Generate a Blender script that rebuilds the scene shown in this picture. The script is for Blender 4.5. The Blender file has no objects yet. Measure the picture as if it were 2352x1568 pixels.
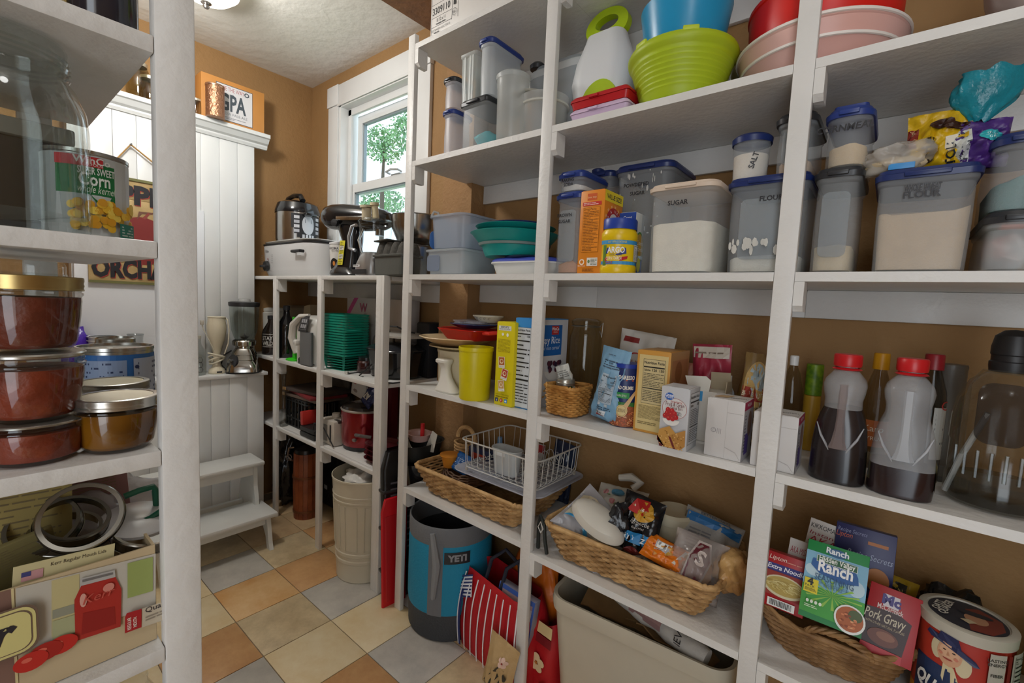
import bpy, bmesh, math, random
from mathutils import Vector, Matrix, noise
random.seed(7)
C = bpy.context.scene.collection
PI = math.pi
# ------------------------------------------------------------------ camera
CAMH = 1.27
RM = [[0.7691011861698787, 0.637468848555843, 0.04600904859887252], [0.08908393906319824, -0.035637480119699236, -0.9953863681062257], [-0.6328881553900896, 0.7696515036895633, -0.08419706429160201]]
FPX = 1049.58
cd = bpy.data.cameras.new('camera'); cam = bpy.data.objects.new('camera', cd); C.objects.link(cam)
cd.sensor_width = 36; cd.lens = FPX / 2352 * 36; cd.clip_start = 0.02
RV, DV, FV = [Vector(v) for v in RM]
cam.matrix_world = Matrix(((RV.x, -DV.x, -FV.x, 0), (RV.y, -DV.y, -FV.y, 0), (RV.z, -DV.z, -FV.z, CAMH), (0, 0, 0, 1)))
bpy.context.scene.camera = cam
vs = bpy.context.scene.view_settings
bpy.context.scene.display_settings.display_device = 'sRGB'
vs.view_transform = 'Standard'; vs.look = 'None'; vs.gamma = 1; vs.exposure = 0.17; vs.use_curve_mapping = False
bpy.context.scene.cycles.transparent_max_bounces = 24
bpy.context.scene.cycles.max_bounces = 7
bpy.context.scene.cycles.caustics_reflective = False
bpy.context.scene.cycles.caustics_refractive = False
# ------------------------------------------------------------------ sky
w = bpy.data.worlds.new('sky'); bpy.context.scene.world = w; w.use_nodes = True
nt = w.node_tree; nt.nodes.clear()
bg = nt.nodes.new('ShaderNodeBackground'); wo = nt.nodes.new('ShaderNodeOutputWorld')
bg.inputs[0].default_value = (0.80, 0.90, 1.0, 1); bg.inputs[1].default_value = 2.4
nt.links.new(bg.outputs[0], wo.inputs[0])
# ------------------------------------------------------------------ ceiling lamp and added fill lights
def light(name, kind, loc, power, col=(1, 1, 1), size=0.3, rot=None, sy=None, parent=None):
    l = bpy.data.lights.new(name, kind); l.energy = power; l.color = col
    if kind == 'AREA':
        l.size = size
        if sy: l.shape = 'RECTANGLE'; l.size_y = sy
    else: l.shadow_soft_size = size
    o = bpy.data.objects.new(name, l); C.objects.link(o); o.location = loc
    if rot: o.rotation_euler = rot
    if parent: o.parent = parent
    return o
# soft area fill added behind the camera, then the ceiling lamp
def aim(frm, to): return (Vector(to) - Vector(frm)).to_track_quat('-Z', 'Y').to_euler()
light('rear_fill_light', 'AREA', (0.45, -1.20, 1.35), 9.5, (1.0, 0.98, 0.96), 1.1, aim((0.45, -1.20, 1.35), (-0.6, 1.1, 1.15)), 1.7)
light('overhead_light', 'POINT', (-2.10, 0.45, 2.33), 23, (1.0, 0.975, 0.94), 0.09)
light('overhead_light', 'POINT', (0.25, 0.1, 2.36), 5.5, (1.0, 0.98, 0.95), 0.10)  # added overhead fill near the camera, no fixture hangs here
# ------------------------------------------------------------------ unprojection helpers: a sight line met with a real plane
def ray(px, py):
    a, b = (px - 1176) / FPX, (py - 784) / FPX
    return RV * a + DV * b + FV
def onz(px, py, Z): d = ray(px, py); t = (Z - CAMH) / d.z; return Vector((0, 0, CAMH)) + d * t
def ony(px, py, Y): d = ray(px, py); t = Y / d.y; return Vector((0, 0, CAMH)) + d * t
def onx(px, py, X): d = ray(px, py); t = X / d.x; return Vector((0, 0, CAMH)) + d * t
# ------------------------------------------------------------------ materials
def hx(s):
    s = s.lstrip('#'); c = [int(s[i:i + 2], 16) / 255 for i in (0, 2, 4)]
    return tuple((x / 12.92 if x <= 0.04045 else ((x + 0.055) / 1.055) ** 2.4) for x in c)
MC = {}
def mat(col, rough=0.5, metal=0.0, var=0.0, vs_=12.0, bump=0.0, bs=60.0, alpha=1.0, spec=0.5, col2=None, coat=0.0, emit=0.0):
    key = (col, rough, metal, var, vs_, bump, bs, alpha, spec, col2, coat, emit)
    if key in MC: return MC[key]
    m = bpy.data.materials.new('m_' + col.strip('#')); m.use_nodes = True
    n = m.node_tree.nodes; L = m.node_tree.links; b = n['Principled BSDF']
    c = hx(col); b.inputs['Base Color'].default_value = (*c, 1)
    b.inputs['Roughness'].default_value = rough; b.inputs['Metallic'].default_value = metal
    b.inputs['Alpha'].default_value = alpha; b.inputs['Specular IOR Level'].default_value = spec
    b.inputs['Coat Weight'].default_value = coat
    if emit: b.inputs['Emission Color'].default_value = (*c, 1); b.inputs['Emission Strength'].default_value = emit
    if var or bump or col2: tc = n.new('ShaderNodeTexCoord')
    if var or col2:
        t = n.new('ShaderNodeTexNoise'); t.inputs['Scale'].default_value = vs_; t.inputs['Detail'].default_value = 3
        L.new(tc.outputs['Object'], t.inputs['Vector'])
        rp = n.new('ShaderNodeValToRGB'); L.new(t.outputs['Fac'], rp.inputs[0])
        c2 = hx(col2) if col2 else tuple(x * (1 - var) for x in c); c1 = c if col2 else tuple(min(1, x * (1 + var)) for x in c)
        rp.color_ramp.elements[0].position = 0.35; rp.color_ramp.elements[1].position = 0.65
        rp.color_ramp.elements[0].color = (*c2, 1); rp.color_ramp.elements[1].color = (*c1, 1)
        L.new(rp.outputs[0], b.inputs['Base Color'])
    if bump:
        t2 = n.new('ShaderNodeTexNoise'); t2.inputs['Scale'].default_value = bs; t2.inputs['Detail'].default_value = 4
        L.new(tc.outputs['Object'], t2.inputs['Vector'])
        bp = n.new('ShaderNodeBump'); bp.inputs['Strength'].default_value = bump; bp.inputs['Distance'].default_value = 0.01
        L.new(t2.outputs['Fac'], bp.inputs['Height']); L.new(bp.outputs[0], b.inputs['Normal'])
    MC[key] = m; return m
def glass(col='#ffffff', refl=0.14, rough=0.03, tint=0.93, key2=0):
    key = ('glass', col, refl, rough, tint)
    if key in MC: return MC[key]
    m = bpy.data.materials.new('m_glass'); m.use_nodes = True; n = m.node_tree.nodes; L = m.node_tree.links; n.clear()
    o = n.new('ShaderNodeOutputMaterial'); tr = n.new('ShaderNodeBsdfTransparent'); gl = n.new('ShaderNodeBsdfGlossy'); mx = n.new('ShaderNodeMixShader')
    lw = n.new('ShaderNodeLayerWeight'); lw.inputs[0].default_value = 0.35; ma = n.new('ShaderNodeMath'); ma.operation = 'MULTIPLY_ADD'
    c = hx(col); tr.inputs[0].default_value = (*[1 - (1 - q * tint) * .5 for q in c], 1); gl.inputs['Roughness'].default_value = rough
    gl.inputs[0].default_value = (0.95, 0.97, 0.97, 1)
    pw = n.new('ShaderNodeMath'); pw.operation = 'POWER'; pw.inputs[1].default_value = 2.6; L.new(lw.outputs['Facing'], pw.inputs[0]); L.new(pw.outputs[0], ma.inputs[0]); ma.inputs[1].default_value = 0.55; ma.inputs[2].default_value = refl * 0.13; ma.use_clamp = True
    L.new(ma.outputs[0], mx.inputs[0]); L.new(tr.outputs[0], mx.inputs[1]); L.new(gl.outputs[0], mx.inputs[2]); L.new(mx.outputs[0], o.inputs[0])
    MC[key] = m; return m
def frost(col='#c9cdcd', a=0.55, rough=0.35): return mat(col, rough, alpha=a, spec=0.5)
def film(col='#e8e8ea', a=0.35):
    key = ('film', col, a)
    if key in MC: return MC[key]
    m = mat(col, 0.18, alpha=a, bump=0.7, bs=24.0, spec=0.8); MC[key] = m; return m
# ------------------------------------------------------------------ mesh builder
class B:
    def __init__(s): s.bm = bmesh.new(); s.mi = 0
    def quadring(s, rings, cap0=True, cap1=True, closed=True):
        vr = [[s.bm.verts.new(p) for p in r] for r in rings]; n = len(rings[0])
        for a, b in zip(vr, vr[1:]):
            for i in range(n if closed else n - 1):
                j = (i + 1) % n
                try: s.bm.faces.new((a[i], a[j], b[j], b[i])).material_index = s.mi
                except ValueError: pass
        for c, rr_ in ((cap0, vr[0]), (cap1, vr[-1])):
            if c and closed:
                try: s.bm.faces.new(rr_).material_index = s.mi
                except ValueError: pass
        return s
    def box(s, x0, x1, y0, y1, z0, z1, bev=0.0, M_=None):
        v = [(x, y, z) for z in (z0, z1) for (x, y) in ((x0, y0), (x1, y0), (x1, y1), (x0, y1))]
        vv = [s.bm.verts.new(M_ @ Vector(p) if M_ else p) for p in v]
        fs = [s.bm.faces.new([vv[i] for i in q]) for q in ((3, 2, 1, 0), (4, 5, 6, 7), (0, 1, 5, 4), (1, 2, 6, 5), (2, 3, 7, 6), (3, 0, 4, 7))]
        for f in fs: f.material_index = s.mi
        if bev:
            es = list({e for f in fs for e in f.edges})
            bmesh.ops.bevel(s.bm, geom=es, offset=bev, segments=2, affect='EDGES', profile=0.5)
        return s
    def lathe(s, prof, n=28, c=(0, 0, 0), M_=None, sx=1, sy=1, cap=False):
        rings = []
        for (r, z) in prof:
            rings.append([Vector((c[0] + sx * r * math.cos(2 * PI * i / n), c[1] + sy * r * math.sin(2 * PI * i / n), c[2] + z)) for i in range(n)])
        if M_: rings = [[M_ @ p for p in r] for r in rings]
        return s.quadring(rings, prof[0][0] > 1e-6 and cap, prof[-1][0] > 1e-6 and cap)
    def tube(s, pts, r, n=8, closed=False):
        pts = [Vector(p) for p in pts]; rings = []; N = len(pts); up = None
        rad = r if isinstance(r, (list, tuple)) else [r] * N
        for i, p in enumerate(pts):
            if closed: t = pts[(i + 1) % N] - pts[i - 1]
            else: t = pts[min(i + 1, N - 1)] - pts[max(i - 1, 0)]
            if t.length < 1e-9: t = Vector((0, 0, 1))
            t.normalize()
            if up is None: up = Vector((0, 0, 1)) if abs(t.z) < 0.9 else Vector((1, 0, 0))
            u = up - t * up.dot(t)
            if u.length < 1e-6: u = t.orthogonal()
            u.normalize(); up = u; v = t.cross(u)
            rings.append([p + (u * math.cos(2 * PI * k / n) + v * math.sin(2 * PI * k / n)) * rad[i] for k in range(n)])
        if closed: rings.append(rings[0]); return s.quadring(rings, False, False)
        return s.quadring(rings)
    def loft(s, secs, n=5, cap0=True, cap1=True, M_=None):
        # secs: (z, hx, hy, r[, cx, cy])  rounded rectangles
        rings = []
        for q in secs:
            z, hx_, hy_, r = q[:4]; cx, cy = (q[4], q[5]) if len(q) > 4 else (0, 0)
            rings.append([Vector((cx + p[0], cy + p[1], z)) for p in rrect(hx_, hy_, r, n)])
        if M_: rings = [[M_ @ p for p in r] for r in rings]
        return s.quadring(rings, cap0, cap1)
    def prism(s, pts, a, b, axis='y', M_=None):
        def mk(p, t): return Vector((p[0], t, p[1])) if axis == 'y' else (Vector((p[0], p[1], t)) if axis == 'z' else Vector((t, p[0], p[1])))
        rings = [[mk(p, t) for p in pts] for t in (a, b)]
        if M_: rings = [[M_ @ p for p in r] for r in rings]
        return s.quadring(rings)
    def blob(s, c, r, sub=3, amp=0.15, fr=8.0, seed=0, M_=None, flat=None):
        g = bmesh.ops.create_icosphere(s.bm, subdivisions=sub, radius=1.0)['verts']
        for v in g:
            d = v.co.normalized(); k = 1 + amp * noise.noise(d * fr * 0.3 + Vector((seed, seed * 2, 0))) * 2 + amp * 0.6 * noise.noise(d * fr + Vector((seed, 0, 7)))
            p = Vector((d.x * r[0] * k, d.y * r[1] * k, d.z * r[2] * k))
            if flat is not None and p.z < flat: p.z = flat
            p = p + Vector(c); v.co = M_ @ p if M_ else p
        for v in g:
            for f in v.link_faces: f.material_index = s.mi
        return s
    def obj(s, name, mats, parent=None, smooth=True, ang=0.6, recalc=True):
        if recalc: bmesh.ops.recalc_face_normals(s.bm, faces=s.bm.faces)
        me = bpy.data.meshes.new(name); s.bm.to_mesh(me); s.bm.free()
        for m in (mats if isinstance(mats, (list, tuple)) else [mats]): me.materials.append(m)
        if smooth: me.shade_smooth(); me.set_sharp_from_angle(angle=ang)
        o = bpy.data.objects.new(name, me); C.objects.link(o)
        if parent: o.parent = parent
        return o
def rrect(hx_, hy_, r, n=5):
    r = max(min(r, hx_ - 1e-4, hy_ - 1e-4), 1e-4); out = []
    for (cx, cy, a0) in ((hx_ - r, hy_ - r, 0), (-hx_ + r, hy_ - r, 90), (-hx_ + r, -hy_ + r, 180), (hx_ - r, -hy_ + r, 270)):
        for i in range(n):
            a = math.radians(a0 + 90 * i / (n - 1)); out.append((cx + r * math.cos(a), cy + r * math.sin(a)))
    return out
def thing(name, label, cat, loc=(0, 0, 0), rz=0.0, group=None, rot=None):
    o = bpy.data.objects.new(name, None); C.objects.link(o); o.empty_display_size = 0.02
    o.location = loc; o.rotation_euler = rot if rot else (0, 0, math.radians(rz)); o['label'] = label; o['category'] = cat
    if group: o['group'] = group
    return o
def tag(o, label, cat, group=None, kind=None):
    o['label'] = label; o['category'] = cat
    if group: o['group'] = group
    if kind: o['kind'] = kind
    return o
def struct(o): o['kind'] = 'structure'; return o
def dup(root, loc=None, rz=None, label=None, group=None, rot=None):
    r = root.copy(); C.objects.link(r)
    if loc is not None: r.location = loc
    if rz is not None: r.rotation_euler = (0, 0, math.radians(rz))
    if rot is not None: r.rotation_euler = rot
    if label: r['label'] = label
    if group: r['group'] = group
    for ch in [o for o in ALLCH(root)]:
        c = ch.copy(); C.objects.link(c); c.parent = r
        for g in ALLCH(ch): d = g.copy(); C.objects.link(d); d.parent = c
    return r
def ALLCH(o): return [x for x in bpy.data.objects if x.parent == o]
# ------------------------------------------------------------------ flat print on real surfaces
TC = {}
def text_geo(body, bold, italic):
    k = (body, bold, italic)
    if k not in TC:
        cu = bpy.data.curves.new('lettering', 'FONT'); cu.body = body; cu.resolution_u = 2; cu.offset = bold; cu.shear = italic
        ob = bpy.data.objects.new('lettering', cu); me = bpy.data.meshes.new_from_object(ob)
        vs_ = [v.co.copy() for v in me.vertices]; fs = [tuple(p.vertices) for p in me.polygons]
        bpy.data.objects.remove(ob); bpy.data.meshes.remove(me); bpy.data.curves.remove(cu)
        x0 = min((v.x for v in vs_), default=0); x1 = max((v.x for v in vs_), default=1)
        TC[k] = (vs_, fs, x0, x1)
    return TC[k]
class Pr:
    """u to the right, v up (metres) on the surface fn(u, v, lift) -> point"""
    def __init__(s, fn, lift=0.0004, rough=0.45): s.fn = fn; s.v = []; s.f = []; s.m = []; s.cols = []; s.l = lift; s.st = 0.0003; s.rough = rough
    def ci(s, c):
        if c not in s.cols: s.cols.append(c)
        return s.cols.index(c)
    def add(s, pts, faces, c):
        b = len(s.v); s.v += [s.fn(p[0], p[1], s.l) for p in pts]; s.f += [tuple(b + i for i in f) for f in faces]; s.m += [s.ci(c)] * len(faces)
    def up(s): s.l += s.st; return s
    def rect(s, u0, v0, u1, v1, c, n=1, m=1, up=True):
        pts = [(u0 + (u1 - u0) * i / n, v0 + (v1 - v0) * j / m) for j in range(m + 1) for i in range(n + 1)]
        s.add(pts, [(j * (n + 1) + i, j * (n + 1) + i + 1, (j + 1) * (n + 1) + i + 1, (j + 1) * (n + 1) + i) for j in range(m) for i in range(n)], c)
        return s.up() if up else s
    def ell(s, cx, cy, rx, ry, c, n=24, a0=0, a1=360, up=True, r0=0.0):
        K = n; R_ = 3; pts = []; fs = []
        for j in range(R_ + 1):
            k = r0 + (1 - r0) * j / R_
            for i in range(K + 1):
                a = math.radians(a0 + (a1 - a0) * i / K); pts.append((cx + rx * k * math.cos(a), cy + ry * k * math.sin(a)))
        for j in range(R_):
            for i in range(K): q = j * (K + 1) + i; fs.append((q, q + 1, q + K + 2, q + K + 1))
        s.add(pts, fs, c); return s.up() if up else s
    def poly(s, pts, c, up=True): s.add(pts, [tuple(range(len(pts)))], c); return s.up() if up else s
    def text(s, body, u, v, h, c, w=None, al='c', bold=0.0, it=0.0, rot=0, up=True):
        vs_, fs, x0, x1 = text_geo(body, bold, it); k = h / 0.72; W = (x1 - x0) * k; kx = k if w is None else k * w / W; W = (x1 - x0) * kx
        ox = {'c': -W / 2, 'l': 0, 'r': -W}[al] - x0 * kx; a = math.radians(rot)
        pts = []
        for q in vs_:
            X = q.x * kx + ox; Y = q.y * k; pts.append((u + X * math.cos(a) - Y * math.sin(a), v + X * math.sin(a) + Y * math.cos(a)))
        s.add(pts, fs, c); return s.up() if up else s
    def lines(s, u0, v0, u1, v1, n, c, seed=1, th=0.45, full=False):
        rd = random.Random(seed); H = (v1 - v0) / n
        for i in range(n):
            y = v1 - (i + 0.5) * H; x = u0; end = u1 if (full or rd.random() > .3) else u0 + (u1 - u0) * rd.uniform(.5, .95)
            while x < end - 1e-5:
                L_ = min(rd.uniform(2.5, 7) * H * 0.6, end - x); s.rect(x, y - H * th / 2, x + L_, y + H * th / 2, c, up=False); x += L_ + H * 0.35
        return s.up()
    def nutri(s, u0, v0, u1, v1, seed=1, bg='#d8d8d6', ink='#20201f', title=True, cal=None):
        W = u1 - u0; H = v1 - v0
        s.rect(u0, v0, u1, v1, bg, 2, 2); e = min(W, H) * .03
        for (a, b_, c_, d) in ((u0, v0, u1, v0 + e * .4), (u0, v1 - e * .4, u1, v1), (u0, v0, u0 + e * .4, v1), (u1 - e * .4, v0, u1, v1)): s.rect(a, b_, c_, d, ink, up=False)
        t = min(H * .08, W * .16)
        if title: s.text('Nutrition Facts', u0 + e * 1.5, v1 - t * 1.3, t * .75, ink, w=W - e * 3, al='l', bold=.02)
        s.rect(u0 + e, v1 - t * 2.35, u1 - e, v1 - t * 2.0, ink, up=False)
        s.text('Calories', u0 + e * 1.5, v1 - t * 3.3, t * .6, ink, w=W * .3, al='l', bold=.02)
        s.text(cal or '150', u1 - e * 1.5, v1 - t * 3.3, t * .7, ink, al='r', bold=.02)
        s.lines(u0 + e * 1.5, v0 + H * .38, u1 - e * 1.5, v1 - t * 3.8, 9, ink, seed, .28)
        s.rect(u0 + e, v0 + H * .34, u1 - e, v0 + H * .36, ink, up=False)
        s.lines(u0 + e * 1.5, v0 + H * .05, u1 - e * 1.5, v0 + H * .31, 7, ink, seed + 3, .28)
        return s
    def bars(s, u0, v0, u1, v1, seed=1, bg='#e8e8e4', ink='#181818'):
        rd = random.Random(seed); s.rect(u0, v0, u1, v1, bg); x = u0 + (u1 - u0) * .08; W = (u1 - u0)
        while x < u1 - W * .1:
            k = W * rd.choice((.012, .02, .03)); s.rect(x, v0 + (v1 - v0) * .15, x + k, v1 - (v1 - v0) * .1, ink, up=False); x += k + W * rd.choice((.012, .02))
        return s.up()
    def obj(s, parent, name='printed_label', rough=None):
        me = bpy.data.meshes.new(name); me.from_pydata([tuple(p) for p in s.v], [], s.f)
        for c in s.cols: me.materials.append(mat(c, s.rough if rough is None else rough))
        me.polygons.foreach_set('material_index', s.m); me.update()
        o = bpy.data.objects.new(name, me); C.objects.link(o); o.parent = parent; return o
def flat(origin, uax, vax):
    o, u_, v_ = Vector(origin), Vector(uax), Vector(vax); n = u_.cross(v_)
    return lambda u, v, l: o + u_ * u + v_ * v + n * l
def front(w, y, z0=0): return flat((-w / 2, y, z0), (1, 0, 0), (0, 0, 1))       # origin lower left of a face looking to -y
def right(x, y0, z0=0): return flat((x, y0, z0), (0, 1, 0), (0, 0, 1))          # face looking to +x, u runs away from the viewer
def cyl(r, a0=-90, z0=0, taper=0.0):                                            # u measured along the arc from angle a0
    def fn(u, v, l):
        R_ = r + taper * v; a = math.radians(a0) + u / r
        return Vector(((R_ + l) * math.cos(a), (R_ + l) * math.sin(a), z0 + v))
    return fn
# ================================================================== SETTING
YF, YW, XW, ZC = 1.101, 1.474, -2.936, 2.56
WALL = mat('#9b774b', 0.75, var=0.05, vs_=3.0, bump=0.35, bs=55.0)
CEIL = mat('#dcdad4', 0.85, bump=0.45, bs=20.0)
PAINT = mat('#dcdbd8', 0.42, var=0.03, vs_=9.0, bump=0.16, bs=70.0)
WHITE = mat('#dfe0df', 0.4, var=0.02, vs_=5.0, bump=0.05, bs=40.0)
# floor: joint bed and single tiles
fl = struct(B().box(-2.95, 1.32, -1.32, 1.5, -0.05, -0.003).obj('floor', mat('#8a7a63', 0.8, var=0.1, vs_=40.0), smooth=False))
tilecols = {'o': ('#cf9d63', '#e0bd8a'), 'g': ('#aaa69f', '#c2beb4'), 'b': ('#ae9270', '#c9af86'), 'y': ('#d8c194', '#e4d5b2'), 'm': ('#b09c7a', '#d8c59f'), 'r': ('#b98b5c', '#d0a573')}
tm = {}
for k, (a, b_) in tilecols.items():
    m = mat(a, 0.38, col2=b_, vs_=7.0, bump=0.12, bs=30.0).copy()
    n = m.node_tree.nodes; L = m.node_tree.links
    nz = [x for x in n if x.type == 'TEX_NOISE'][0]; nz.inputs['Detail'].default_value = 8; nz.inputs['Roughness'].default_value = 0.7
    oi = n.new('ShaderNodeObjectInfo'); ad = n.new('ShaderNodeVectorMath'); ad.operation = 'SCALE'; ad.inputs[0].default_value = (9, 7, 5)
    tc = [x for x in n if x.type == 'TEX_COORD'][0]; a2 = n.new('ShaderNodeVectorMath'); a2.operation = 'ADD'
    L.new(oi.outputs['Random'], ad.inputs['Scale']); L.new(ad.outputs[0], a2.inputs[0]); L.new(tc.outputs['Object'], a2.inputs[1]); L.new(a2.outputs[0], nz.inputs['Vector'])
    b0 = B().box(-0.1235, 0.1235, -0.1235, 0.1235, -0.004, 0.0, 0.0012).obj('tile', m, fl); b0.location = (0, 0, -10); tm[k] = b0
rows = {  # from x = -2.83 rightwards, rows of y
    -2: 'ybogbyrgyobgyrb', -1: 'gyrbogybgoyrbgo', 0: 'bmygmobygrmobgy', 1: 'gbmyobgmbyogmby',
    2: 'mgbgomyrgybomgr', 3: 'bmbrbgygomgbryo', 4: 'rbbgbrbmgyobrgm'}
rt = random.Random(3); first = set()
for j in range(-6, 6):
    y0 = 0.137 + 0.25 * j
    row = rows.get(j) or ''.join(rt.choice('ogbymr') for _ in range(15))
    if y0 + .125 > 1.47: continue
    for i in range(15):
        k = {1: 'gyyyrgbogmbygob', 2: 'bmgomyrgobmgyrg', 3: 'bbmrgygmogyrbgm', 4: 'bbrbmgbgrobgmby', 0: 'gybgyrgmobygrmo'}.get(j, row)[i]
        x0 = -2.832 + 0.25 * i
        if k in first: o = tm[k].copy(); C.objects.link(o)
        else: o = tm[k]; first.add(k)
        o.parent = fl; o.location = (x0 + .125, y0 + .125, 0)
for k, o in tm.items():
    if k not in first: bpy.data.objects.remove(o)
struct(B().box(-3.05, 1.4, -1.42, 1.58, ZC, ZC + .1).obj('ceiling', CEIL, smooth=False))
struct(B().box(-3.05, XW, -1.42, 1.58, 0, ZC).obj('wall_far', WALL, smooth=False))
struct(B().box(1.3, 1.4, -1.42, 1.58, 0, ZC).obj('wall_right', WALL, smooth=False))
struct(B().box(-3.05, 0.15, -1.42, -1.32, 0, ZC).box(1.2, 1.3, -1.42, -1.32, 0, ZC).box(0.15, 1.2, -1.42, -1.32, 2.1, ZC).obj('wall_near', WALL, smooth=False))
WX0, WX1, WZ0, WZ1 = -2.58, -1.885, 1.40, 2.372      # window opening
struct(B().box(XW, WX0, YW, 1.58, 0, ZC).box(WX1, 1.3, YW, 1.58, 0, ZC).box(WX0, WX1, YW, 1.58, 0, WZ0).box(WX0, WX1, YW, 1.58, WZ1, ZC).obj('wall_window', WALL, smooth=False))
struct(B().box(-1.575, -1.397, 1.387, YW, 0, ZC).obj('wall_chimney', mat('#a07a50', 0.8, var=0.05, vs_=3.0, bump=0.6, bs=45.0), smooth=False))
struct(B().box(-1.68, 1.3, 0.98, YW, 2.45, ZC).obj('ceiling_soffit', mat('#8a5f3c', 0.7, col2='#7a5335', vs_=30.0, bump=0.3), smooth=False))
# window: casing, jambs, two sashes with real panes
win = struct(thing('window_1', '', '')); del win['label']; del win['category']
def bx(name, a, m=WHITE, par=None, bev=0.0015): return B().box(*a, bev).obj(name, m, par, smooth=bool(bev))
bx('casing', (-2.70, WX0, YW - .02, YW, 1.362, 2.372), par=win)
bx('casing', (WX1, -1.768, YW - .02, YW, 1.362, 2.372), par=win)
bx('head_casing', (WX0 - .003, WX1 + .003, YW - .022, YW, 2.374, 2.482), par=win)
bx('corner_block', (-2.705, WX0 - .005, YW - .026, YW, 2.374, 2.486), par=win)
bx('corner_block', (WX1 + .005, -1.764, YW - .026, YW, 2.374, 2.486), par=win)
bx('inner_bead', (WX0 - .012, WX0, YW - .028, YW - .02, 1.40, 2.36), par=win); bx('inner_bead', (WX0 - .012, WX1 + .012, YW - .028, YW - .022, 2.36, 2.372), par=win)
bx('jamb', (WX0, WX0 + .018, YW - .018, YW + .105, WZ0, WZ1), par=win); bx('jamb', (WX1 - .018, WX1, YW - .018, YW + .105, WZ0, WZ1), par=win)
bx('head_jamb', (WX0, WX1, YW - .018, YW + .105, WZ1 - .018, WZ1), par=win)
bx('stool', (WX0, WX1, YW - .03, YW + .105, WZ0, WZ0 + .02), par=win)
bx('stop', (WX0 + .018, WX0 + .05, YW + .03, YW + .045, WZ0, WZ1 - .02), par=win); bx('stop', (WX1 - .05, WX1 - .018, YW + .03, YW + .045, WZ0, WZ1 - .02), par=win)
bx('head_stop', (WX0 + .018, WX1 - .018, YW + .03, YW + .045, WZ1 - .055, WZ1 - .018), par=win)
gl_ = glass('#eef6f8', 0.10, 0.01, 0.95); vinyl = mat('#8d9aa0', 0.4)
def sash(y, x0, x1, z0, z1, b, t):
    s = B().box(x0, x0 + b, y, y + t, z0, z1).box(x1 - b, x1, y, y + t, z0, z1).box(x0 + b, x1 - b, y, y + t, z1 - b, z1).box(x0 + b, x1 - b, y, y + t, z0, z0 + b).obj('sash', WHITE, win, smooth=False)
    B().box(x0 + b, x0 + b + .008, y + .008, y + t, z0 + b, z1 - b).box(x1 - b - .008, x1 - b, y + .008, y + t, z0 + b, z1 - b).box(x0 + b, x1 - b, y + .008, y + t, z1 - b - .008, z1 - b).obj('glazing_bead', vinyl, s, smooth=False)
    B().box(x0 + b, x1 - b, y + t * .5, y + t * .5 + .003, z0 + b, z1 - b).obj('pane', gl_, s, smooth=False)
    return s
sash(YW + .075, WX0 + .05, WX1 - .05, 1.87, WZ1 - .05, .045, .028)
s2 = sash(YW + .046, WX0 + .02, WX1 - .02, WZ0 + .02, 1.925, .048, .028)
B().tube([(-2.16, YW + .046, 1.935), (-2.16, YW + .02, 1.94), (-2.11, YW + .012, 1.945), (-2.06, YW + .02, 1.94), (-2.06, YW + .046, 1.935)], .006).box(-2.15, -2.07, YW + .044, YW + .07, 1.925, 1.932).obj('sash_lock', mat('#b9bab8', .35, .4), s2)
# outside: garden trees and the pale eave of the neighbouring house, seen through the panes
def tree(x, y, z, r, seed, lab):
    t = thing('tree', lab, 'tree', (x, y, -.02)); rd = random.Random(seed)
    B().tube([(0, 0, 0), (0.02, 0, z * .4), (0.0, 0, z * .8), (0.03, 0, z)], [.04, .04, .03, .015]).obj('trunk', mat('#5b5348', .9), t)
    b = B()
    for i in range(950):
        a = Vector((rd.gauss(0, 1), rd.gauss(0, 1), rd.gauss(0, 1))).normalized() * (r * rd.random() ** .4); c = Vector((a.x, a.y, z + a.z * .9))
        q = Matrix.Rotation(rd.uniform(0, 6.3), 3, Vector((rd.gauss(0, 1), rd.gauss(0, 1), rd.gauss(0, 1))).normalized())
        s_ = r * .10; vv = [b.bm.verts.new(c + q @ Vector(p)) for p in ((-s_, 0, 0), (0, s_ * .5, 0), (s_, 0, 0), (0, -s_ * .5, 0))]; b.bm.faces.new(vv)
    o = b.obj('foliage', mat('#5e8a6a', .7, col2='#86b07c', vs_=2.0), t, smooth=False, recalc=False); o['kind'] = 'stuff'
struct(B().box(-9, 1, 1.6, 9, -.06, -.02).obj('ground_outside', mat('#7a9a5c', .9, var=.2, vs_=3.0), smooth=False))
for (px_, py_, Y_, r_m, sd, lb) in ((880, 330, 4.0, .30, 1, 'leafy green tree outside behind the upper left of the window pane'),
        (945, 300, 5.6, .42, 2, 'bluish tree crown outside behind the upper right of the window pane'),
        (880, 470, 7.4, .62, 3, 'low bushy tree outside behind the lower window sash')):
    q = ony(px_, py_, Y_); tree(q.x, q.y, q.z, r_m, sd, lb)
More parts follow.
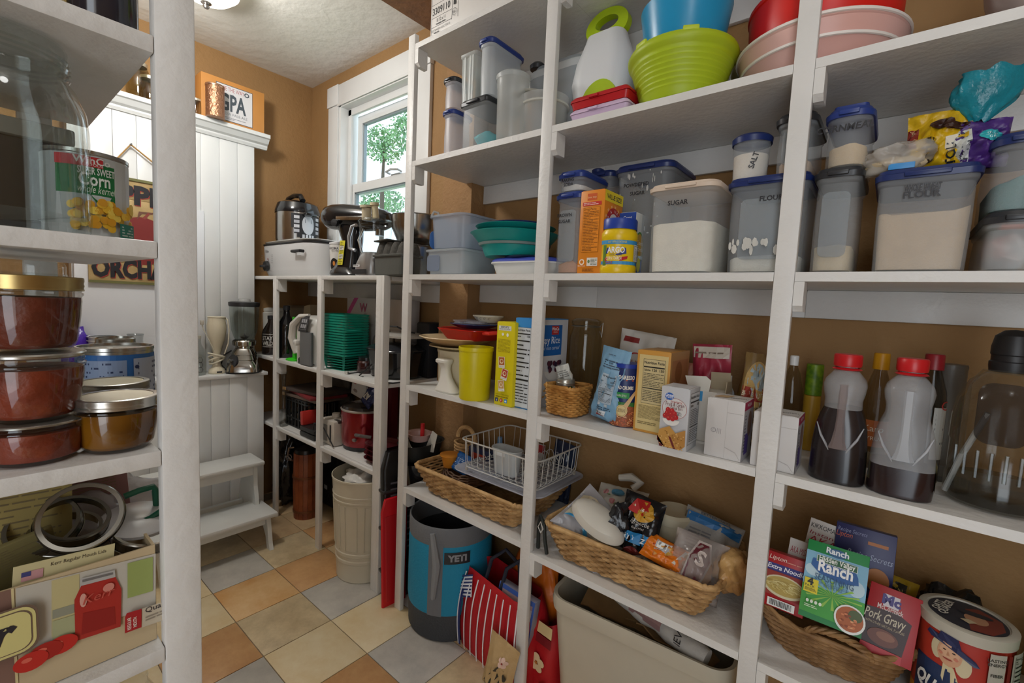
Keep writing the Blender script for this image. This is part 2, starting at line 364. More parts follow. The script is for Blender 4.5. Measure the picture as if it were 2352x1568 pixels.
# ------------------------------------------------------------------ shelving units
def plank(name, a, par, m=PAINT): return B().box(*a, .002).obj(name, m, par)
T = .019
SZ = dict(t=2.198, b=1.780, m=1.360, c=.933, k=.503)   # tops of the boards
main = thing('shelving_unit', 'tall built-in white painted pantry shelving along the right wall', 'shelves', (0, 0, 0))
PX = [-1.468, -.833, -.198, .437, 1.07]
for i, x in enumerate(PX): plank('post', (x, x + .038, YF, YF + T, 0, 2.235 if i == 0 else 2.44), main)
for i in range(5):
    x0 = PX[i] + .038 if i else -1.43; x1 = PX[i + 1] if i < 4 else 1.298
    for k, z in SZ.items():
        zz = z + (.019 if (k == 'k' and i == 0) else 0)
        t_ = .019
        xa = x0 if i == 0 else x0
        ya = YF + T + .0005; xl_, xr_ = x0 - (.019 if i else 0), x1 + (.019 if i < 4 else 0) - .0003
        if i == 0: pl = [(x0 + .0005, YF + .001), (x1 - .0005, YF + .001), (x1 - .0005, ya), (xr_, ya), (xr_, YW - .001), (-1.395, YW - .001), (-1.395, 1.385), (x0 + .0005, 1.385)]
        else: pl = [(x0 + .0005, YF + .001), (x1 - .0005, YF + .001), (x1 - .0005, ya), (xr_, ya), (xr_, YW - .001), (xl_, YW - .001), (xl_, ya), (x0 + .0005, ya)]
        B().prism(pl, zz - t_, zz, 'z').obj('shelf', PAINT, main, smooth=False)
        h = .062
        pl = [(YF + .001, zz - t_ - .0005), (YF + .001, zz - t_ - h + .012), (YF + .012, zz - t_ - h), (YF + .045, zz - t_ - h), (YF + .045, zz - t_ - .0005)]
        B().prism(pl, x0 + .0005, x0 + .0185, 'x').obj('support_cleat', PAINT, main, smooth=False)
        plank('wall_cleat', (xl_ if i else -1.394, xr_, YW - .018, YW - .001, zz - t_ - .075, zz - t_ - .0005), main)
low = thing('shelving_unit', 'low white painted shelving under the window holding appliances', 'shelves', (0, 0, 0))
LX = [-2.616, -2.129, -1.643]
for x in LX: plank('post', (x, x + .038, YF, YF + T, 0, 1.357), low)
plank('post', (-1.605, -1.588, YF, YF + .032, 0, 1.357), low)
LZ = [1.357, .905, .528]
for k, z in enumerate(LZ):
    plank('shelf', (XW + .002 if k else XW + .002, -1.606, YF + T + .001, YW - .001, z - T, z), low) if k else plank('shelf', (XW + .002, -1.60, YF + T + .001, YW - .001, z - T, z), low)
    xs = [XW + .002] + [x + .038 for x in LX]
    for a, b_ in zip(xs, LX): plank('edge_strip', (a, b_, YF + .001, YF + T, z - T, z), low)
    for x in LX[:2]: B().prism([(YF + .002, z - T), (YF + .002, z - T - .055), (YF + .02, z - T - .066), (YF + .05, z - T - .066), (YF + .05, z - T)], x + .0385, x + .057, 'x').obj('support_cleat', PAINT, low, smooth=False)
    plank('wall_cleat', (XW + .002, -1.606, YW - .019, YW - .001, z - T - .085, z - T - .0005), low)
left = thing('shelving_unit', 'white painted shelving close by on the left holding canned goods and jars', 'shelves', (0, 0, 0))
XL = -.64; LT = [1.54, 1.32, 1.08, .836, .50]
plank('post', (XL - .02, XL, .1455, .1835, 0, 2.45), left); plank('post', (-1.055, -1.0355, .066, .104, 0, 2.45), left)
plank('post', (XL - .02, XL, -.64, -.602, 0, 2.45), left); plank('post', (-1.055, -1.035, -.64, -.602, 0, 2.45), left)
for z in LT:
    plank('shelf', (-1.034, XL, -.6, .145, z - T, z), left)
    plank('shelf', (-1.034, XL, -1.3, -.642, z - T, z), left)
# ------------------------------------------------------------------ beadboard cabinet at the far end
cab = thing('beadboard_cabinet', 'white beadboard cabinet with a crown ledge against the far wall', 'cabinet', (0, 0, 0))
WB = mat('#dcdedd', .38, var=.02, vs_=4.0)
B().box(XW + .001, -2.852, .33, 1.094, .8005, 2.09).obj('carcass', WB, cab, smooth=False)
B().box(XW + .001, -2.712, -.9, 1.088, 0, .799).obj('base_carcass', WB, cab, smooth=False)
y = 1.094
while y > -.6:
    if y > .4: B().box(-2.8515, -2.84, y - .0868, y - .0003, .8205, 2.083, .0018).obj('board', WB, cab)
    B().box(-2.7115, -2.70, y - .0925, y - .0060, 0, .799, .0018).obj('board', WB, cab); y -= .0875
B().box(-2.851, -2.685, -.9, 1.105, .800, .8195, .003).obj('ledge', WHITE, cab)
pr = [(-2.852, 2.073), (-2.833, 2.073), (-2.826, 2.086), (-2.826, 2.094), (-2.812, 2.102), (-2.796, 2.124), (-2.785, 2.128), (-2.785, 2.148), (-2.852, 2.148)]
B().prism(pr, .32, 1.158, 'y').obj('crown', WB, cab, smooth=False)
B().box(XW + .001, -2.852, .32, 1.158, 2.128, 2.148).obj('top_board', WB, cab, smooth=False)
B().box(-2.839, -2.829, .335, .842, .8205, 1.676, .003).obj('backsplash_panel', mat('#dfe1e4', .35), cab)
# ------------------------------------------------------------------ ceiling lamp
lp = thing('ceiling_lamp', 'small flush ceiling lamp with a white glass bowl and metal finial', 'lamp', (-2.30, .70, 0))
B().lathe([(0, 2.559), (.13, 2.559), (.135, 2.545), (.12, 2.53), (.0, 2.53)], 32).obj('canopy', mat('#c9c5bd', .3, .7), lp)
B().lathe([(.125, 2.529), (.12, 2.505), (.09, 2.478), (.05, 2.464), (.012, 2.46)], 32).obj('shade', mat('#fff6e6', .4, emit=2.2), lp)
B().lathe([(0, 2.459), (.016, 2.456), (.02, 2.448), (.009, 2.442), (.013, 2.436), (.009, 2.428), (0, 2.425)], 16).obj('finial', mat('#8f8a86', .25, .9), lp)
# ------------------------------------------------------------------ step stool
st = thing('step_stool', 'white painted two-step wooden stool in front of the beadboard', 'step stool', (0, 0, 0))
WS = mat('#d3d5d2', .35, var=.02)
SY0, SY1 = .47, .985
B().box(-2.50, -2.27, SY0, SY1, .152, .176, .008).obj('lower_tread', WS, st); B().box(-2.61, -2.425, SY0, SY1, .375, .397, .008).obj('upper_tread', WS, st)
for yy in (SY1 - .05, SY0 + .03):
    pts = [(-2.285, .151), (-2.262, .03), (-2.25, 0), (-2.285, 0), (-2.30, .06), (-2.33, .1), (-2.42, .12), (-2.60, .10), (-2.62, .05), (-2.64, 0), (-2.67, 0), (-2.59, .374), (-2.445, .374), (-2.44, .27), (-2.425, .20), (-2.42, .151)]
    B().prism(pts, yy, yy + .019, 'y').obj('side_panel', WS, st, smooth=False)
B().box(-2.462, -2.446, SY0 + .05, SY1 - .051, .33, .3745).obj('apron', WS, st, smooth=False)
B().box(-2.315, -2.30, SY0 + .05, SY1 - .051, .118, .1515).obj('apron', WS, st, smooth=False)
B().box(-2.60, -2.58, SY0 + .05, SY1 - .051, .14, .16).obj('stretcher', WS, st, smooth=False)
# ================================================================== CONTAINERS ON THE TALL SHELVES
def polar(px, py): d = ray(px, py); return math.atan2(d.x, d.y)
def rfit(xl, xr, y, Yc):
    a, b = polar(xl, y), polar(xr, y); m = (a + b) / 2; D = Yc / math.cos(m)
    return D * math.sin(m), D * math.sin((b - a) / 2)
def wfit(xl, xr, y, Yf): a = ony(xl, y, Yf).x; b_ = ony(xr, y, Yf).x; return (a + b_) / 2, b_ - a
def Hz(px, py, Y): return ony(px, py, Y).z
NAVY = mat('#192b62', .35); BLUELID = mat('#233a82', .35); BLACKLID = mat('#2a2c30', .35); FR = frost('#c6ccd0', .30); FRC = frost('#c0c6ca', .30)
def rectbox(t, w, dd, h, body=None, lid=None, lidh=.016, r=.018, taper=.94, fill=None, fillc='#e5dcc6', tab=True, wavy=.008, panel=True, seed=1):
    """modular storage container: body, contents, lid with a tab; local origin at the centre of its base"""
    W, D = w / 2, dd / 2; k = taper
    b = B().loft([(0.0, W * k - .004, D * k - .004, r), (.004, W * k, D * k, r), (h * .5, W * (k + 1) / 2 - .001, D * (k + 1) / 2 - .001, r), (h - .014, W - .004, D - .004, r), (h - .010, W - .001, D - .001, r), (h, W, D, r)], cap1=False)
    o = b.obj('body', body or FR, t)
    if panel: B().loft([(0, W * .62, h * .34, .012), (.0012, W * .60, h * .335, .012)], M_=Matrix.Translation((0, -D * (k + .02) - .0005, h * .5)) @ Matrix.Rotation(PI / 2, 4, 'X')).obj('front_panel', frost('#a9b2b8', .35), o)
    if fill:
        z1 = h * fill; kk = k + (1 - k) * fill; n = 9; bb = B(); rg = []
        for (z, q) in ((.005, k), (z1 * .5, (k + kk) / 2)): rg.append([Vector((p[0], p[1], z)) for p in rrect(W * q - .005, D * q - .005, r)])
        rg.append([Vector((p[0], p[1], z1 + wavy * math.sin(p[0] / W * 2.6 + seed) + wavy * .4 * math.sin(p[0] / W * 7))) for p in rrect(W * kk - .005, D * kk - .005, r)])
        bb.quadring(rg).obj('contents', mat(fillc, .9, var=.04, vs_=60.0, bump=.3, bs=300.0), t)
    if lid:
        l = B().loft([(h - .003, W + .003, D + .003, r), (h + lidh * .45, W + .004, D + .004, r), (h + lidh * .55, W + .001, D + .001, r), (h + lidh, W - .002, D - .002, r), (h + lidh, W - .012, D - .012, r * .7), (h + lidh * .7, W - .015, D - .015, r * .7)]).obj('lid', lid, t)
        if tab: B().box(-W * .45, W * .45, -D - .009, -D - .003, h, h + lidh * .55, .002).obj('lid_tab', lid, l)
    return t
def rect_item(name, label, cat, xl, xr, yt, Yf, dd, zb, yref=None, group=None, lidh=.016, **kw):
    xc, w = wfit(xl, xr, yref or yt, Yf); zt = Hz((xl + xr) / 2, yt, Yf)
    t = thing(name, label, cat, (xc, Yf + dd / 2, zb), 0, group)
    rectbox(t, w, dd, zt - zb - (lidh if kw.get('lid') else 0), lidh=lidh, **kw)
    return t, w, zt - zb
def rnd_item(name, label, cat, xl, xr, yt, Yc, zb, yref=None, group=None, body=None, lid=None, prof=None, fill=None, fillc='#ddd6c8', lidh=.014, topfront=True):
    x, r = rfit(xl, xr, yref or yt, Yc); zt = Hz((xl + xr) / 2, yt, Yc - (r if topfront else 0)); h = zt - zb - (lidh if lid else 0)
    t = thing(name, label, cat, (x, Yc, zb), 0, group)
    B().lathe([(0, .001), (r * .88, 0), (r * .92, .004), (r * .97, h * .85), (r, h * .87), (r, h)], 32).obj('body', body or FR, t)
    if fill: B().lathe([(0, .004), (r * .88, .004), (r * .93, h * fill), (0, h * fill + .004)], 28).obj('contents', mat(fillc, .9, bump=.2, bs=200.0), t)
    if lid: B().lathe([(r + .003, h - .004), (r + .004, h + lidh * .6), (r - .002, h + lidh), (r - .012, h + lidh), (r - .015, h + lidh * .7), (0, h + lidh * .7)], 32).obj('lid', lid, t)
    return t, r, h
INK = '#23242a'
def pfront(t, w, D, taper=.97):
    H_ = max((c.data.vertices[-1].co.z for c in ALLCH(t) if c.name.startswith('body')), default=.2); k = .94
    return Pr(lambda u, v, l: Vector((u - w / 2, -(D / 2 * (k + (1 - k) * v / H_) + .0022 + l), v)))
# ---- shelf at z 1.36, bay with sugar, flour ...
Z3 = 1.3606
t, w, h = rect_item('storage_canister', 'tall clear canister lettered brown sugar, blue lid, orange powder at the bottom', 'canister', 1277, 1337, 440, 1.125, .12, Z3, lid=BLUELID, fill=.14, fillc='#c98d5a', body=FRC, r=.02, wavy=.01)
pr = pfront(t, w, .12); pr.text('BROWN', w * .4, h * .70, .0095, INK, bold=.02); pr.text('SUGAR', w * .4, h * .625, .0095, INK, bold=.02); pr.obj(t, 'lettering')
zb2 = Z3 + h
t, w, h = rect_item('storage_canister', 'small low canister lettered baking soda on top of the brown sugar canister', 'canister', 1282, 1340, 392, 1.125, .15, zb2 + .0005, lid=BLUELID, fill=.42, fillc='#e6e3dd', r=.02, panel=False, wavy=.003)
pr = pfront(t, w, .15); pr.text('BAKING', w * .42, h * .50, .0085, INK, bold=.02); pr.text('SODA', w * .45, h * .28, .0085, INK, bold=.02); pr.obj(t, 'lettering')
t, w, h = rect_item('storage_canister', 'canister with navy flip lid behind the baking soda, beside the powdered sugar', 'canister', 1352, 1408, 392, 1.28, .12, Z3, lid=NAVY, r=.02, panel=False)
B().lathe([(0, 0), (.02, 0), (.02, .012), (.012, .017), (0, .018)], 16, (-w * .3, -.03, h)).obj('flip_cap', NAVY, t)
t, w, h = rect_item('storage_canister', 'large clear canister lettered powdered sugar with white smears and navy lid', 'canister', 1412, 1545, 373, 1.235, .2, Z3, lid=NAVY, r=.03, panel=False, body=frost('#a5abae', .42))
pr = pfront(t, w, .2); pr.text('POWDERED', w * .42, h * .80, .010, INK, bold=.02); pr.text('SUGAR', w * .45, h * .725, .010, INK, bold=.02)
rd = random.Random(5)
for i in range(26): pr.ell(rd.uniform(.15, .9) * w, rd.uniform(.35, .92) * h, rd.uniform(.001, .004), rd.uniform(.002, .009), '#b9b9b7', 7)
pr.obj(t, 'lettering')
# baking soda carton (orange)
def carton(name, label, cat, xl, xr, yt, Yf, dd, zb, cols, rz=0, yref=None, group=None, w=None, h=None, bev=.0008):
    xc, ww = wfit(xl, xr, yref or yt, Yf); w = w or ww; h = h or Hz((xl + xr) / 2, yt, Yf) - zb
    t = thing(name, label, cat, (xc, Yf + dd / 2, zb), rz, group)
    B().box(-w / 2, w / 2, -dd / 2, dd / 2, 0, h, bev).obj('carton', mat(cols, .45, var=.015, vs_=8.0), t)
    B().box(-w / 2 + .004, w / 2 - .004, -dd / 2 + .001, dd * .12, h, h + .0012).obj('top_flap', mat(cols, .45), t)
    return t, w, h, Pr(front(w, -dd / 2)), Pr(right(w / 2, -dd / 2))
ORA = '#e0871f'
t, w, h, p, q = carton('baking_soda_box', 'orange baking soda carton standing between canisters, yellow value size band on its side', 'box', 1336, 1391, 437, 1.115, .105, Z3, ORA, bev=.001)
p.rect(w * .28, h * .885, w * .68, h * .965, '#cf5c2a'); p.text('box top', w * .48, h * .91, .006, '#f0d0a0')
p.rect(w * .1, h * .82, w * .88, h * .865, '#c9302c'); p.lines(w * .14, h * .825, w * .84, h * .86, 2, '#f3d9cf', 3, .4)
p.rect(w * .13, h * .26, w * .84, h * .80, '#8c4f14'); p.rect(w * .14, h * .263, w * .83, h * .797, '#e58a20'); p.text('Drug Facts', w * .17, h * .765, .0065, '#5b3310', al='l'); p.lines(w * .17, h * .27, w * .8, h * .755, 26, '#7d4a16', 2, .34)
p.ell(w * .2, h * .14, w * .11, w * .11, '#f4e4cf', r0=.6); p.text('RECYCLE', w * .2, h * .085, .004, '#f4e4cf'); p.rect(w * .42, h * .09, w * .86, h * .19, '#e9e4da'); p.ell(w * .5, h * .145, w * .05, w * .06, '#6d8a5a'); p.lines(w * .58, h * .1, w * .84, h * .18, 5, '#7c8374', 5); p.lines(w * .25, h * .02, w * .75, h * .06, 3, '#5b3310', 8)
p.obj(t); D = .105
q.rect(0, h * .87, D, h, '#e8d22c'); q.text('VALUE SIZE!', D * .5, h * .905, .013, '#1d1d30', w=D * .8, bold=.02)
for i in range(14):
    a = math.radians(i * 360 / 14); a2 = a + .17; q.poly([(D * .5, h * .62), (D * .5 + .05 * math.cos(a), h * .62 + .05 * math.sin(a)), (D * .5 + .05 * math.cos(a2), h * .62 + .05 * math.sin(a2))], '#f3b877', up=False)
q.up(); q.ell(D * .5, h * .62, .043, .043, '#b5221f', 36); q.ell(D * .5, h * .62, .027, .027, '#e9e2d6', 30)
for i, c in enumerate('ARM & HAMMER'):
    a = math.radians(200 - i * 20); q.text(c, D * .5 + .031 * math.cos(a), h * .62 + .031 * math.sin(a), .0085, '#f3e9df', rot=math.degrees(a) - 90, up=False)
q.up(); q.rect(D * .42, h * .55, D * .62, h * .60, '#ddb795'); q.rect(D * .46, h * .60, D * .54, h * .70, '#c9996f'); q.text('PURE', D * .5, h * .3, .016, '#b5221f', bold=.03); q.text('BAKING SODA', D * .5, h * .2, .010, '#b5221f'); q.obj(t, 'side_print')
# corn starch jar
x, r = rfit(1377, 1464, 570, 1.155); zt = Hz(1425, 500, 1.155 - .035)
t = thing('corn_starch_jar', 'yellow corn starch jar with a blue screw lid and a big curved name label', 'jar', (x, 1.155, Z3)); h = zt - Z3 - .022
B().lathe([(0, 0), (r * .95, 0), (r, .004), (r, h * .16), (r * .97, h * .18), (r * .97, h * .72), (r, h * .74), (r, h * .86), (r * .9, h * .93), (r * .86, h)], 36).obj('body', mat('#e8c413', .3), t)
B().lathe([(r * .94, h - .006), (r * .94, h + .018), (r * .9, h + .022), (0, h + .022)], 36).obj('lid', mat('#1f3f9c', .35), t)
a0 = math.degrees(math.atan2(-t.location.y, -t.location.x)) ; p = Pr(cyl(r * .972, a0)); L = r * 1.3
p.rect(-L, h * .19, L, h * .26, '#3e93c9', 12); p.rect(-L, h * .62, L, h * .705, '#3e93c9', 12); p.text('EASY OPEN CONTAINER', -.003, h * .645, .0055, '#e6d34a', w=.05)
p.rect(-L * .65, h * .16, -L * .5, h * .6, '#4f7d2b', 2, up=False); p.poly([(-.034, h * .42), (-.03, h * .54), (0, h * .57), (.02, h * .54), (.022, h * .42), (0, h * .38)], '#2b3b86'); p.text('ARGO', -.006, h * .435, .0155, '#f0f0f4', w=.046, bold=.03); p.text('100% PURE', -.006, h * .375, .005, '#25306a')
p.poly([(-.036, h * .26), (-.034, h * .33), (.01, h * .345), (.026, h * .37), (.024, h * .31), (.01, h * .27)], '#c3262b'); p.text('CORN STARCH', -.011, h * .285, .0085, '#f6e9d0', w=.04, bold=.02); p.text('16OZ', -.022, h * .205, .006, '#b3262b', bold=.02)
p.nutri(L * .66, h * .27, L * 1.15, h * .62, 4); p.obj(t)
# second starch carton
t, w, h, p, q = carton('corn_starch_box', 'blue and white corn starch carton tucked behind the yellow jar', 'box', 1424, 1462, 488, 1.20, .055, Z3, '#d9dad6')
p.rect(0, h * .86, w, h, '#2a4fa5'); p.text('Great', w * .5, h * .90, .008, '#e9eef5', bold=.02); p.rect(0, 0, w, h * .3, '#2a50a8'); p.obj(t)
q.rect(0, 0, .055, h * .33, '#2456b4'); q.ell(.03, h * .46, .028, h * .25, '#4d8b3a'); q.ell(.03, h * .46, .024, h * .22, '#c79a2b'); q.text('Corn', .03, h * .50, .013, '#f4ecd4', w=.04); q.text('Starch', .031, h * .40, .013, '#f4ecd4', w=.042); q.rect(.004, h * .28, .052, h * .33, '#cfe0ea'); q.ell(.028, h * .18, .012, .02, '#d2d05a'); q.obj(t, 'side_print')
t, w, h = rect_item('storage_canister', 'square canister lettered sugar with a cream lid, over half full of white sugar', 'canister', 1483, 1640, 418, 1.112, .20, Z3, yref=520, lid=mat('#d9c6b3', .45), fill=.60, fillc='#f1ead8', r=.03, panel=False, wavy=.004, lidh=.013)
pr = pfront(t, w, .2); pr.text('SUGAR', w * .47, h * .755, .011, INK, bold=.02); pr.obj(t, 'lettering')
t, w, h = rect_item('storage_canister', 'wide canister lettered flour standing behind the middle post, nearly empty with floury walls', 'canister', 1664, 1850, 402, 1.134, .20, Z3, yref=520, lid=NAVY, fill=.20, fillc='#efe9d9', r=.025, taper=.93, wavy=.009, body=frost('#aab1b6', .38))
pr = pfront(t, w, .21); pr.text('FLOUR', w * .58, h * .735, .0105, INK, bold=.03)
for i in range(18): pr.ell(rd.uniform(.1, .8) * w, rd.uniform(.22, .34) * h, rd.uniform(.002, .007), rd.uniform(.004, .012), '#c9c7c0', 7)
pr.obj(t, 'lettering'); zf = Z3 + h
t, r, h = rnd_item('storage_canister', 'round canister with navy lid full of white powder, standing on the flour canister', 'canister', 1684, 1770, 303, 1.19, zf + .001, yref=350, lid=NAVY, fill=.66, fillc='#e6dccd')
pr = Pr(cyl(r * .985, -60)); pr.text('SALT', .0, h * .45, .012, INK, rot=75, bold=.02); pr.obj(t, 'lettering')
t, w, h = rect_item('storage_canister', 'black-lidded canister with a little tan meal behind the middle post, on the flour canister', 'canister', 1778, 1868, 258, 1.145, .19, zf + .001, yref=340, lid=BLACKLID, fill=.25, fillc='#c9a680', r=.025, panel=True)
t, w, h = rect_item('storage_canister', 'tall narrow canister with black lid holding a few inches of rice', 'canister', 1862, 1968, 385, 1.12, .20, Z3, yref=520, lid=BLACKLID, fill=.28, fillc='#d4bf97', r=.02, wavy=.002)
zr = Z3 + h
t, w, h = rect_item('storage_canister', 'canister lettered cornmeal with blue flip lid, stacked on the rice canister', 'canister', 1893, 1998, 245, 1.118, .20, zr + .001, yref=330, lid=BLUELID, fill=.42, fillc='#dcc092', r=.028, panel=False, taper=.95, wavy=.003)
pr = pfront(t, w, .2); pr.text('CORNMEAL', w * .42, h * .60, .0125, INK, bold=.02, it=.1); pr.obj(t, 'lettering')
B().loft([(h - .0005, .03, .012, .01), (h + .010, .028, .01, .009)], M_=Matrix.Translation((0, -.07, 0))).obj('flip_cap', BLUELID, t)
t, w, h = rect_item('storage_canister', 'widest canister lettered whole wheat flour, two thirds full with navy lid', 'canister', 2003, 2242, 382, 1.115, .21, Z3, yref=520, lid=NAVY, fill=.62, fillc='#c9b190', r=.02, taper=.92, wavy=.012, seed=-1.1, panel=False)
pr = pfront(t, w, .21); pr.text('WHOLE WHEAT', w * .47, h * .775, .012, INK, w=w * .36, bold=.02, it=.1); pr.text('FLOUR', w * .47, h * .71, .012, INK, bold=.02); pr.obj(t, 'lettering')
zw = Z3 + h
t, w, h = rect_item('storage_canister', 'clear bin with black lid holding packets with orange pieces, cut by the right picture edge', 'canister', 2258, 2420, 482, 1.115, .22, Z3, yref=560, lid=BLACKLID, r=.03, taper=.95, panel=False, body=frost('#cfd6d8', .4))
B().blob((0, 0, .045), (w * .4, .07, .04), 3, .2, 5, 3).obj('packets', mat('#d8d8d6', .4, col2='#b86a5a', vs_=18.0), t)
B().box(-w * .25, w * .2, -.085, -.05, .075, .09, .005).obj('orange_packet', mat('#e0653a', .5), t)
t2, w, h2 = rect_item('storage_canister', 'clear canister with navy lid and teal contents, stacked at the right picture edge', 'canister', 2275, 2420, 300, 1.125, .2, Z3 + h + .001, yref=400, lid=NAVY, r=.03, panel=False, fill=.45, fillc='#4f8583')
# ---- bags
def bag_mesh(w, h, d, seed=1, nu=18, nv=22, top=.25, wr=.006, bend=0.0, botw=1.0, topw=1.0, twist=0.0):
    def P(u, v, s, l=0):
        a = math.cos(u * PI / 2) ** .55 if abs(u) < 1 else 0
        b = min(1, (v / .12) ** .5 if v < .12 else 1) * (1 if v < 1 - top else max(.03, ((1 - v) / top)) ** .8)
        x = u * w / 2 * (botw + (topw - botw) * v) * (1 - .05 * math.sin(v * PI))
        n = noise.noise(Vector((u * 2.2 + seed, v * 3.1, s * 3 + seed))) * wr * 1.6 + noise.noise(Vector((u * 6 + seed, v * 9, s + seed * 2))) * wr
        y = s * (d / 2 * a * b + l) + (n * (1 if abs(u) < .999 else 0)) * (.4 + b) + bend * v * v
        return Vector((x, y, v * h))
    return P
def bag(name, label, cat, loc, w, h, d, m, rz=0, rot=None, group=None, seed=1, part='pouch', **kw):
    t = thing(name, label, cat, loc, rz, group, rot); P = bag_mesh(w, h, d, seed, **kw); b = B(); nu, nv = 18, 22
    rings = []
    for j in range(nv + 1):
        v = j / nv; rings.append([P(-1 + 2 * i / nu, v, -1) for i in range(nu)] + [P(1 - 2 * i / nu, v, 1) for i in range(nu)])
    b.quadring(rings).obj(part, m, t, ang=1.2)
    fn = lambda u, v, l: P(max(-.98, min(.98, u)), max(0, min(.995, v)), -1, l + .0022)
    return t, fn
class PB(Pr):   # print on a bag: u in -1..1, v in 0..1, text scaled by the real size
    def __init__(s, fn, w, h): super().__init__(lambda u, v, l: fn(u / (w / 2), v / h, l)); s.w = w; s.h = h
yl, zl = 1.16, zw + .001
x = ony(2058, 372, 1.15).x
t = thing('plastic_bag', 'crumpled clear plastic bag with pale contents on the whole wheat lid', 'bag', (x, 1.165, zl))
B().blob((0, 0, .027), (.056, .045, .031), 4, .22, 7, 4, flat=-.026).obj('bag_film', film('#d6d2cc', .42), t, ang=1.4); B().blob((0, 0, .016), (.045, .034, .016), 3, .15, 5, 2, flat=-.014).obj('contents', mat('#d2bf9c', .8), t)
B().box(-.01, .028, -.044, -.041, .001, .012, .001).obj('tape', mat('#3d8fd0', .4), t)
x = ony(2150, 372, 1.17).x
yb = mat('#d3ac17', .32, var=.08, vs_=14.0, bump=.5, bs=22.0)
t, fn = bag('chocolate_chip_bag', 'yellow bag of chocolate chips, opened, with brown panel and black lettering', 'bag', (x, 1.18, zl), .095, .112, .05, yb, -6, seed=3, top=.5, wr=.011)
p = PB(fn, .095, .112); p.rect(-.047, .045, -.030, .085, '#7b2019', 3, 4); p.text('DARK CHOCOL', -.039, .066, .007, '#e9c9a0', rot=-75, w=.036); p.text('estle', -.002, .036, .021, '#2a1c14', rot=90, w=.045, bold=.02)
p.poly([(.012, .004), (.044, .004), (.044, .05), (.03, .062), (.012, .056)], '#e8e2d2'); p.text('TOLL', .028, .028, .014, '#1d2430', rot=90, bold=.02); p.ell(.004, .086, .018, .010, '#3a1d12', 14); p.ell(.026, .078, .018, .007, '#3a1d12', 14); p.obj(t)
x = ony(2238, 372, 1.17).x
t, fn = bag('baking_bag', 'purple bag with a twisted teal top leaning beside the yellow bag', 'bag', (x, 1.18, zl), .088, .085, .05, mat('#4a2a78', .35, var=.15, vs_=10.0, bump=.5, bs=20.0), 8, seed=5, top=.4, wr=.009)
p = PB(fn, .088, .085); p.rect(-.044, .004, -.012, .068, '#cfd3cf', 4, 6); p.lines(-.042, .012, -.014, .062, 9, '#4b4f58', 3); p.text('80', -.018, .02, .008, '#20222c', rot=90); p.ell(.014, .05, .017, .012, '#35b3bd'); p.text('great', .014, .05, .007, '#dff3f3'); p.text('day', .014, .042, .007, '#dff3f3'); p.obj(t)
bt = B(); rg = []
for j in range(15):
    v = j / 14; R_ = .012 + .034 * math.sin(min(1, v * 1.15) * PI * .62); rg.append([Vector((math.cos(a) * R_ * (1 + .22 * noise.noise(Vector((a, v * 3, 1))) + .10 * math.sin(a * 6 + v * 5)) + .012 * v, math.sin(a) * R_ * .6, .082 + .085 * v + .012 * noise.noise(Vector((a * 2, v * 2, 5))))) for a in [2 * PI * i / 40 for i in range(40)]])
bt.quadring(rg, False, False).obj('twisted_top', mat('#157f90', .28, var=.25, vs_=22.0, bump=.8, bs=30.0), t, ang=1.3)
# ---- same shelf, left bay: bins, teal bowls, round box
def openbin(t, w, dd, h, m, r=.03, taper=.9, rim=.006, cap1=False, lip=True):
    W, D = w / 2, dd / 2; k = taper
    s = [(0, W * k - .004, D * k - .004, r), (.004, W * k, D * k, r), (h - .008, W - rim * .6, D - rim * .6, r)]
    if lip: s += [(h - .008, W + rim * .4, D + rim * .4, r), (h - .002, W + rim * .6, D + rim * .6, r), (h, W + rim * .3, D + rim * .3, r)]
    s += [(h, W - rim, D - rim, r), (.006, W * k - .006, D * k - .006, r)]
    return B().loft(s, cap0=True, cap1=True).obj('bin_body', m, t)
FB = frost('#c3ccd2', .5)
xc, w = wfit(967, 1010, 560, 1.13)
t = thing('storage_bin', 'low frosted plastic bin at the left end of the eye-level shelf', 'bin', (-1.275, 1.235, Z3)); openbin(t, .20, .21, .093, FB, .02)
b_ = B().loft([(0, .035, .03, .01), (.002, .033, .028, .01)], M_=Matrix.Translation((-.055, -.101, .043)) @ Matrix.Rotation(PI / 2, 4, 'X')).obj('front_recess', frost('#8f9db4', .5), t)
t = thing('storage_bin', 'taller frosted bin with an open latch stacked on the low frosted bin', 'bin', (-1.28, 1.24, Z3 + .0945)); openbin(t, .20, .20, .125, frost('#aebaca', .55), .04, .9)
B().tube([(-.10, -.06, .115), (-.115, -.065, .135), (-.108, -.06, .150), (-.09, -.055, .145), (-.088, -.05, .12)], .005).obj('latch', frost('#dddddd', .8), t)
t = thing('plastic_tray', 'blue plastic tray standing upright beside the frosted bins', 'tray', (-1.393, 1.22, Z3 + .094), 0)
B().loft([(0, .035, .045, .02), (.006, .035, .045, .02)], M_=Matrix.Translation((0, -.0, .045)) @ Matrix.Rotation(PI / 2, 4, 'Y') @ Matrix.Rotation(.3, 4, 'X')).obj('lid_panel', mat('#4f7fc8', .4), t)
xc, w = wfit(1116, 1262, 600, 1.15)
t = thing('shelf_box', 'round white plastic box with a blue lid under the teal bowls', 'box', (xc - .0, 1.235, Z3)); W = w / 2
B().loft([(0, W * .86, .075, .06), (.004, W * .9, .08, .06), (.038, W, .088, .065), (.038, W + .006, .094, .07), (.043, W + .006, .094, .07)], 7).obj('body', mat('#dcdcd8', .4), t)
B().loft([(.0435, W + .004, .092, .07), (.050, W + .003, .091, .07), (.056, W - .006, .082, .06)], 7).obj('lid', mat('#3d50b8', .4), t)
B().lathe([(0, .0568), (.09, .0568), (.094, .060), (.088, .064), (0, .064)], 32).obj('dark_lid', mat('#16203f', .4), t)
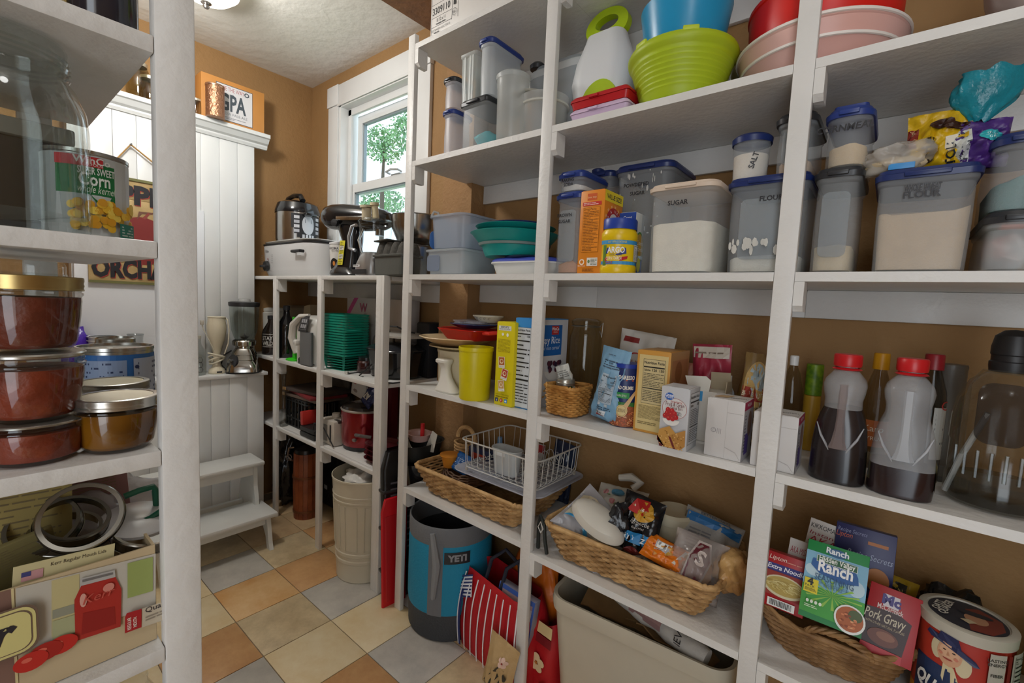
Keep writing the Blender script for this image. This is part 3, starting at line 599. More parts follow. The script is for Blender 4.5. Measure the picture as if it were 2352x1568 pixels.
TEAL = '#129590'; xt, rt_ = rfit(1083, 1285, 520, 1.24)
t = thing('mixing_bowl', 'wide collapsible teal bowl with a grey band stacked on the white box', 'bowl', (xt, 1.24, Z3 + .0645))
k = rt_ / .13
B().lathe([(0, 0), (.085 * k, 0), (.088 * k, .004), (.098 * k, .035), (.101 * k, .036), (.104 * k, .044), (.106 * k, .045), (.128 * k, .075), (.133 * k, .078), (.130 * k, .080), (.120 * k, .073), (.1 * k, .045), (.08 * k, .006), (0, .006)], 40).obj('bowl_body', mat(TEAL, .35, col2='#2fa79c', vs_=4.0), t)
B().lathe([(.1017 * k, .0355), (.1055 * k, .0362), (.1085 * k, .0435), (.1065 * k, .0445)], 40).obj('grey_band', mat('#7d8f8d', .5), t)
t = thing('mixing_bowl', 'darker shallow teal bowl nested in the top of the teal stack', 'bowl', (xt + .006, 1.235, Z3 + .0645 + .074))
B().lathe([(0, 0), (.07 * k, 0), (.108 * k, .014), (.119 * k, .026), (.116 * k, .028), (.1 * k, .014), (.06 * k, .004), (0, .004)], 40).obj('bowl_body', mat('#0f8682', .4), t)
t = thing('bowl_lid', 'navy lid lying in the shallow teal bowl', 'lid', (xt + .02, 1.235, Z3 + .0645 + .084)); B().lathe([(0, .004), (.085 * k, .004), (.093 * k, .024), (.088 * k, .027), (0, .024)], 36).obj('lid_disc', mat('#17205a', .45), t)
t = thing('pot_holder', 'teal silicone lid with a round emblem poking up behind the teal bowls', 'lid', (xt - .075, 1.36, Z3 + .15), 0)
Mx = Matrix.Rotation(math.radians(62), 4, 'X') @ Matrix.Rotation(.3, 4, 'Z')
B().loft([(0, .045, .03, .028), (.008, .043, .028, .026)], 7, M_=Matrix.Translation((0, 0, .03)) @ Mx).obj('lid_panel', mat('#2a9d92', .45), t)
p = Pr(lambda u, v, l: Matrix.Translation((0, 0, .03)) @ Mx @ Vector((u, v, .0085 + l))); p.ell(0, 0, .017, .017, '#1b6f69', r0=.85); p.ell(0, 0, .010, .012, '#1b6f69', r0=.7); p.obj(t, 'emblem')
# ================================================================== UPPER SHELVES (z 1.78 and 2.198)
Z2 = 1.7806; ZT = 2.1986
WHT = mat('#d9d9d6', .42)
t, w, h, p, q = carton('paper_carton', 'white paper carton printed 3309110 on the top shelf under the soffit', 'box', 991, 1262, 6, 1.115, .30, ZT, '#d6d3ce', h=.225)
p.rect(.004, .006, .105, .0075, '#2b2b2e', up=False); p.rect(.004, .006, .0055, .2, '#2b2b2e', up=False); p.rect(.11, .03, .1115, .2, '#2b2b2e', up=False); p.rect(.14, .03, .1415, .2, '#2b2b2e', up=False)
p.rect(.004, .033, .11, .0342, '#2b2b2e', up=False); p.rect(.004, .064, .11, .0652, '#2b2b2e', up=False); p.rect(.004, .108, .11, .1092, '#2b2b2e')
p.text('3309110', .055, .074, .024, '#232326', w=.09, bold=.01); p.text('8 1/2 x 11', .055, .047, .012, '#232326', w=.045); p.lines(.03, .036, .085, .044, 1, '#4a4a4d'); p.text('ELITE-4739 102C 70315', .055, .018, .007, '#3a3a3d', w=.095); p.lines(.02, .009, .07, .015, 1, '#3a3a3d', 4, .6)
p.text('1', .125, .076, .05, '#232326', bold=.03); p.ell(.125, .05, .011, .012, '#3a3a3d', r0=.9); p.lines(.117, .046, .133, .054, 2, '#555558', 3)
p.ell(.18, .105, .024, .027, '#2b2b2e', 30, r0=.88); p.poly([(.163, .121), (.168, .126), (.198, .089), (.193, .084)], '#2b2b2e'); p.text('RECYCLE', .18, .1, .008, '#2b2b2e'); p.text('16', .23, .09, .04, '#2b2b2e'); p.obj(t)
# bay 1 of z 1.78
t, w, h = rect_item('storage_canister', 'clear box with black lid holding something turquoise, under two tall pitchers', 'canister', 1057, 1116, 225, 1.112, .17, Z2, yref=280, lid=BLACKLID, r=.012, panel=False, body=frost('#bfc6c9', .30))
B().blob((0.01, .0, .035), (w * .36, .06, .032), 3, .25, 5, 2).obj('turquoise_cloth', mat('#45b6bd', .8, bump=.3), t); zl = Z2 + h + .001
t, w, h = rect_item('pitcher', 'open clear ribbed pitcher standing left on the black lidded box', 'pitcher', 1054, 1092, 122, 1.135, .11, zl, yref=190, r=.01, panel=False, taper=.86, body=frost('#cfdad8', .38))
for s_ in (-.2, .1, .25): B().box(w * s_, w * s_ + .006, -.055, -.0525, .01, h - .012).obj('rib', frost('#e6ecea', .5), t, smooth=False)
t, w, h = rect_item('storage_canister', 'tall frosted canister with a bright blue lid standing on the black lidded box', 'canister', 1096, 1128, 86, 1.118, .17, zl, yref=150, lid=BLUELID, r=.022, panel=False, taper=.93, body=frost('#ccd2d6', .62))
t, r, h = rnd_item('storage_canister', 'tall round frosted canister with matching translucent lid', 'canister', 1140, 1214, 152, YF + .045, Z2, yref=240, lid=frost('#ccd2d2', .5), body=frost('#c8ccc9', .52))
x, r = rfit(1192, 1308, 240, YF + .118); zt = Hz(1245, 188, YF + .03); h = zt - Z2 - .01
t = thing('storage_tub', 'round frosted tub with a loose handled lid, jutting over the shelf edge behind the post', 'tub', (x, YF + .118, Z2))
B().lathe([(0, 0), (r * .86, 0), (r * .89, .004), (r * .94, h * .78), (r * .99, h * .8), (r, h)], 36).obj('body', frost('#cdcfcd', .5), t)
B().lathe([(r * .945, h * .775), (r + .001, h * .79), (r + .002, h * .82), (r * .99, h * .84)], 36).obj('rim_band', frost('#e5e4da', .7), t)
Mx = Matrix.Translation((-.02, -.01, h + .008)) @ Matrix.Rotation(.16, 4, 'Y')
B().lathe([(0, 0), (r * .8, 0), (r * .83, .006), (0, .008)], 32, M_=Mx).obj('lid', frost('#bdbcb0', .6), t); B().lathe([(0, .0), (.03, .0), (.034, .004), (.0, .006)], 16, (-r * .92, -.03, h + .026), sx=1.1, sy=.6).obj('lid_grip', frost('#c9c7b8', .75), t)
x = ony(1270, 170, 1.33).x; zt = Hz(1270, 112, 1.22)
t = thing('storage_tub', 'large frosted tub with a rounded lid at the back behind the handled tub', 'tub', (x + .045, 1.362, Z2)); W, h = .125, zt - Z2
B().loft([(0, W * .85, .08, .06), (h * .75, W, .090, .06), (h * .9, W + .004, .092, .06), (h, W - .02, .08, .05)], 7).obj('body', frost('#a9b2b8', .55), t)
B().loft([(h * .86, W + .003, .092, .06), (h * .92, W + .007, .094, .06), (h * .94, W + .003, .092, .06)], 7, cap0=False, cap1=False).obj('rim_band', frost('#d5d9da', .6), t)
B().lathe([(0, 0), (.026, 0), (.028, .012), (.02, .02), (0, .021)], 18, (-.09, -.06, h + .001)).obj('black_knob', BLACKLID, t)
zz = Z2
for lab, y0, hh, lm in (('small clear canister with a blue flip lid beside the window casing', 252, .10, BLUELID), ('small clear canister with dark oval lid stacked on the flip lid canister', 178, .085, BLACKLID)):
    x = ony(1041, 300, 1.18).x; zt = Hz(1041, y0, 1.16)
    t = thing('storage_canister', lab, 'canister', (x, 1.20, zz)); rectbox(t, .062, .1, zt - zz - .012, lid=lm, lidh=.014, r=.02, panel=False, body=frost('#d2d4dc', .5), tab=True); zz = zt + .004
# bay 2
x = ony(1384, 150, 1.28).x
t = thing('batter_dispenser', 'white dispenser jug with a lime green holed cap, leaning behind the red box', 'jug', (x + .005, 1.28, Z2 + .014), 0, rot=(math.radians(-4), math.radians(-1), 0)); t.scale = (1.08, 1.05, 1.05)
B().loft([(0, .045, .035, .03), (.01, .05, .04, .035), (.09, .083, .055, .05), (.15, .095, .06, .055), (.21, .085, .055, .05), (.27, .062, .04, .035), (.285, .058, .036, .03)], 8).obj('body', frost('#e6e8ea', .9), t)
LIME = mat('#a9c415', .38, var=.03)
n = 28; outer = [(-.062, .283), (.064, .283), (.060, .325), (.040, .352), (.0, .362), (-.040, .350), (-.058, .322)]
def ringplate(b, cx, cz, rx, rz, ix, iz, y0, y1, oz=0, n=32, clip=None):
    o = [(cx + rx * math.cos(2 * PI * i / n), max(clip if clip is not None else -9, cz + rz * math.sin(2 * PI * i / n))) for i in range(n)]; k = [(cx + ix * math.cos(2 * PI * i / n), cz + oz + iz * math.sin(2 * PI * i / n)) for i in range(n)]
    R = [[Vector((a, y0, c)) for a, c in o], [Vector((a, y1, c)) for a, c in o], [Vector((a, y1, c)) for a, c in k], [Vector((a, y0, c)) for a, c in k]]; R.append(R[0]); return b.quadring(R, False, False)
ringplate(B(), 0, .315, .066, .050, .036, .020, -.012, .012, .008, clip=.284).obj('handle_cap', LIME, t)
ringplate(B(), .02, .055, .058, .075, .032, .045, -.062, -.05, -.02, clip=.0).obj('lime_base_ring', LIME, t)
for lab, z0, z1, m in (('flat lilac plastic box under the red one at the shelf edge', 0, .030, mat('#cdb6d2', .4)), ('flat red plastic box on the lilac one, before the white jug', .031, .063, mat('#b81a22', .35))):
    xc, w = wfit(1309, 1440, 225, 1.106)
    t = thing('shelf_box', lab, 'box', (xc + .0, 1.152, Z2 + z0)); W = w / 2
    B().loft([(0, W - .004, .038, .01), ((z1 - z0) * .55, W, .042, .01)]).obj('body', m, t)
    B().loft([((z1 - z0) * .57, W + .003, .044, .01), ((z1 - z0) * .75, W + .002, .043, .01), (z1 - z0, W - .006, .037, .01)]).box(-W * .3, W * .02, -.049, -.043, (z1 - z0) * .6, (z1 - z0) * .8).obj('lid', m, t)
x, r = rfit(1447, 1704, 75, YF + .098)
t = thing('mixing_bowl', 'big lime green ribbed bowl at the front edge of the upper shelf', 'bowl', (x, YF + .098, Z2)); h = Hz(1575, 60, YF - .03) - Z2
pr_ = [(0, 0), (r * .66, 0), (r * .70, .006)]
for i in range(7):
    v0 = .02 + i * (h - .05) / 7; rr_ = r * (.715 + .028 * i)
    pr_ += [(rr_, v0), (rr_ + r * .028, v0 + (h - .05) / 14), (rr_ + r * .018, v0 + (h - .05) / 7 - .003)]
pr_ += [(r * .93, h - .024), (r * .985, h - .018), (r, h - .008), (r * .97, h), (r * .92, h - .006), (r * .66, .012), (0, .01)]
B().lathe(pr_, 48).obj('bowl_body', mat('#a7bd1d', .45, var=.03, vs_=4.0), t, ang=.9)
for a in (-118, -62, 60): B().box(-.018, .018, -.004, .004, 0, .012, .003, M_=Matrix.Rotation(math.radians(a), 4, 'Z') @ Matrix.Translation((r * .95, 0, h - .004)) @ Matrix.Rotation(PI / 2, 4, 'Z')).obj('rim_tab', mat('#bcd02c', .45), t)
t = thing('mixing_bowl', 'bright blue bowl standing behind and above the lime bowl', 'bowl', (x + .0, YF + .102, Z2 + .016))
B().lathe([(0, 0), (.05, 0), (.06, .01), (.075, .03), (.089, .09), (.104, .19), (.110, .225), (.106, .227), (.086, .10), (.06, .014), (0, .012)], 40).obj('bowl_body', mat('#1d93c4', .3), t)
t = thing('mixing_bowl', 'pale glass bowl seen between the blue and the red bowls', 'bowl', (ony(1722, 40, 1.37).x - .05, 1.405, Z2)); B().lathe([(0, 0), (.03, 0), (.04, .02), (.048, .1), (.045, .16), (.040, .2), (.038, .2), (.043, .1), (.035, .01), (0, .008)], 30).obj('bowl_body', glass('#c8dbcc', .2, .1, .85), t)
xp, rp = rfit(1697, 2095, 60, 1.285)
t = thing('mixing_bowl', 'very wide pale pink translucent bowl with white rim lines, crossed by the post', 'bowl', (xp, 1.298, Z2)); r = min(rp, .174)
B().lathe([(0, 0), (r * .62, 0), (r * .72, .008), (r * .84, .030), (r * .90, .052), (r * .915, .054), (r * .93, .058), (r * .94, .062), (r * .98, .093), (r * .995, .095), (r, .103), (r * .99, .106), (r * .9, .064), (r * .7, .015), (0, .01)], 56).obj('bowl_body', mat('#d8a79d', .4, col2='#e3c2bc', vs_=3.0), t)
for (q0, z0) in ((.998, .0965), (.938, .0575)): B().lathe([(r * q0, z0), (r * q0 + .0035, z0 + .001), (r * q0 + .0035, z0 + .006), (r * q0, z0 + .007)], 56).obj('white_band', mat('#ebe4de', .4), t)
t = thing('mixing_bowl', 'tall bright red bowl nested in the pink bowl', 'bowl', (xp + .003, 1.299, Z2 + .0185)); q = r * .90
B().lathe([(0, 0), (q * .5, 0), (q * .68, .010), (q * .84, .035), (q * .94, .07), (q * .99, .12), (q * 1.0, .17), (q * 1.02, .172), (q * 1.02, .18), (q * .98, .172), (q * .95, .11), (q * .6, .02), (0, .012)], 48).obj('bowl_body', mat('#d8190f', .4, var=.03), t)
t = thing('mixing_bowl', 'large pinkish grey bowl at the top right corner of the picture', 'bowl', (.245, 1.275, Z2))
B().lathe([(0, 0), (.08, 0), (.11, .008), (.14, .04), (.16, .10), (.17, .17), (.166, .172), (.15, .1), (.1, .02), (0, .012)], 48).obj('bowl_body', mat('#b59a98', .45, col2='#a9a6a0', vs_=3.0), t)

# ================================================================== SHELF AT z .933
Z4 = .9336
CREAM = mat('#d5c9ac', .35, var=.03)
xd, rd_ = rfit(983, 1150, 850, 1.26)
t = thing('enamel_pot', 'cream round canister behind the white pedestal, holding up the platters', 'pot', (xd, 1.26, Z4)); rd_ = .105; hd = .148
B().lathe([(0, 0), (rd_ * .93, 0), (rd_ * .96, .01), (rd_, hd * .9), (rd_ + .003, hd - .01), (rd_ + .004, hd - .002), (rd_ - .003, hd), (0, hd)], 40).obj('body', CREAM, t)
xq = ony(1022, 850, 1.13).x
t = thing('pedestal_stand', 'white flared plastic pedestal at the front of the cream canister', 'stand', (xq + .002, 1.135, Z4))
W_ = mat('#dcd9d0', .35)
B().loft([(0, .052, .026, .025, .012, 0), (.006, .055, .028, .025, .012, 0), (.03, .038, .02, .02, .006, 0), (.055, .024, .016, .014, 0, 0), (.085, .020, .013, .012, -.004, 0), (.10, .026, .018, .016, -.008, 0), (.108, .034, .024, .02, -.012, 0), (.116, .034, .024, .02, -.012, 0), (.120, .030, .020, .018, -.012, 0)], 8).obj('pedestal', W_, t)
x1, r1 = rfit(937, 1160, 752, 1.225); zp = Z4 + hd + .001
def platter(name, lab, x, y, z, r, h, m, n=12, amp=.06, lob=8):
    t = thing(name, lab, 'dish', (x, y, z)); b = B(); R_ = []
    N = 96
    for (k, zz, a) in ((.55, 0, 0), (.62, .003, 0), (.8, h * .45, .3), (1, h, 1), (.985, h + .003, 1), (.78, h * .5 + .003, .3), (.5, .004, 0)):
        R_.append([Vector((r * k * (1 + amp * a * abs(math.sin(lob * PI * i / N))) * math.cos(2 * PI * i / N), r * k * .88 * (1 + amp * a * abs(math.sin(lob * PI * i / N))) * math.sin(2 * PI * i / N), zz)) for i in range(N)])
    b.quadring(R_).obj('dish_body', m, t); return t
platter('serving_platter', 'plain beige dish directly on the cream canister', x1 + .02, 1.228, zp, .125, .012, mat('#c9b892', .4))
platter('serving_platter', 'scalloped tan stoneware platter jutting past the first post, under the red dish', x1, 1.225, zp + .0165, .148, .028, mat('#c9a77a', .4, col2='#dcc9a0', vs_=6.0), amp=.05, lob=6)
xr_, w = wfit(952, 1150, 745, 1.14); zr_ = zp + .043
t = thing('baking_dish', 'red oblong baking dish with rounded side handles on the tan platter', 'dish', (xr_ - .0, 1.235, zr_))
RED = mat('#c11d17', .25, var=.03)
B().loft([(0, .078, .07, .03), (.004, .082, .073, .03), (.034, .105, .09, .035), (.037, .112, .096, .04), (.040, .112, .096, .04), (.040, .102, .087, .035), (.006, .078, .07, .03)], 7).obj('dish_body', RED, t)
for s_ in (-1, 1): B().tube([(s_ * .104, -.05, .032), (s_ * .128, -.046, .032), (s_ * .137, -.02, .034), (s_ * .137, .02, .034), (s_ * .128, .046, .032), (s_ * .104, .05, .032)], .007).obj('handle', mat('#dd3a30', .25), t)
blue = mat('#1b2850', .2, var=.2, bump=.3, bs=30.0)
t = platter('patterned_plate', 'navy plate with white stars wrapped in shiny plastic on the red dish', xr_ + .02, 1.225, zr_ + .0425, .095, .016, blue, amp=.04)
p = Pr(lambda u, v, l: Vector((u, v, .0205 + .12 * abs(u * u + v * v) + l)));
for (a, c) in ((-.05, .0), (-.02, -.03), (.03, -.04), (.0, .03), (.05, .01), (.055, -.03)):
    p.poly([(a + (.009 if k % 2 == 0 else .0035) * math.cos(k * PI / 5 + .3), c + (.009 if k % 2 == 0 else .0035) * math.sin(k * PI / 5 + .3)) for k in range(10)], '#e3e3e0', up=False)
p.up().obj(t, 'star_pattern')
B().blob((.0, 0, .022), (.085, .07, .012), 3, .2, 6, 3).obj('plastic_wrap', film('#c9cfe0', .30), t, ang=1.4)
t = platter('patterned_plate', 'cream edged bowl with a scroll pattern stacked by the navy plate', xr_ + .075, 1.24, zr_ + .069, .06, .022, mat('#cdc6b4', .3), amp=.02)
p = Pr(lambda u, v, l: Vector((.061 * math.cos(math.radians(-90) + u / .06) * (.8 + .2 * v / .022), .0537 * math.sin(math.radians(-90) + u / .06) * (.8 + .2 * v / .022) - l, .002 + v)))
for i in range(6): p.ell(-.045 + i * .018, .012, .005, .004, '#3b3036', 14, a0=20, a1=300, r0=.75, up=False)
p.obj(t, 'scroll_pattern')
t = thing('grill_rack', 'small dark rack leaning at the back between plates and boxes', 'rack', (-1.02, 1.40, Z4 + .001)); rb = B()
fr = [(-.05, 0, .02), (.05, 0, .02), (.06, .02, .24), (-.04, .02, .24)]; rb.tube(fr + [fr[0]], .003)
for i in range(6): rb.tube([(-.04 + i * .016, 0, .02), (-.03 + i * .016, .02, .24)], .002, 6)
rb.tube([(-.05, 0, .02), (-.05, 0, .0)], .003); rb.tube([(.05, 0, .02), (.05, 0, .0)], .003)
rb.obj('wire_frame', mat('#3a3230', .4, .5), t)
x, r = rfit(1064, 1146, 860, YF + .062); h = Hz(1103, 800, YF) - Z4
t = thing('plastic_tumbler', 'open bright yellow plastic tumbler at the shelf edge', 'tumbler', (x, YF + .032, Z4)); r *= .97
B().lathe([(0, 0), (r * .84, 0), (r * .87, .004), (r * .96, h - .016), (r * .99, h - .014), (r, h - .012), (r * .985, h), (r * .95, h), (r * .84, .006), (0, .006)], 40).obj('body', mat('#d3c409', .35, var=.03), t)
YEL = '#d8c80f'
t, w, h, p, q = carton('breakfast_box', 'narrow yellow carton with three snapshot pictures and social icons', 'box', 1134.5, 1175, 739, 1.124, .17, Z4, YEL, yref=930)
p.rect(w * .1, h * .90, w * .8, h * .955, '#dfe0dc'); p.text('BISCUITS', w * .45, h * .93, .006, '#2a2a2a', bold=.02); p.text('MAKES 8 MUFFINS', w * .45, h * .91, .004, '#2a2a2a', w=w * .6)
p.ell(w * .35, h * .855, .005, .005, '#ecebe0', 10); p.ell(w * .62, h * .85, .005, .006, '#ecebe0', 10); p.lines(w * .1, h * .64, w * .8, h * .80, 11, '#8a7a18', 2, .3)
for i, (u, v, a, c) in enumerate(((.36, .52, 4, '#b5622c'), (.56, .38, -12, '#b8452e'), (.42, .24, 8, '#c79a5a'))):
    cu, cv = w * u, h * v; ca, sa = math.cos(math.radians(a)), math.sin(math.radians(a)); R2 = lambda x_, y_: (cu + x_ * ca - y_ * sa, cv + x_ * sa + y_ * ca)
    p.poly([R2(-.013, -.018), R2(.013, -.018), R2(.013, .018), R2(-.013, .018)], '#ece9e0'); p.poly([R2(-.0115, -.009), R2(.0115, -.009), R2(.0115, .0165), R2(-.0115, .0165)], c); p.ell(*R2(0, .003), .008, .008, '#ead9b8', 14); p.ell(*R2(.001, .004), .005, .005, c, 12); p.text('sweet butter', *R2(0, -.0145), .003, '#555555')
p.text('JOIN THE DISCUSSION', w * .5, h * .13, .0045, '#6a5d10', w=w * .75); p.lines(w * .15, h * .10, w * .85, h * .12, 1, '#6a5d10', 5)
p.rect(w * .14, h * .045, w * .30, h * .09, '#23305c'); p.text('f', w * .23, h * .052, .007, '#e9ecf2', bold=.03); p.ell(w * .48, h * .068, w * .09, w * .09, '#b8402c', 18); p.text('P', w * .48, h * .056, .006, '#f0e6e0'); p.rect(w * .66, h * .045, w * .82, h * .09, '#3f8fc4'); p.ell(w * .74, h * .067, w * .05, w * .04, '#e6f0f5', 10); p.obj(t)
t, w, h, p, q = carton('cereal_box', 'blue edged cereal carton, nutrition panel to the front, rice cereal picture on its side', 'box', 1176, 1214, 730, 1.140, .205, Z4, '#2f87c9', yref=935)
p.nutri(w * .06, h * .01, w * .94, h * .90, 2, '#cdd2d6'); p.obj(t); D = .205
q.rect(.004, 0, D - .002, h * .99, '#d5d7da'); q.rect(.02, h * .58, D * .82, h * .93, '#1f67b4'); q.rect(D * .52, h * .82, D * .72, h * .92, '#c3322c'); q.text('WinCo', D * .62, h * .87, .010, '#f2f0ee', bold=.03); q.text('FOODS', D * .62, h * .84, .005, '#f2f0ee')
q.text('Crispy Rice', D * .42, h * .72, .024, '#e9f0f6', w=D * .68, bold=.01); q.text('toasted rice cereal', D * .42, h * .65, .013, '#cfe0ee', w=D * .66, it=.3)
q.ell(D * .6, h * .40, .05, .032, '#e8e6e0', a0=180, a1=360); 
for k in range(14): q.ell(D * .6 + rd.uniform(-.04, .04), h * .42 + rd.uniform(-.002, .022), .009, .009, rd.choice(['#3b2430', '#5a2a38', '#2c2038']), 10)
for k in range(20): q.ell(D * .45 + rd.uniform(-.07, .07), h * .12 + rd.uniform(-.02, .04), .008, .004, rd.choice(['#c99f62', '#b98a4c', '#d8b57c']), 8)
q.obj(t, 'side_print')
# clamp jar
xj, rj = rfit(1309, 1384, 760, 1.385)
t = thing('clamp_jar', 'tall empty clip-top glass jar at the back beside the cereal carton', 'jar', (xj, 1.385, Z4)); GL = glass('#dfe3dc', .22, .05, .86); hj = Hz(1347, 745, 1.385) - Z4
B().lathe([(0, 0), (rj * .95, 0), (rj, .008), (rj, hj * .84), (rj * .9, hj * .92), (rj * .86, hj * .95), (rj * .86, hj)], 32).obj('glass_body', GL, t)
B().lathe([(rj * .8, hj + .001), (rj * .92, hj + .002), (rj * .93, hj + .012), (rj * .7, hj + .02), (0, hj + .022)], 32).obj('glass_lid', GL, t)
B().tube([(rj * .9 * math.cos(a), rj * .9 * math.sin(a), hj - .006) for a in [2 * PI * i / 28 for i in range(28)]], .0014, 5, True).tube([(rj * .9, 0, hj - .006), (rj * 1.15, 0, hj + .01), (rj * 1.1, 0, hj - .04), (rj * .95, 0, hj - .02)], .0016, 5).tube([(-rj * .9, 0, hj - .006), (-rj * 1.1, 0, hj + .008), (-rj * .8, 0, hj + .014)], .0016, 5).obj('wire_clip', mat('#a8a49c', .3, .9), t)
# ---- wicker
def weave(t, sec, h, rows=11, stakes=44, m=None, rr_=.0042, seed=1, flare=1.0, r=.02, base=True, nseg=4, zf=None, amp=.0022):
    """real over-and-under strands following rounded-rectangle rings"""
    b = B(); hx0, hy0 = sec; rd = random.Random(seed)
    for k in range(rows):
        v = k / (rows - 1); q = 1 + (flare - 1) * v; base_pts = rrect(hx0 * q, hy0 * q, r * q, 6)
        L = []; P_ = [Vector((a, c, 0)) for a, c in base_pts]; P_.append(P_[0]); tot = sum((P_[i + 1] - P_[i]).length for i in range(len(P_) - 1)); N = stakes * 2
        i = 0; acc = 0
        for s_ in range(N):
            d = tot * s_ / N
            while d > acc + (P_[i + 1] - P_[i]).length: acc += (P_[i + 1] - P_[i]).length; i += 1
            tt = (P_[i + 1] - P_[i]); p_ = P_[i] + tt * ((d - acc) / max(tt.length, 1e-9)); nrm = Vector((tt.y, -tt.x, 0)).normalized()
            ph = 1 if ((s_ // 2 + k) % 2) else -1
            z_ = h * (.04 + .92 * v) + rd.uniform(-.0006, .0006); z_ = zf(p_.x, p_.y, v) if zf else z_
            L.append(p_ + nrm * (ph * amp) + Vector((0, 0, z_)))
        b.tube(L, rr_ * rd.uniform(.85, 1.05), nseg, True)
    o = b.obj('weave', m, t, ang=1.4); o['kind'] = 'stuff'
    b = B()
    for v0 in (1.0,):
        q = flare; pts = [(a, c) for a, c in rrect(hx0 * q, hy0 * q, r * q, 7)]; N = len(pts)
        for ph in (0, PI): b.tube([Vector((a * (1 + .0), c, (zf(a, c, 1.03) if zf else h) + .0035 * math.sin(i * 2.2 + ph))) + Vector((.003 * math.cos(i * 2.2 + ph), .003 * math.cos(i * 2.2 + ph), 0)) for i, (a, c) in enumerate(pts)], rr_ * 1.25, 6, True)
    b.obj('rim', m, t, ang=1.4)
    if base: B().loft([(.0, hx0 * .97, hy0 * .97, r), (.004, hx0 * .97, hy0 * .97, r)]).obj('basket_base', m, t)
    return t
WICK = mat('#d09a52', .55, col2='#ab7433', vs_=30.0, bump=.3); SEA = mat('#cda671', .6, col2='#a07a4c', vs_=26.0, bump=.4)
xb_, wb_ = wfit(1232, 1340, 905, 1.155)
t = thing('wicker_basket', 'honey coloured willow basket with a small jar and a green packet inside', 'basket', (xb_ + .005, 1.20, Z4 + .004)); weave(t, (.05, .05), .085, 12, 30, WICK, .0042, 3, 1.12, .02)
t = thing('small_jar', 'squat glass jar with a silver screw lid sitting in the willow basket', 'jar', (xb_ + .002, 1.185, Z4 + .0045)); 
B().lathe([(0, 0), (.030, 0), (.034, .006), (.036, .05), (.035, .075), (.026, .092), (.026, .10)], 28).obj('glass_body', glass('#d9d2c4', .2, .05, .8), t); B().lathe([(.0285, .088), (.029, .104), (.0275, .107), (0, .107)], 28).lathe([(.029, .094), (.0302, .096), (.029, .098)], 28).obj('screw_lid', mat('#b9b6ac', .3, .85), t)
t, fn = bag('snack_packet', 'white and green foil packet folded over in the willow basket', 'packet', (xb_ + .028, 1.205, Z4 + .02), .05, .14, .02, mat('#cfcfc8', .35, var=.1, bump=.4), rot=(.1, -.35, 0), seed=8)
p = PB(fn, .05, .14); p.rect(-.024, .02, .022, .09, '#2f8f3a', 4, 8); p.rect(-.02, .015, .0, .035, '#c23a2c', 3, 3); p.lines(-.015, .1, .02, .125, 4, '#7a7a74'); p.obj(t)
# blue pouch
xb2, w = wfit(1340, 1447, 870, 1.18)
t, fn = bag('snack_pouch', 'tall pale blue stand-up pouch with a nutrition panel, leaning left', 'pouch', (xb2 - .006, 1.195, Z4 + .007), .098, .215, .05, mat('#7ba6c4', .4, var=.06, bump=.35, bs=18.0), -6, rot=(math.radians(-2), math.radians(7), math.radians(-8)), seed=11, top=.45)
p = PB(fn, .098, .215); p.lines(-.028, .155, .035, .18, 4, '#31465c', 3); p.nutri(-.02, .055, .028, .14, 5, '#a9b9c6'); p.rect(-.018, .046, .02, .054, '#b9c4cc'); p.lines(-.02, .035, .03, .045, 2, '#31465c', 8); p.rect(-.014, .018, .018, .034, '#c7cdd2', 3, 3); p.text('KIRKLAND', .002, .0255, .0058, '#22242c', w=.026, bold=.03); p.rect(-.011, .0185, .015, .0235, '#7a1f24'); p.lines(-.018, .192, .03, .198, 1, '#4b6a84', 4); p.obj(t)
# bread crumb canister
x, r = rfit(1405, 1466, 910, 1.22); h = Hz(1436, 832, 1.22) - Z4; r_c = r
t = thing('bread_crumb_canister', 'round blue bread crumb canister with a wooden spoon and pasta picture', 'canister', (x, 1.22, Z4))
B().lathe([(0, 0), (r, 0), (r, h - .008)], 36, cap=False).obj('body', mat('#1d2f66', .4), t); B().lathe([(r + .0015, h - .012), (r + .002, h - .001), (r - .003, h), (0, h)], 36).obj('lid', mat('#1f3b9a', .35), t)
a0 = math.degrees(math.atan2(-1.22, -x)); p = Pr(cyl(r, a0)); L = r * 1.4
p.poly([(-.02, h * .86), (0, h * .9), (.02, h * .86)], '#c8452b'); p.text('PROGRESSO', -.004, h * .76, .011, '#ece6da', w=.058, bold=.03); p.rect(.0, h * .735, .022, h * .75, '#c8552b'); p.text('BREAD CRUMBS', -.006, h * .60, .010, '#ece6da', w=.056, bold=.03)
p.rect(-L, h * .46, .012, h * .55, '#2f8f4a', 6); p.text('ITALIAN STYLE', -.012, h * .485, .0065, '#ece6da', w=.032)
p.rect(-L, .002, L, h * .36, '#9a5a3a', 12); p.rect(-L, h * .33, L, h * .40, '#3b7a3c', 12)
for k in range(60): a_, b_ = rd.uniform(-L * .9, L * .9), rd.uniform(.006, h * .33); p.ell(a_, b_, .007, .004, rd.choice(['#d98a5a', '#c7623c', '#e0a878', '#b04a2c']), 12, a0=rd.uniform(0, 180), a1=rd.uniform(240, 360), r0=.6, up=(k % 6 == 0))
p.poly([(-.004, h * .34), (.004, h * .28), (.03, h * .56), (.027, h * .60)], '#d8b483'); p.ell(-.006, h * .27, .014, .017, '#dcc68c'); p.ell(-.006, h * .27, .012, .015, '#a98648', r0=.93); p.text("AMERICA'S", -.006, h * .275, .005, '#5a3a1c', w=.018); p.text('FAVORITE', -.006, h * .245, .005, '#5a3a1c', w=.018); p.rect(.034, h * .5, .042, h * .86, '#c9c9cc', 2); p.obj(t)
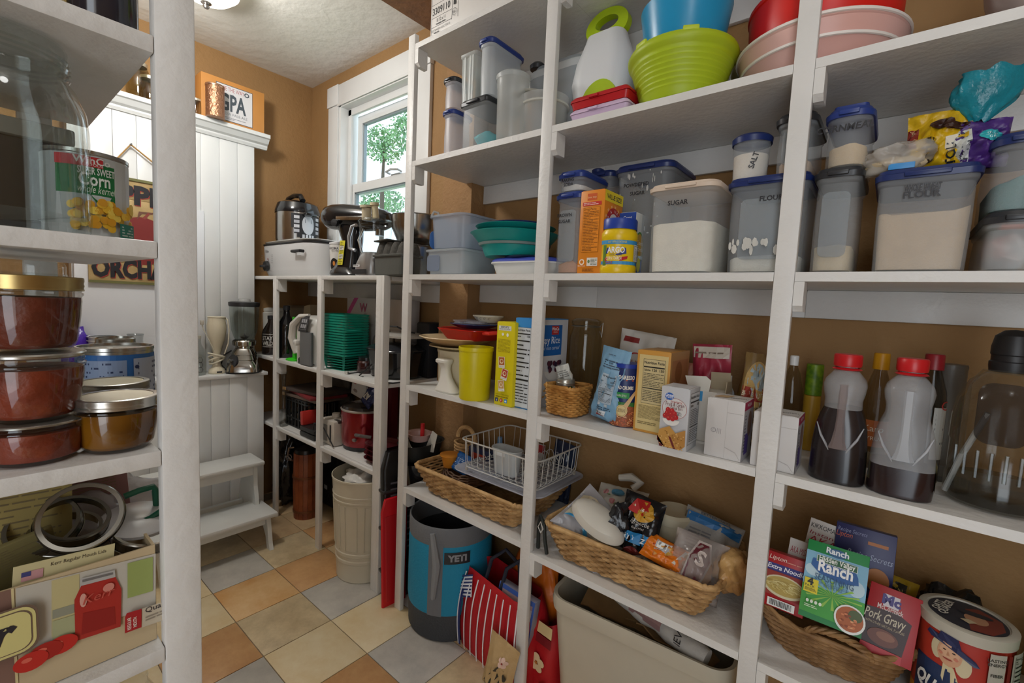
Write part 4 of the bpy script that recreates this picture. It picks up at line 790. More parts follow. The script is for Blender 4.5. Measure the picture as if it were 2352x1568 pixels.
# tan nutrition carton
t, w, h, p, q = carton('pancake_mix_box', 'tall tan carton turned to its nutrition facts panel', 'box', 1459, 1536, 806, 1.186, .14, Z4, '#c9923f', yref=900)
p.rect(w * .07, h * .03, w * .93, h * .95, '#d3bd83'); p.nutri(w * .20, h * .36, w * .86, h * .90, 7, '#cdbb8b', cal='120  150'); p.lines(w * .14, h * .17, w * .86, h * .34, 12, '#7a6a42', 6, .35); p.lines(w * .14, h * .1, w * .7, h * .14, 2, '#7a6a42', 2); p.obj(t)
q.rect(0, 0, .14, h, '#b58a55'); q.rect(.01, h * .2, .13, h * .9, '#a9764a'); q.ell(.06, h * .75, .025, .03, '#8a5a30'); q.obj(t, 'side_print')
# pouches at the back
def backbag(lab, xl, xr, yt, Yc, col, pf=None, rot=None, seed=1, yb=960, bump=.35, top=.2, w=None, name='snack_pouch'):
    xc, ww = wfit(xl, xr, yt + 40, Yc); h = Hz((xl + xr) / 2, yt, Yc) - Z4
    t, fn = bag(name, lab, 'pouch', (xc, Yc, Z4 + .005), w or ww, h, .04, mat(col, .4, var=.05, bump=bump, bs=18.0), rot=rot, seed=seed, top=top)
    if pf: p = PB(fn, w or ww, h); pf(p, w or ww, h); p.obj(t)
    return t
backbag('white pouch with a red logo at the back behind the blue pouch', 1407, 1532, 765, 1.34, '#d0cdc5', lambda p, w, h: (p.rect(-w * .4, h * .86, -w * .1, h * .92, '#8a2a28', 3, 2), p.ell(-w * .1, h * .62, .035, .035, '#b5382c', 24, r0=.88), p.ell(w * .25, h * .76, .008, .008, '#4a4a4a', 10, r0=.6), p.text('CHIPS', -w * .1, h * .6, .016, '#8a2a28')), (0, math.radians(6), 0), 4)
backbag('crimson and cream pouch leaning at the back behind the torn carton', 1598, 1690, 795, 1.36, '#a93348', lambda p, w, h: (p.rect(-w * .46, h * .84, w * .46, h * .97, '#d5cabb', 6, 2), p.lines(-w * .4, h * .88, w * .4, h * .92, 1, '#8a7a6a')), (0, math.radians(-3), 0), 6)
backbag('opened flap of white snack box wrapper behind the tan carton', 1540, 1605, 835, 1.37, '#a4684f', None, None, 9)
def pouchprint(p, w, h):
    p.ell(0, h * .66, w * .38, h * .26, '#c9a86a', 26); p.ell(0, h * .72, w * .28, h * .18, '#a9bcc4', 22); p.poly([(-w * .16, h * .68), (0, h * .86), (w * .16, h * .68)], '#77858c'); p.rect(-w * .42, h * .50, w * .42, h * .64, '#a03a2c', 6, 2); p.text('BIRCH BENDERS', 0, h * .54, .013, '#eadfc8', w=w * .78, bold=.02); p.poly([(-w * .26, h * .5), (w * .26, h * .5), (w * .14, h * .16), (-w * .14, h * .16)], '#d3cfc6'); p.text('PANCAKE', 0, h * .40, .010, '#2a2a2c', w=w * .38); p.text('& WAFFLE MIX', 0, h * .33, .006, '#2a2a2c', w=w * .36)
    for k in range(26): p.ell(rd.uniform(-.42, .42) * w, rd.uniform(.04, .42) * h, .006, .004, rd.choice(['#b8904c', '#8a6428', '#d3b070']), 8)
backbag('pancake mix pouch with a red name band leaning at the middle post', 1694, 1768, 815, 1.27, '#8f7446', pouchprint, (0, math.radians(4), 0), 12, name='mix_pouch')
backbag('golden pouch standing behind the pancake mix pouch', 1672, 1745, 828, 1.34, '#9a7a3c', None, (0, math.radians(12), 0), 14)
# torn open carton
t, w, h, p, q = carton('open_carton', 'torn open white snack carton with its flaps sticking up', 'box', 1583, 1668, 900, 1.225, .07, Z4, '#cfcac1', yref=880)
p.rect(0, h * .8, w * .4, h, '#3c8fc6'); p.rect(0, h * .72, w * .12, h * .78, '#c3322c'); p.obj(t)
B().prism([(-w / 2, h), (-w / 2 - .012, h + .035), (-w * .05, h + .040), (w * .1, h + .03), (w * .06, h)], -.0345, -.033, 'y').obj('torn_flap', mat('#d6d2c8', .6, var=.05), t, smooth=False)
B().prism([(-w * .1, h), (-w * .12, h + .045), (w * .42, h + .048), (w * .5, h)], .031, .033, 'y').obj('torn_flap', mat('#a89a80', .7, var=.08), t, smooth=False)
B().prism([(-.03, h), (-.025, h + .03), (.02, h + .028), (.032, h)], w / 2 - .0015, w / 2, 'x').obj('torn_flap', mat('#a89a80', .7), t, smooth=False)
# fruit and grain bars
t, w, h, p, q = carton('cereal_bar_box', 'white strawberry cereal bar carton at the shelf edge with berries and bars pictured', 'box', 1511, 1576, 889, 1.096, .075, Z4, '#c3c4c7', yref=1020)
p.ell(w * .5, h * .66, w * .44, h * .17, '#d8d7d5', 30); p.ell(w * .5, h * .66, w * .44, h * .17, '#a8443a', 30, r0=.97); p.ell(w * .30, h * .85, w * .16, h * .06, '#2b5fb0'); p.text('Great', w * .3, h * .85, .007, '#e8ecf4', bold=.02); p.text('Value', w * .3, h * .82, .006, '#e8ecf4')
p.text('Strawberry', w * .56, h * .755, .006, '#b3302c', w=w * .4); p.text('Fruit & Grain', w * .52, h * .70, .0095, '#6b2c30', w=w * .66); p.text('Cereal Bars', w * .58, h * .65, .008, '#6b2c30', w=w * .42); p.lines(w * .58, h * .56, w * .78, h * .62, 4, '#4a4a4c', 3)
p.ell(w * .42, h * .48, w * .30, h * .10, '#e3e1dc', a0=180, a1=360)
for (a_, b_) in ((.2, .53), (.34, .50), (.48, .50), (.60, .53), (.28, .58), (.42, .57), (.55, .59), (.46, .63), (.32, .64)): p.ell(w * a_, h * b_, w * .085, h * .042, '#b5252a', 14); p.ell(w * (a_ - .02), h * (b_ + .012), w * .02, h * .01, '#d86a5a', 8)
p.poly([(0, h * .12), (w * .06, h * .30), (w * .42, h * .38), (w * .78, h * .22), (w * .62, .004), (w * .3, .004)], '#c3924a'); p.poly([(w * .40, h * .22), (w * .98, h * .36), (w, h * .1), (w * .84, .004), (w * .6, .004)], '#b58240'); p.poly([(0, h * .12), (w * .3, .004), (w * .1, .004), (0, .03)], '#5e1f22'); p.poly([(w * .40, h * .22), (w * .60, .004), (w * .68, .004), (w * .5, h * .2)], '#6d2426')
for k in range(50): p.ell(w * rd.uniform(.08, .95), h * rd.uniform(.03, .30), .0018, .0012, rd.choice(['#dfb978', '#8f6226']), 6, up=(k % 10 == 0))
p.obj(t); q.nutri(.006, h * .10, .07, h * .93, 3, '#cfd0d2'); q.obj(t, 'side_print')
# blank sided protein cartons
for (lab, xl, xr, yt, Yf, yr) in (('white carton with its plain side forward beside the cereal bars', 1616, 1702, 917, 1.116, 1040), ('plain white carton half hidden behind the middle post', 1720, 1824, 950, 1.1215, 1080)):
    t, w, h, p, q = carton('protein_bar_box', lab, 'box', xl, xr, yt, Yf, .085, Z4, '#cdcac8', yref=yr)
    p.rect(w * .55, h * .02, w * .556, h * .98, '#a9a5a2', up=False); p.rect(w * .56, h * .79, w * .97, h * .797, '#b5b1ae', up=False); p.poly([(w * .56, h * .19), (w * .85, h * .13), (w * .97, h * .02), (w * .965, h * .035), (w * .85, h * .145), (w * .56, h * .205)], '#b0acaa')
    p.ell(w * .22, h * .46, w * .07, w * .07, '#8d898c', r0=.85); p.ell(w * .24, h * .46, w * .04, w * .06, '#8d898c', r0=.85)
    for k in range(3): p.rect(w * (.32 + .05 * k), h * .41, w * (.33 + .05 * k), h * .5, '#8d898c', up=False)
    p.obj(t); D = .085
    q.rect(0, h * .86, D, h, '#b03058'); q.text('PROTEIN', D * .5, h * .91, .007, '#e8dfe2', bold=.02); q.rect(0, 0, D, h * .86, '#b9b6ba'); q.rect(D * .2, h * .1, D * .6, h * .45, '#54408a'); q.ell(D * .6, h * .6, .018, .03, '#8f6f60'); q.lines(D * .05, h * .15, D * .18, h * .8, 12, '#55525a', 3); q.obj(t, 'side_print')
    p = Pr(flat((-w / 2, -D / 2, h + .0013), (1, 0, 0), (0, 1, 0))); p.text('PROTEIN', w * .75, D * .35, .012, '#3a3434', rot=15, w=w * .4); p.poly([(w * .1, D * .2), (w * .2, D * .6), (w * .55, D * .7), (w * .45, D * .25)], '#b89a72') if Yf == 1.116 else None; p.obj(t, 'top_print')
# small white bottle, clear bottle with white cap, green can, yellow bottle
def bottle(name, lab, x, y, z, prof, m, capprof, capm, cat='bottle', n=32, liquid=None, lm=None, sy=1):
    t = thing(name, lab, cat, (x, y, z)); B().lathe(prof, n, sy=sy).obj('bottle_body', m, t); B().lathe(capprof, n).obj('cap', capm, t)
    if liquid: B().lathe(liquid, n, sy=sy).obj('liquid', lm, t)
    return t
x, r = rfit(1654, 1692, 880, 1.32)
t = bottle('small_bottle', 'small white bottle with a blue label behind the plain carton', x, 1.32, Z4, [(0, 0), (r, 0), (r, .10), (r * .8, .125), (r * .4, .14), (r * .35, .15)], mat('#b8bcc4', .35), [(r * .42, .148), (r * .4, .168), (0, .17)], WHT); p = Pr(cyl(r, -115)); p.rect(-.015, .05, .02, .10, '#2f6fae', 5); p.text('sea', 0, .07, .012, '#dfe8f0'); p.obj(t)
x, r = rfit(1790, 1850, 880, 1.30); hb = Hz(1815, 815, 1.30) - Z4
bottle('clear_bottle', 'clear plastic bottle with a white cap right of the middle post', x, 1.30, Z4, [(0, 0), (r * .95, 0), (r, .01), (r, hb * .45), (r * .97, hb * .6), (r * .55, hb * .82), (r * .28, hb * .9), (r * .28, hb * .93)], glass('#d6d6c8', .2, .06, .84), [(r * .34, hb * .9), (r * .36, hb * .99), (r * .3, hb), (0, hb)], WHT)
x, r = rfit(1852, 1893, 850, 1.37); hb = Hz(1872, 836, 1.37) - Z4
bottle('shaker_can', 'lime green patterned shaker standing behind the first syrup bottle', x, 1.37, Z4, [(0, 0), (r, 0), (r, hb * .62), (r * .97, hb * .63), (r * .97, hb * .64)], mat('#c0962c', .4, var=.1), [(r, hb * .645), (r * 1.0, hb * .98), (r * .96, hb), (0, hb)], mat('#86a81c', .4, col2='#4f7a1c', vs_=60.0), cat='shaker')
x, r = rfit(1985, 2050, 900, 1.33); hb = Hz(2017, 810, 1.33) - Z4
t = bottle('juice_bottle', 'clear bottle with a yellow cap between the two syrup jugs', x, 1.33, Z4, [(0, 0), (r, 0), (r, hb * .45), (r * 1.02, hb * .6), (r * .8, hb * .74), (r * .48, hb * .85), (r * .46, hb * .89)], glass('#c9bca0', .2, .08, .75), [(r * .62, hb * .86), (r * .60, hb * .99), (r * .55, hb), (0, hb)], mat('#d79a10', .4)); p = Pr(cyl(r * 1.015, -80)); p.rect(-.04, .05, .03, .11, '#b0602c', 8); p.text('Karo', -.005, .085, .014, '#e9dcc4'); p.text('SYRUP', -.005, .065, .009, '#e9dcc4'); p.obj(t)
x, r = rfit(2100, 2180, 900, 1.30); hb = Hz(2127, 812, 1.30) - Z4
t = bottle('juice_bottle', 'bottle with a dark red cap behind the right syrup jug', x, 1.31, Z4, [(0, 0), (r, 0), (r, hb * .5), (r * .95, hb * .7), (r * .5, hb * .87), (r * .46, hb * .9)], glass('#a8a49c', .2, .08, .7), [(r * .62, hb * .88), (r * .6, hb * .99), (r * .55, hb), (0, hb)], mat('#8f1620', .4)); p = Pr(cyl(r, -75)); p.rect(.0, .05, .055, .16, '#b9b9b4', 8); p.lines(.004, .06, .05, .15, 9, '#55555a', 2); p.text('C', .02, .155, .02, '#b3302c'); p.obj(t)
# ---- syrup jugs: moulded flat bottles with a pinched grip
def syrup(lab, xl, xr, yt, yb, Yf, lev, liqc, seed):
    xc, w = wfit(xl, xr, 1060, Yf); H_ = Hz((xl + xr) / 2, yt, Yf + .04) - Z4; W = w / 2 * .98; D = .048
    t = thing('syrup_bottle', lab, 'bottle', (xc, Yf + D, Z4)); hb = H_ - .024
    S = [(0, .90, .93), (.008, .98, 1), (.06, 1, 1), (.30, .97, 1), (.46, .90, .98), (.56, .78, .92), (.63, .66, .84), (.70, .655, .80), (.76, .72, .82), (.82, .76, .82), (.87, .70, .72), (.92, .52, .5), (.955, .30, .32), (.97, .27, .3), (1.0, .27, .3)]
    prof = [(v * hb, W * a, D * b, max(.012, D * b * .72)) if v < .93 else (v * hb, W * a if a > .3 else .019, .019 if a < .33 else D * b, .018) for v, a, b in S]
    def at(v):
        for (v0, a0, b0), (v1, a1, b1) in zip(S, S[1:]):
            if v0 <= v <= v1: k = (v - v0) / (v1 - v0); return a0 + (a1 - a0) * k, b0 + (b1 - b0) * k
    a, b = at(lev); cut = (lev * hb, W * a, D * b, D * .6)
    up_ = [cut] + [q for q, (v, _a, _b) in zip(prof, S) if v > lev]; lo_ = [q for q, (v, _a, _b) in zip(prof, S) if v < lev] + [cut]
    B().loft(up_, 8, cap0=False, cap1=False).obj('bottle_body', frost('#b9bcc0', .40, .25), t)
    B().loft(lo_, 8).obj('syrup_filled_part', mat(liqc, .22, spec=.6, col2='#2a2426', vs_=9.0), t)
    # the grip: a recessed column down the front that fans out below
    gp = [(.30, .34, -1.0), (.36, .24, -1.0), (.46, .165, -1.0), (.60, .145, -.97), (.74, .155, -.94), (.84, .15, -.86)]
    rings = []
    for v, hw, yy in gp:
        a, b = at(v); y_ = -D * b - .0012
        rings.append([Vector((-W * hw, y_ + .001, v * hb)), Vector((-W * hw * .6, y_ - .003, v * hb)), Vector((W * hw * .6, y_ - .003, v * hb)), Vector((W * hw, y_ + .001, v * hb))])
    B().quadring(rings, closed=False).obj('grip_column', frost('#cfd4da', .45, .2) if lev < .5 else frost('#9a8a88', .5, .2), t, recalc=False)
    for s_ in (-1, 1):
        a, b = at(.40); B().tube([(s_ * W * .30, -D - .001, hb * .28), (s_ * W * .42, -D - .0005, hb * .33), (s_ * W * .62, -D * .98, hb * .40), (s_ * W * .80, -D * .86, hb * .50)], [.0008, .0022, .0022, .0008], 6).obj('grip_edge', frost('#c9ccd2', .4, .2), t)
    B().lathe([(.0235, hb - .004), (.0245, hb), (.0245, hb + .018), (.0225, hb + .021), (0, hb + .021)], 30).lathe([(.021, hb - .012), (.026, hb - .010), (.021, hb - .006)], 30).obj('cap', mat('#c41a20', .35), t)
    p = Pr(flat((W * .985, -D * .55, 0), (0, 1, 0), (0, 0, 1)), .001); p.rect(0, .02, .045, .07, '#c9c08a', 1, 1); p.bars(.006, .025, .03, .062, seed, '#dcdcd6'); p.obj(t, 'side_label')
    return t
syrup('syrup jug with a red cap, half full of dark syrup, right of the plain cartons', 1852, 1992, 808, 1112, 1.123, .63, '#171214', 3)
syrup('syrup jug with a red cap and only a little dark syrup, beaded with drops', 1992, 2160, 818, 1148, 1.124, .235, '#2a1717', 4)
# big water jug
xj, rj = rfit(2160, 2420, 1120, 1.235); rj = min(rj, .118); hj = Hz(2330, 850, 1.20) - Z4
t = thing('water_jug', 'big clear plastic jug with a black screw top and moulded handle at the right', 'jug', (xj, 1.225, Z4)); GJ = glass('#d9dcd8', .30, .10, .93)
B().lathe([(0, .004), (rj * .55, 0), (rj * .92, .004), (rj, .02), (rj * 1.0, .05), (rj * .97, .055), (rj * .97, .115), (rj, .12), (rj * .99, hj * .62), (rj * .93, hj * .76), (rj * .72, hj * .90), (rj * .42, hj * .97), (rj * .38, hj)], 44).obj('jug_body', GJ, t)
B().lathe([(rj * .40, hj - .006), (rj * .42, hj + .004), (rj * .42, hj + .012), (rj * .39, hj + .014), (rj * .39, hj + .024), (rj * .41, hj + .026), (rj * .41, hj + .040), (rj * .36, hj + .060), (rj * .2, hj + .070), (0, hj + .072)], 36).obj('screw_top', mat('#1d1d1f', .45), t)
for i in range(9):
    a = math.radians(-150 + i * 15); B().tube([(rj * .985 * math.cos(a), rj * .985 * math.sin(a), .06), (rj * .995 * math.cos(a), rj * .995 * math.sin(a), .11)], .003, 6).obj('moulded_rib', GJ, t)
Mh = Matrix.Rotation(math.radians(-100), 4, 'Z') @ Matrix.Translation((rj * .93, 0, 0)) @ Matrix.Rotation(PI / 2, 4, 'Z')
B().tube([Mh @ Vector(q_) for q_ in ((-.045, 0, .10), (-.045, -.012, .13), (-.045, -.012, .23), (-.03, -.008, .255), (.03, -.008, .255), (.045, -.012, .23), (.045, -.012, .13), (.045, 0, .10))], .0035, 8).obj('handle_frame', GJ, t)
B().loft([(0, .033, .055, .02), (.002, .031, .053, .02)], 6, M_=Mh @ Matrix.Translation((0, -.004, .18)) @ Matrix.Rotation(PI / 2, 4, 'X')).obj('handle_recess', mat('#2a2626', .2, alpha=.45), t)
a = math.radians(-150); B().tube([(rj * .99 * math.cos(math.radians(-165)), rj * .99 * math.sin(math.radians(-165)), .015), (rj * 1.0 * math.cos(math.radians(-140)), rj * 1.0 * math.sin(math.radians(-140)), .09), (rj * .97 * math.cos(math.radians(-115)), rj * .97 * math.sin(math.radians(-115)), .18)], .005, 8).obj('clear_strap', frost('#b9bcba', .45), t)
B().lathe([(0, .006), (rj * .9, .008), (rj * .93, .05), (0, .05)], 30).obj('water', glass('#8a8c88', .1, .05, .8), t)
# tall clear cup with blades between jug and syrup
x, r = rfit(2128, 2205, 1000, 1.33)
t = thing('plastic_canister', 'grey see-through canister behind the big jug', 'canister', (x, 1.34, Z4)); B().lathe([(0, 0), (r, 0), (r * 1.05, .24), (r * 1.08, .245), (r * 1.02, .25), (0, .25)], 28).obj('body', frost('#5a5b58', .6), t)
# ================================================================== LOWEST SHELF, LEFT BAY (z .522)
Z5a, Z5 = .5226, .5036
t = thing('seagrass_basket', 'long shallow seagrass basket under the dish rack in the left bay', 'basket', (-1.115, 1.255, Z5a + .006), 0)
weave(t, (.215, .115), .095, 11, 60, SEA, .0056, 5, 1.26, .03, amp=.003)
t = thing('wicker_tray', 'dark woven wicker tray lying inside the seagrass basket', 'tray', (-1.23, 1.27, Z5a + .06), 10)
b = B()
for k in range(7): b.tube([(.11 * math.cos(a) * (1 - .03 * k), .105 * math.sin(a) * (1 - .03 * k), .004 * k + .004 * math.sin(a * 9 + k * PI)) for a in [2 * PI * i / 60 for i in range(60)]], .0035, 5, True)
b.obj('weave', mat('#6b4a30', .6, col2='#4a3020', vs_=30.0), t)['kind'] = 'stuff'
B().lathe([(0, 0), (.105, 0), (.105, .003), (0, .003)], 40).obj('tray_base', mat('#5a3c26', .6), t)
t = thing('basket_handle', 'braided loop handle of a small wicker basket at the back left', 'basket', (-1.32, 1.335, Z5a + .012))
B().tube([(.05 * math.cos(a), 0.0, .16 + .05 * math.sin(a)) for a in [PI * i / 12 for i in range(13)]], .009, 8).obj('handle', SEA, t)
b = B()
for k in range(12): b.tube([((.045 + .0006 * k) * math.cos(a), (.035 + .0006 * k) * math.sin(a), .005 + .0128 * k + .001 * math.sin(a * 10 + k * PI)) for a in [2 * PI * i / 40 for i in range(40)]], .0055, 5, True)
b.obj('weave', SEA, t)['kind'] = 'stuff'
t = thing('fruit_cup', 'small orange fruit cup with a clear rim above the seagrass basket', 'cup', (-1.30, 1.225, Z5a + .088)); B().lathe([(0, 0), (.024, 0), (.034, .045), (.04, .047), (.04, .050), (0, .050)], 26).obj('cup_body', mat('#d98a2c', .35, alpha=.95), t)
t, fn = bag('snack_packet', 'bright blue crinkled packet leaning against the tray edge', 'packet', (-1.235, 1.21, Z5a + .085), .075, .075, .03, mat('#1d5fa3', .3, var=.1, bump=.4), -8, rot=(-.4, .15, 0), seed=21)
p = PB(fn, .075, .075); p.lines(-.02, .02, .02, .055, 6, '#b9cbe0'); p.ell(-.012, .015, .008, .007, '#a9bcd0', 12); p.obj(t)
t, w, h, p, q = carton('snack_box', 'dark blue and red snack carton behind the blue packet', 'box', 0, 10, 0, 1.27, .05, Z5a + .06, '#2b3350', w=.11, h=.10); t.location = (-1.21, 1.32, Z5a + .065); p.rect(.02, .03, .09, .08, '#b5402c'); p.ell(.055, .05, .02, .015, '#c98a4c'); p.obj(t)
t = bottle('sauce_bottle', 'green squeeze bottle with a pale blue top standing behind the rack', -1.215, 1.428, Z5a + .001, [(0, 0), (.024, 0), (.026, .1), (.022, .135), (.012, .15)], mat('#1f7a34', .3), [(.012, .148), (.010, .185), (0, .187)], mat('#7fa3c8', .4))
t, fn = bag('fruit_pouch', 'white and red plum pouch standing behind the wire rack', 'pouch', (-1.035, 1.442, Z5a + .0), .085, .20, .022, mat('#cfc9c6', .35, var=.05, bump=.3), seed=23)
p = PB(fn, .085, .20); p.rect(-.042, .165, .042, .197, '#b83238', 5, 3); p.text('Plum', 0, .125, .02, '#33282c', it=.3, w=.052); p.ell(-.004, .095, .014, .016, '#4a3a38', 18, r0=.8); p.ell(-.03, .12, .006, .008, '#b5505a', 10); p.ell(.028, .10, .008, .01, '#b5405a', 10); p.obj(t)
t, fn = bag('dark_packet', 'glossy dark blue packet behind the right end of the wire rack', 'packet', (-.925, 1.442, Z5a), .10, .235, .022, mat('#232c42', .22, var=.3, bump=.5, bs=16.0), seed=25, rot=(0, .12, 0)); p = PB(fn, .10, .235); p.lines(-.035, .1, .0, .19, 8, '#8c93a3', 3); p.obj(t)
# drip tray + dish rack
t = thing('drip_tray', 'frosted plastic drip tray balanced on the seagrass basket', 'tray', (-.998, 1.286, .6445)); TW, TD = .20, .155
B().loft([(0, TW - .03, TD - .03, .03), (.004, TW - .012, TD - .012, .04), (.012, TW, TD, .045), (.015, TW, TD, .045), (.013, TW - .012, TD - .012, .035), (.0055, TW - .022, TD - .022, .03)], 8).obj('tray_body', frost('#bfc2cf', .82, .3), t)
for i in range(9): B().box(-TW + .045 + i * .034, -TW + .048 + i * .034, -TD + .04, TD - .04, .0056, .0085).obj('tray_ridge', frost('#d3d5dd', .8), t, smooth=False)
WIRE = mat('#dadad6', .3, .35)
t = thing('dish_rack', 'chrome wire dish rack with plate prongs standing on the drip tray', 'dish rack', (-.99, 1.286, .6535)); RW, RD, RH = .176, .142, .118
P0 = [Vector((x_, y_, 0)) for x_, y_ in rrect(RW, RD, .03, 5)]
B().tube([p_ + Vector((0, 0, RH)) for p_ in P0], .0028, 8, True).obj('top_rail', WIRE, t); B().tube([Vector((p_.x * .93, p_.y * .92, .018)) for p_ in P0], .0022, 6, True).obj('bottom_rail', WIRE, t)
def wire(pts, nm='wire', r=.0014): return B().tube(pts, r, 6).obj(nm, WIRE, t)
for i in range(11):
    x_ = -RW + .03 + i * (2 * RW - .06) / 10
    wire([(x_, -RD, RH), (x_, -RD * .95, .03), (x_, -RD * .88, .019), (x_, RD * .88, .019), (x_, RD * .95, .03), (x_, RD, RH)])
for i in range(8):
    y_ = -RD + .035 + i * (2 * RD - .07) / 7
    wire([(-RW, y_, RH), (-RW * .95, y_, .03), (-RW * .88, y_, .017), (RW * .88, y_, .017), (RW * .95, y_, .03), (RW, y_, RH)])
for i in range(8):
    y_ = -RD + .05 + i * .032
    for x0 in (.035, .10): wire([(x0 - .02, y_, .019), (x0 - .016, y_ + .004, .055), (x0 - .006, y_ + .006, .066), (x0 + .006, y_ + .006, .066), (x0 + .016, y_ + .004, .055), (x0 + .02, y_, .019)], 'plate_prong')
for sx in (-1, 1):
    for sy in (-1, 1): B().tube([(sx * RW * .86, sy * RD * .86, .022), (sx * RW * .86, sy * RD * .88, .010), (sx * RW * .86, sy * RD * .88, .0025)], [.005, .006, .005], 8).obj('clear_foot', frost('#c9bfae', .6), t)
t = thing('cutlery_cup', 'frosted plastic cutlery cup hooked inside the front of the dish rack', 'cup', (-.985, 1.200, .676))
B().loft([(0, .045, .020, .016), (.003, .047, .022, .018), (.085, .057, .029, .026), (.088, .061, .032, .028), (.091, .060, .031, .028), (.089, .055, .027, .025), (.005, .045, .020, .016)], 7).obj('cup_body', frost('#cfd3d3', .72, .3), t); B().box(-.026, .018, -.038, -.030, .070, .084, .002).obj('hook', frost('#dcdedd', .85), t)
# ================================================================== LOWEST SHELF, MIDDLE BAY
t = thing('seagrass_basket', 'long seagrass basket piled with bags in the middle bay', 'basket', (-.512, 1.268, Z5 + .006), 1)
weave(t, (.205, .125), .10, 12, 62, SEA, .0056, 9, 1.22, .03, amp=.003)
B().tube([(.25, -.05, .085), (.268, -.045, .12), (.270, 0, .128), (.268, .045, .12), (.25, .05, .085)], .009, 8).obj('handle', SEA, t)
t, fn = bag('tortilla_bag', 'clear tortilla bag with a bright blue stripe hanging over the basket end', 'bag', (-.665, 1.135, .555), .20, .17, .05, film('#d0d0d6', .5), 0, rot=(math.radians(-42), math.radians(38), math.radians(8)), seed=31, top=.35, wr=.010)
p = PB(fn, .20, .17)
def band(p, pts, wd, col):
    for (a, b) in zip(pts, pts[1:]): p.poly([(a[0], a[1]), (b[0], b[1]), (b[0], b[1] + wd), (a[0], a[1] + wd)], col, up=False)
    p.up()
N_ = [(-.09 + i * .018, .045 + .02 * math.sin(i * .7)) for i in range(11)]
band(p, N_, .085, '#cfc3a6'); band(p, N_, .016, '#3f9ccc'); band(p, N_, .006, '#8fd0ea'); p.ell(.015, .10, .02, .013, '#d99a3a', 14); p.lines(.04, .07, .075, .11, 8, '#4a4a4c', 3); p.obj(t)
t = thing('oval_dish', 'smooth white oval dish lying upside down on the tortilla bag', 'dish', (-.60, 1.155, .652), rot=(math.radians(16), math.radians(20), math.radians(-6)))
B().lathe([(0, .034), (.04, .032), (.068, .022), (.08, .006), (.081, 0), (.078, 0), (.065, .018), (0, .028)], 40, sx=1.12, sy=.62).obj('dish_body', mat('#cdc9be', .3), t)
FLW = mat('#cbc6ba', .7, var=.03)
t, fn = bag('floral_mitt', 'cream oven mitt with pink roses and a blue patch lying at the back', 'mitt', (-.60, 1.26, .612), .16, .13, .035, FLW, 0, rot=(math.radians(-55), 0, math.radians(10)), seed=33)
p = PB(fn, .16, .13)
for (a_, c_) in ((-.05, .03), (-.02, .06), (.04, .04), (.055, .09), (-.05, .09), (.01, .02)): p.ell(a_, c_, .010, .009, '#c98a8a', 12); p.ell(a_ + .012, c_ - .008, .006, .003, '#7d8a5c', 8)
p.ell(-.01, .095, .022, .016, '#4f8aa8', 20); p.obj(t)
B().tube([(.03, -.02, .12), (.05, -.03, .14), (.02, -.03, .155), (-.02, -.02, .15)], [.012, .014, .014, .011], 10).obj('cuff_fold', FLW, t)
t, fn = bag('potato_chip_bag', 'black barbecue chip bag with red and yellow crest and blue party size band', 'bag', (-.505, 1.20, .575), .125, .165, .06, mat('#16171a', .25, var=.2, bump=.4, bs=18.0), 0, rot=(math.radians(-12), math.radians(4), math.radians(-4)), seed=35, top=.2, wr=.009)
p = PB(fn, .125, .165); p.ell(.012, .128, .036, .026, '#c7962c', 22); p.poly([(-.035, .120), (-.02, .155), (.02, .158), (.03, .135), (.01, .115)], '#b3201f'); p.text('Ruffles', -.002, .130, .018, '#e9dfd3', rot=-18, it=.2, w=.05, bold=.02); p.text('Barbecue', .012, .092, .013, '#c9c5be', it=.3, w=.056); p.text('flavored', .012, .080, .007, '#c9c5be', it=.3)
p.rect(-.05, .038, .058, .070, '#2a83bc', 6, 2); p.text('PARTY SIZE', .002, .047, .014, '#e4ebef', w=.09, bold=.03, it=.2); p.ell(.01, .012, .025, .016, '#7a2420', 16); p.obj(t)
B().blob((-.045, -.045, .075), (.030, .026, .05), 3, .3, 6, 12).obj('folded_top', mat('#1b1d21', .22, bump=.5, bs=20.0), t, ang=1.3)
t = thing('cream_canister', 'cream round canister with a domed lid behind the chip bag', 'canister', (-.445, 1.345, Z5 + .016)); B().lathe([(0, 0), (.055, 0), (.058, .01), (.058, .13), (.053, .135)], 32).obj('body', mat('#c3b89c', .4), t); B().lathe([(.060, .125), (.062, .13), (.062, .150), (.055, .158), (.045, .155), (.0, .152)], 32).obj('lid', mat('#cbc1a6', .4), t)
def heap(name, lab, cat, x, y, z, r, m, seed, rot=None, amp=.22, sub=4):
    t = thing(name, lab, cat, (x, y, z), rot=rot); B().blob((0, 0, r[2]), r, sub, amp, 7, seed).obj('bag_film', m, t, ang=1.4); return t
t = heap('bread_bag', 'crumpled clear bag of rolls in the basket middle, striped label up', 'bag', -.475, 1.215, .53, (.06, .06, .035), film('#a99b86', .6), 41)
p = Pr(lambda u, v, l: Vector((u, -.02 + v, .072 + .25 * 0 + l - 1.2 * u * u - 2 * v * v))); p.ell(.015, -.01, .022, .018, '#b5b5b2'); p.lines(-.004, -.024, .032, .004, 6, '#55555a', 3); p.text('SWEET', .02, .014, .010, '#2a2a2c', rot=-25); p.obj(t)
B().blob((-.01, .01, .03), (.045, .045, .025), 3, .2, 5, 3).obj('contents', mat('#8a6a42', .8, var=.2), t)
t, fn = bag('white_blue_bag', 'white flour bag with a blue band lying at the back right of the basket', 'bag', (-.345, 1.26, .555), .16, .17, .06, mat('#a9a7a2', .45, var=.05, bump=.3), 0, rot=(math.radians(-40), math.radians(14), math.radians(12)), seed=43, top=.15)
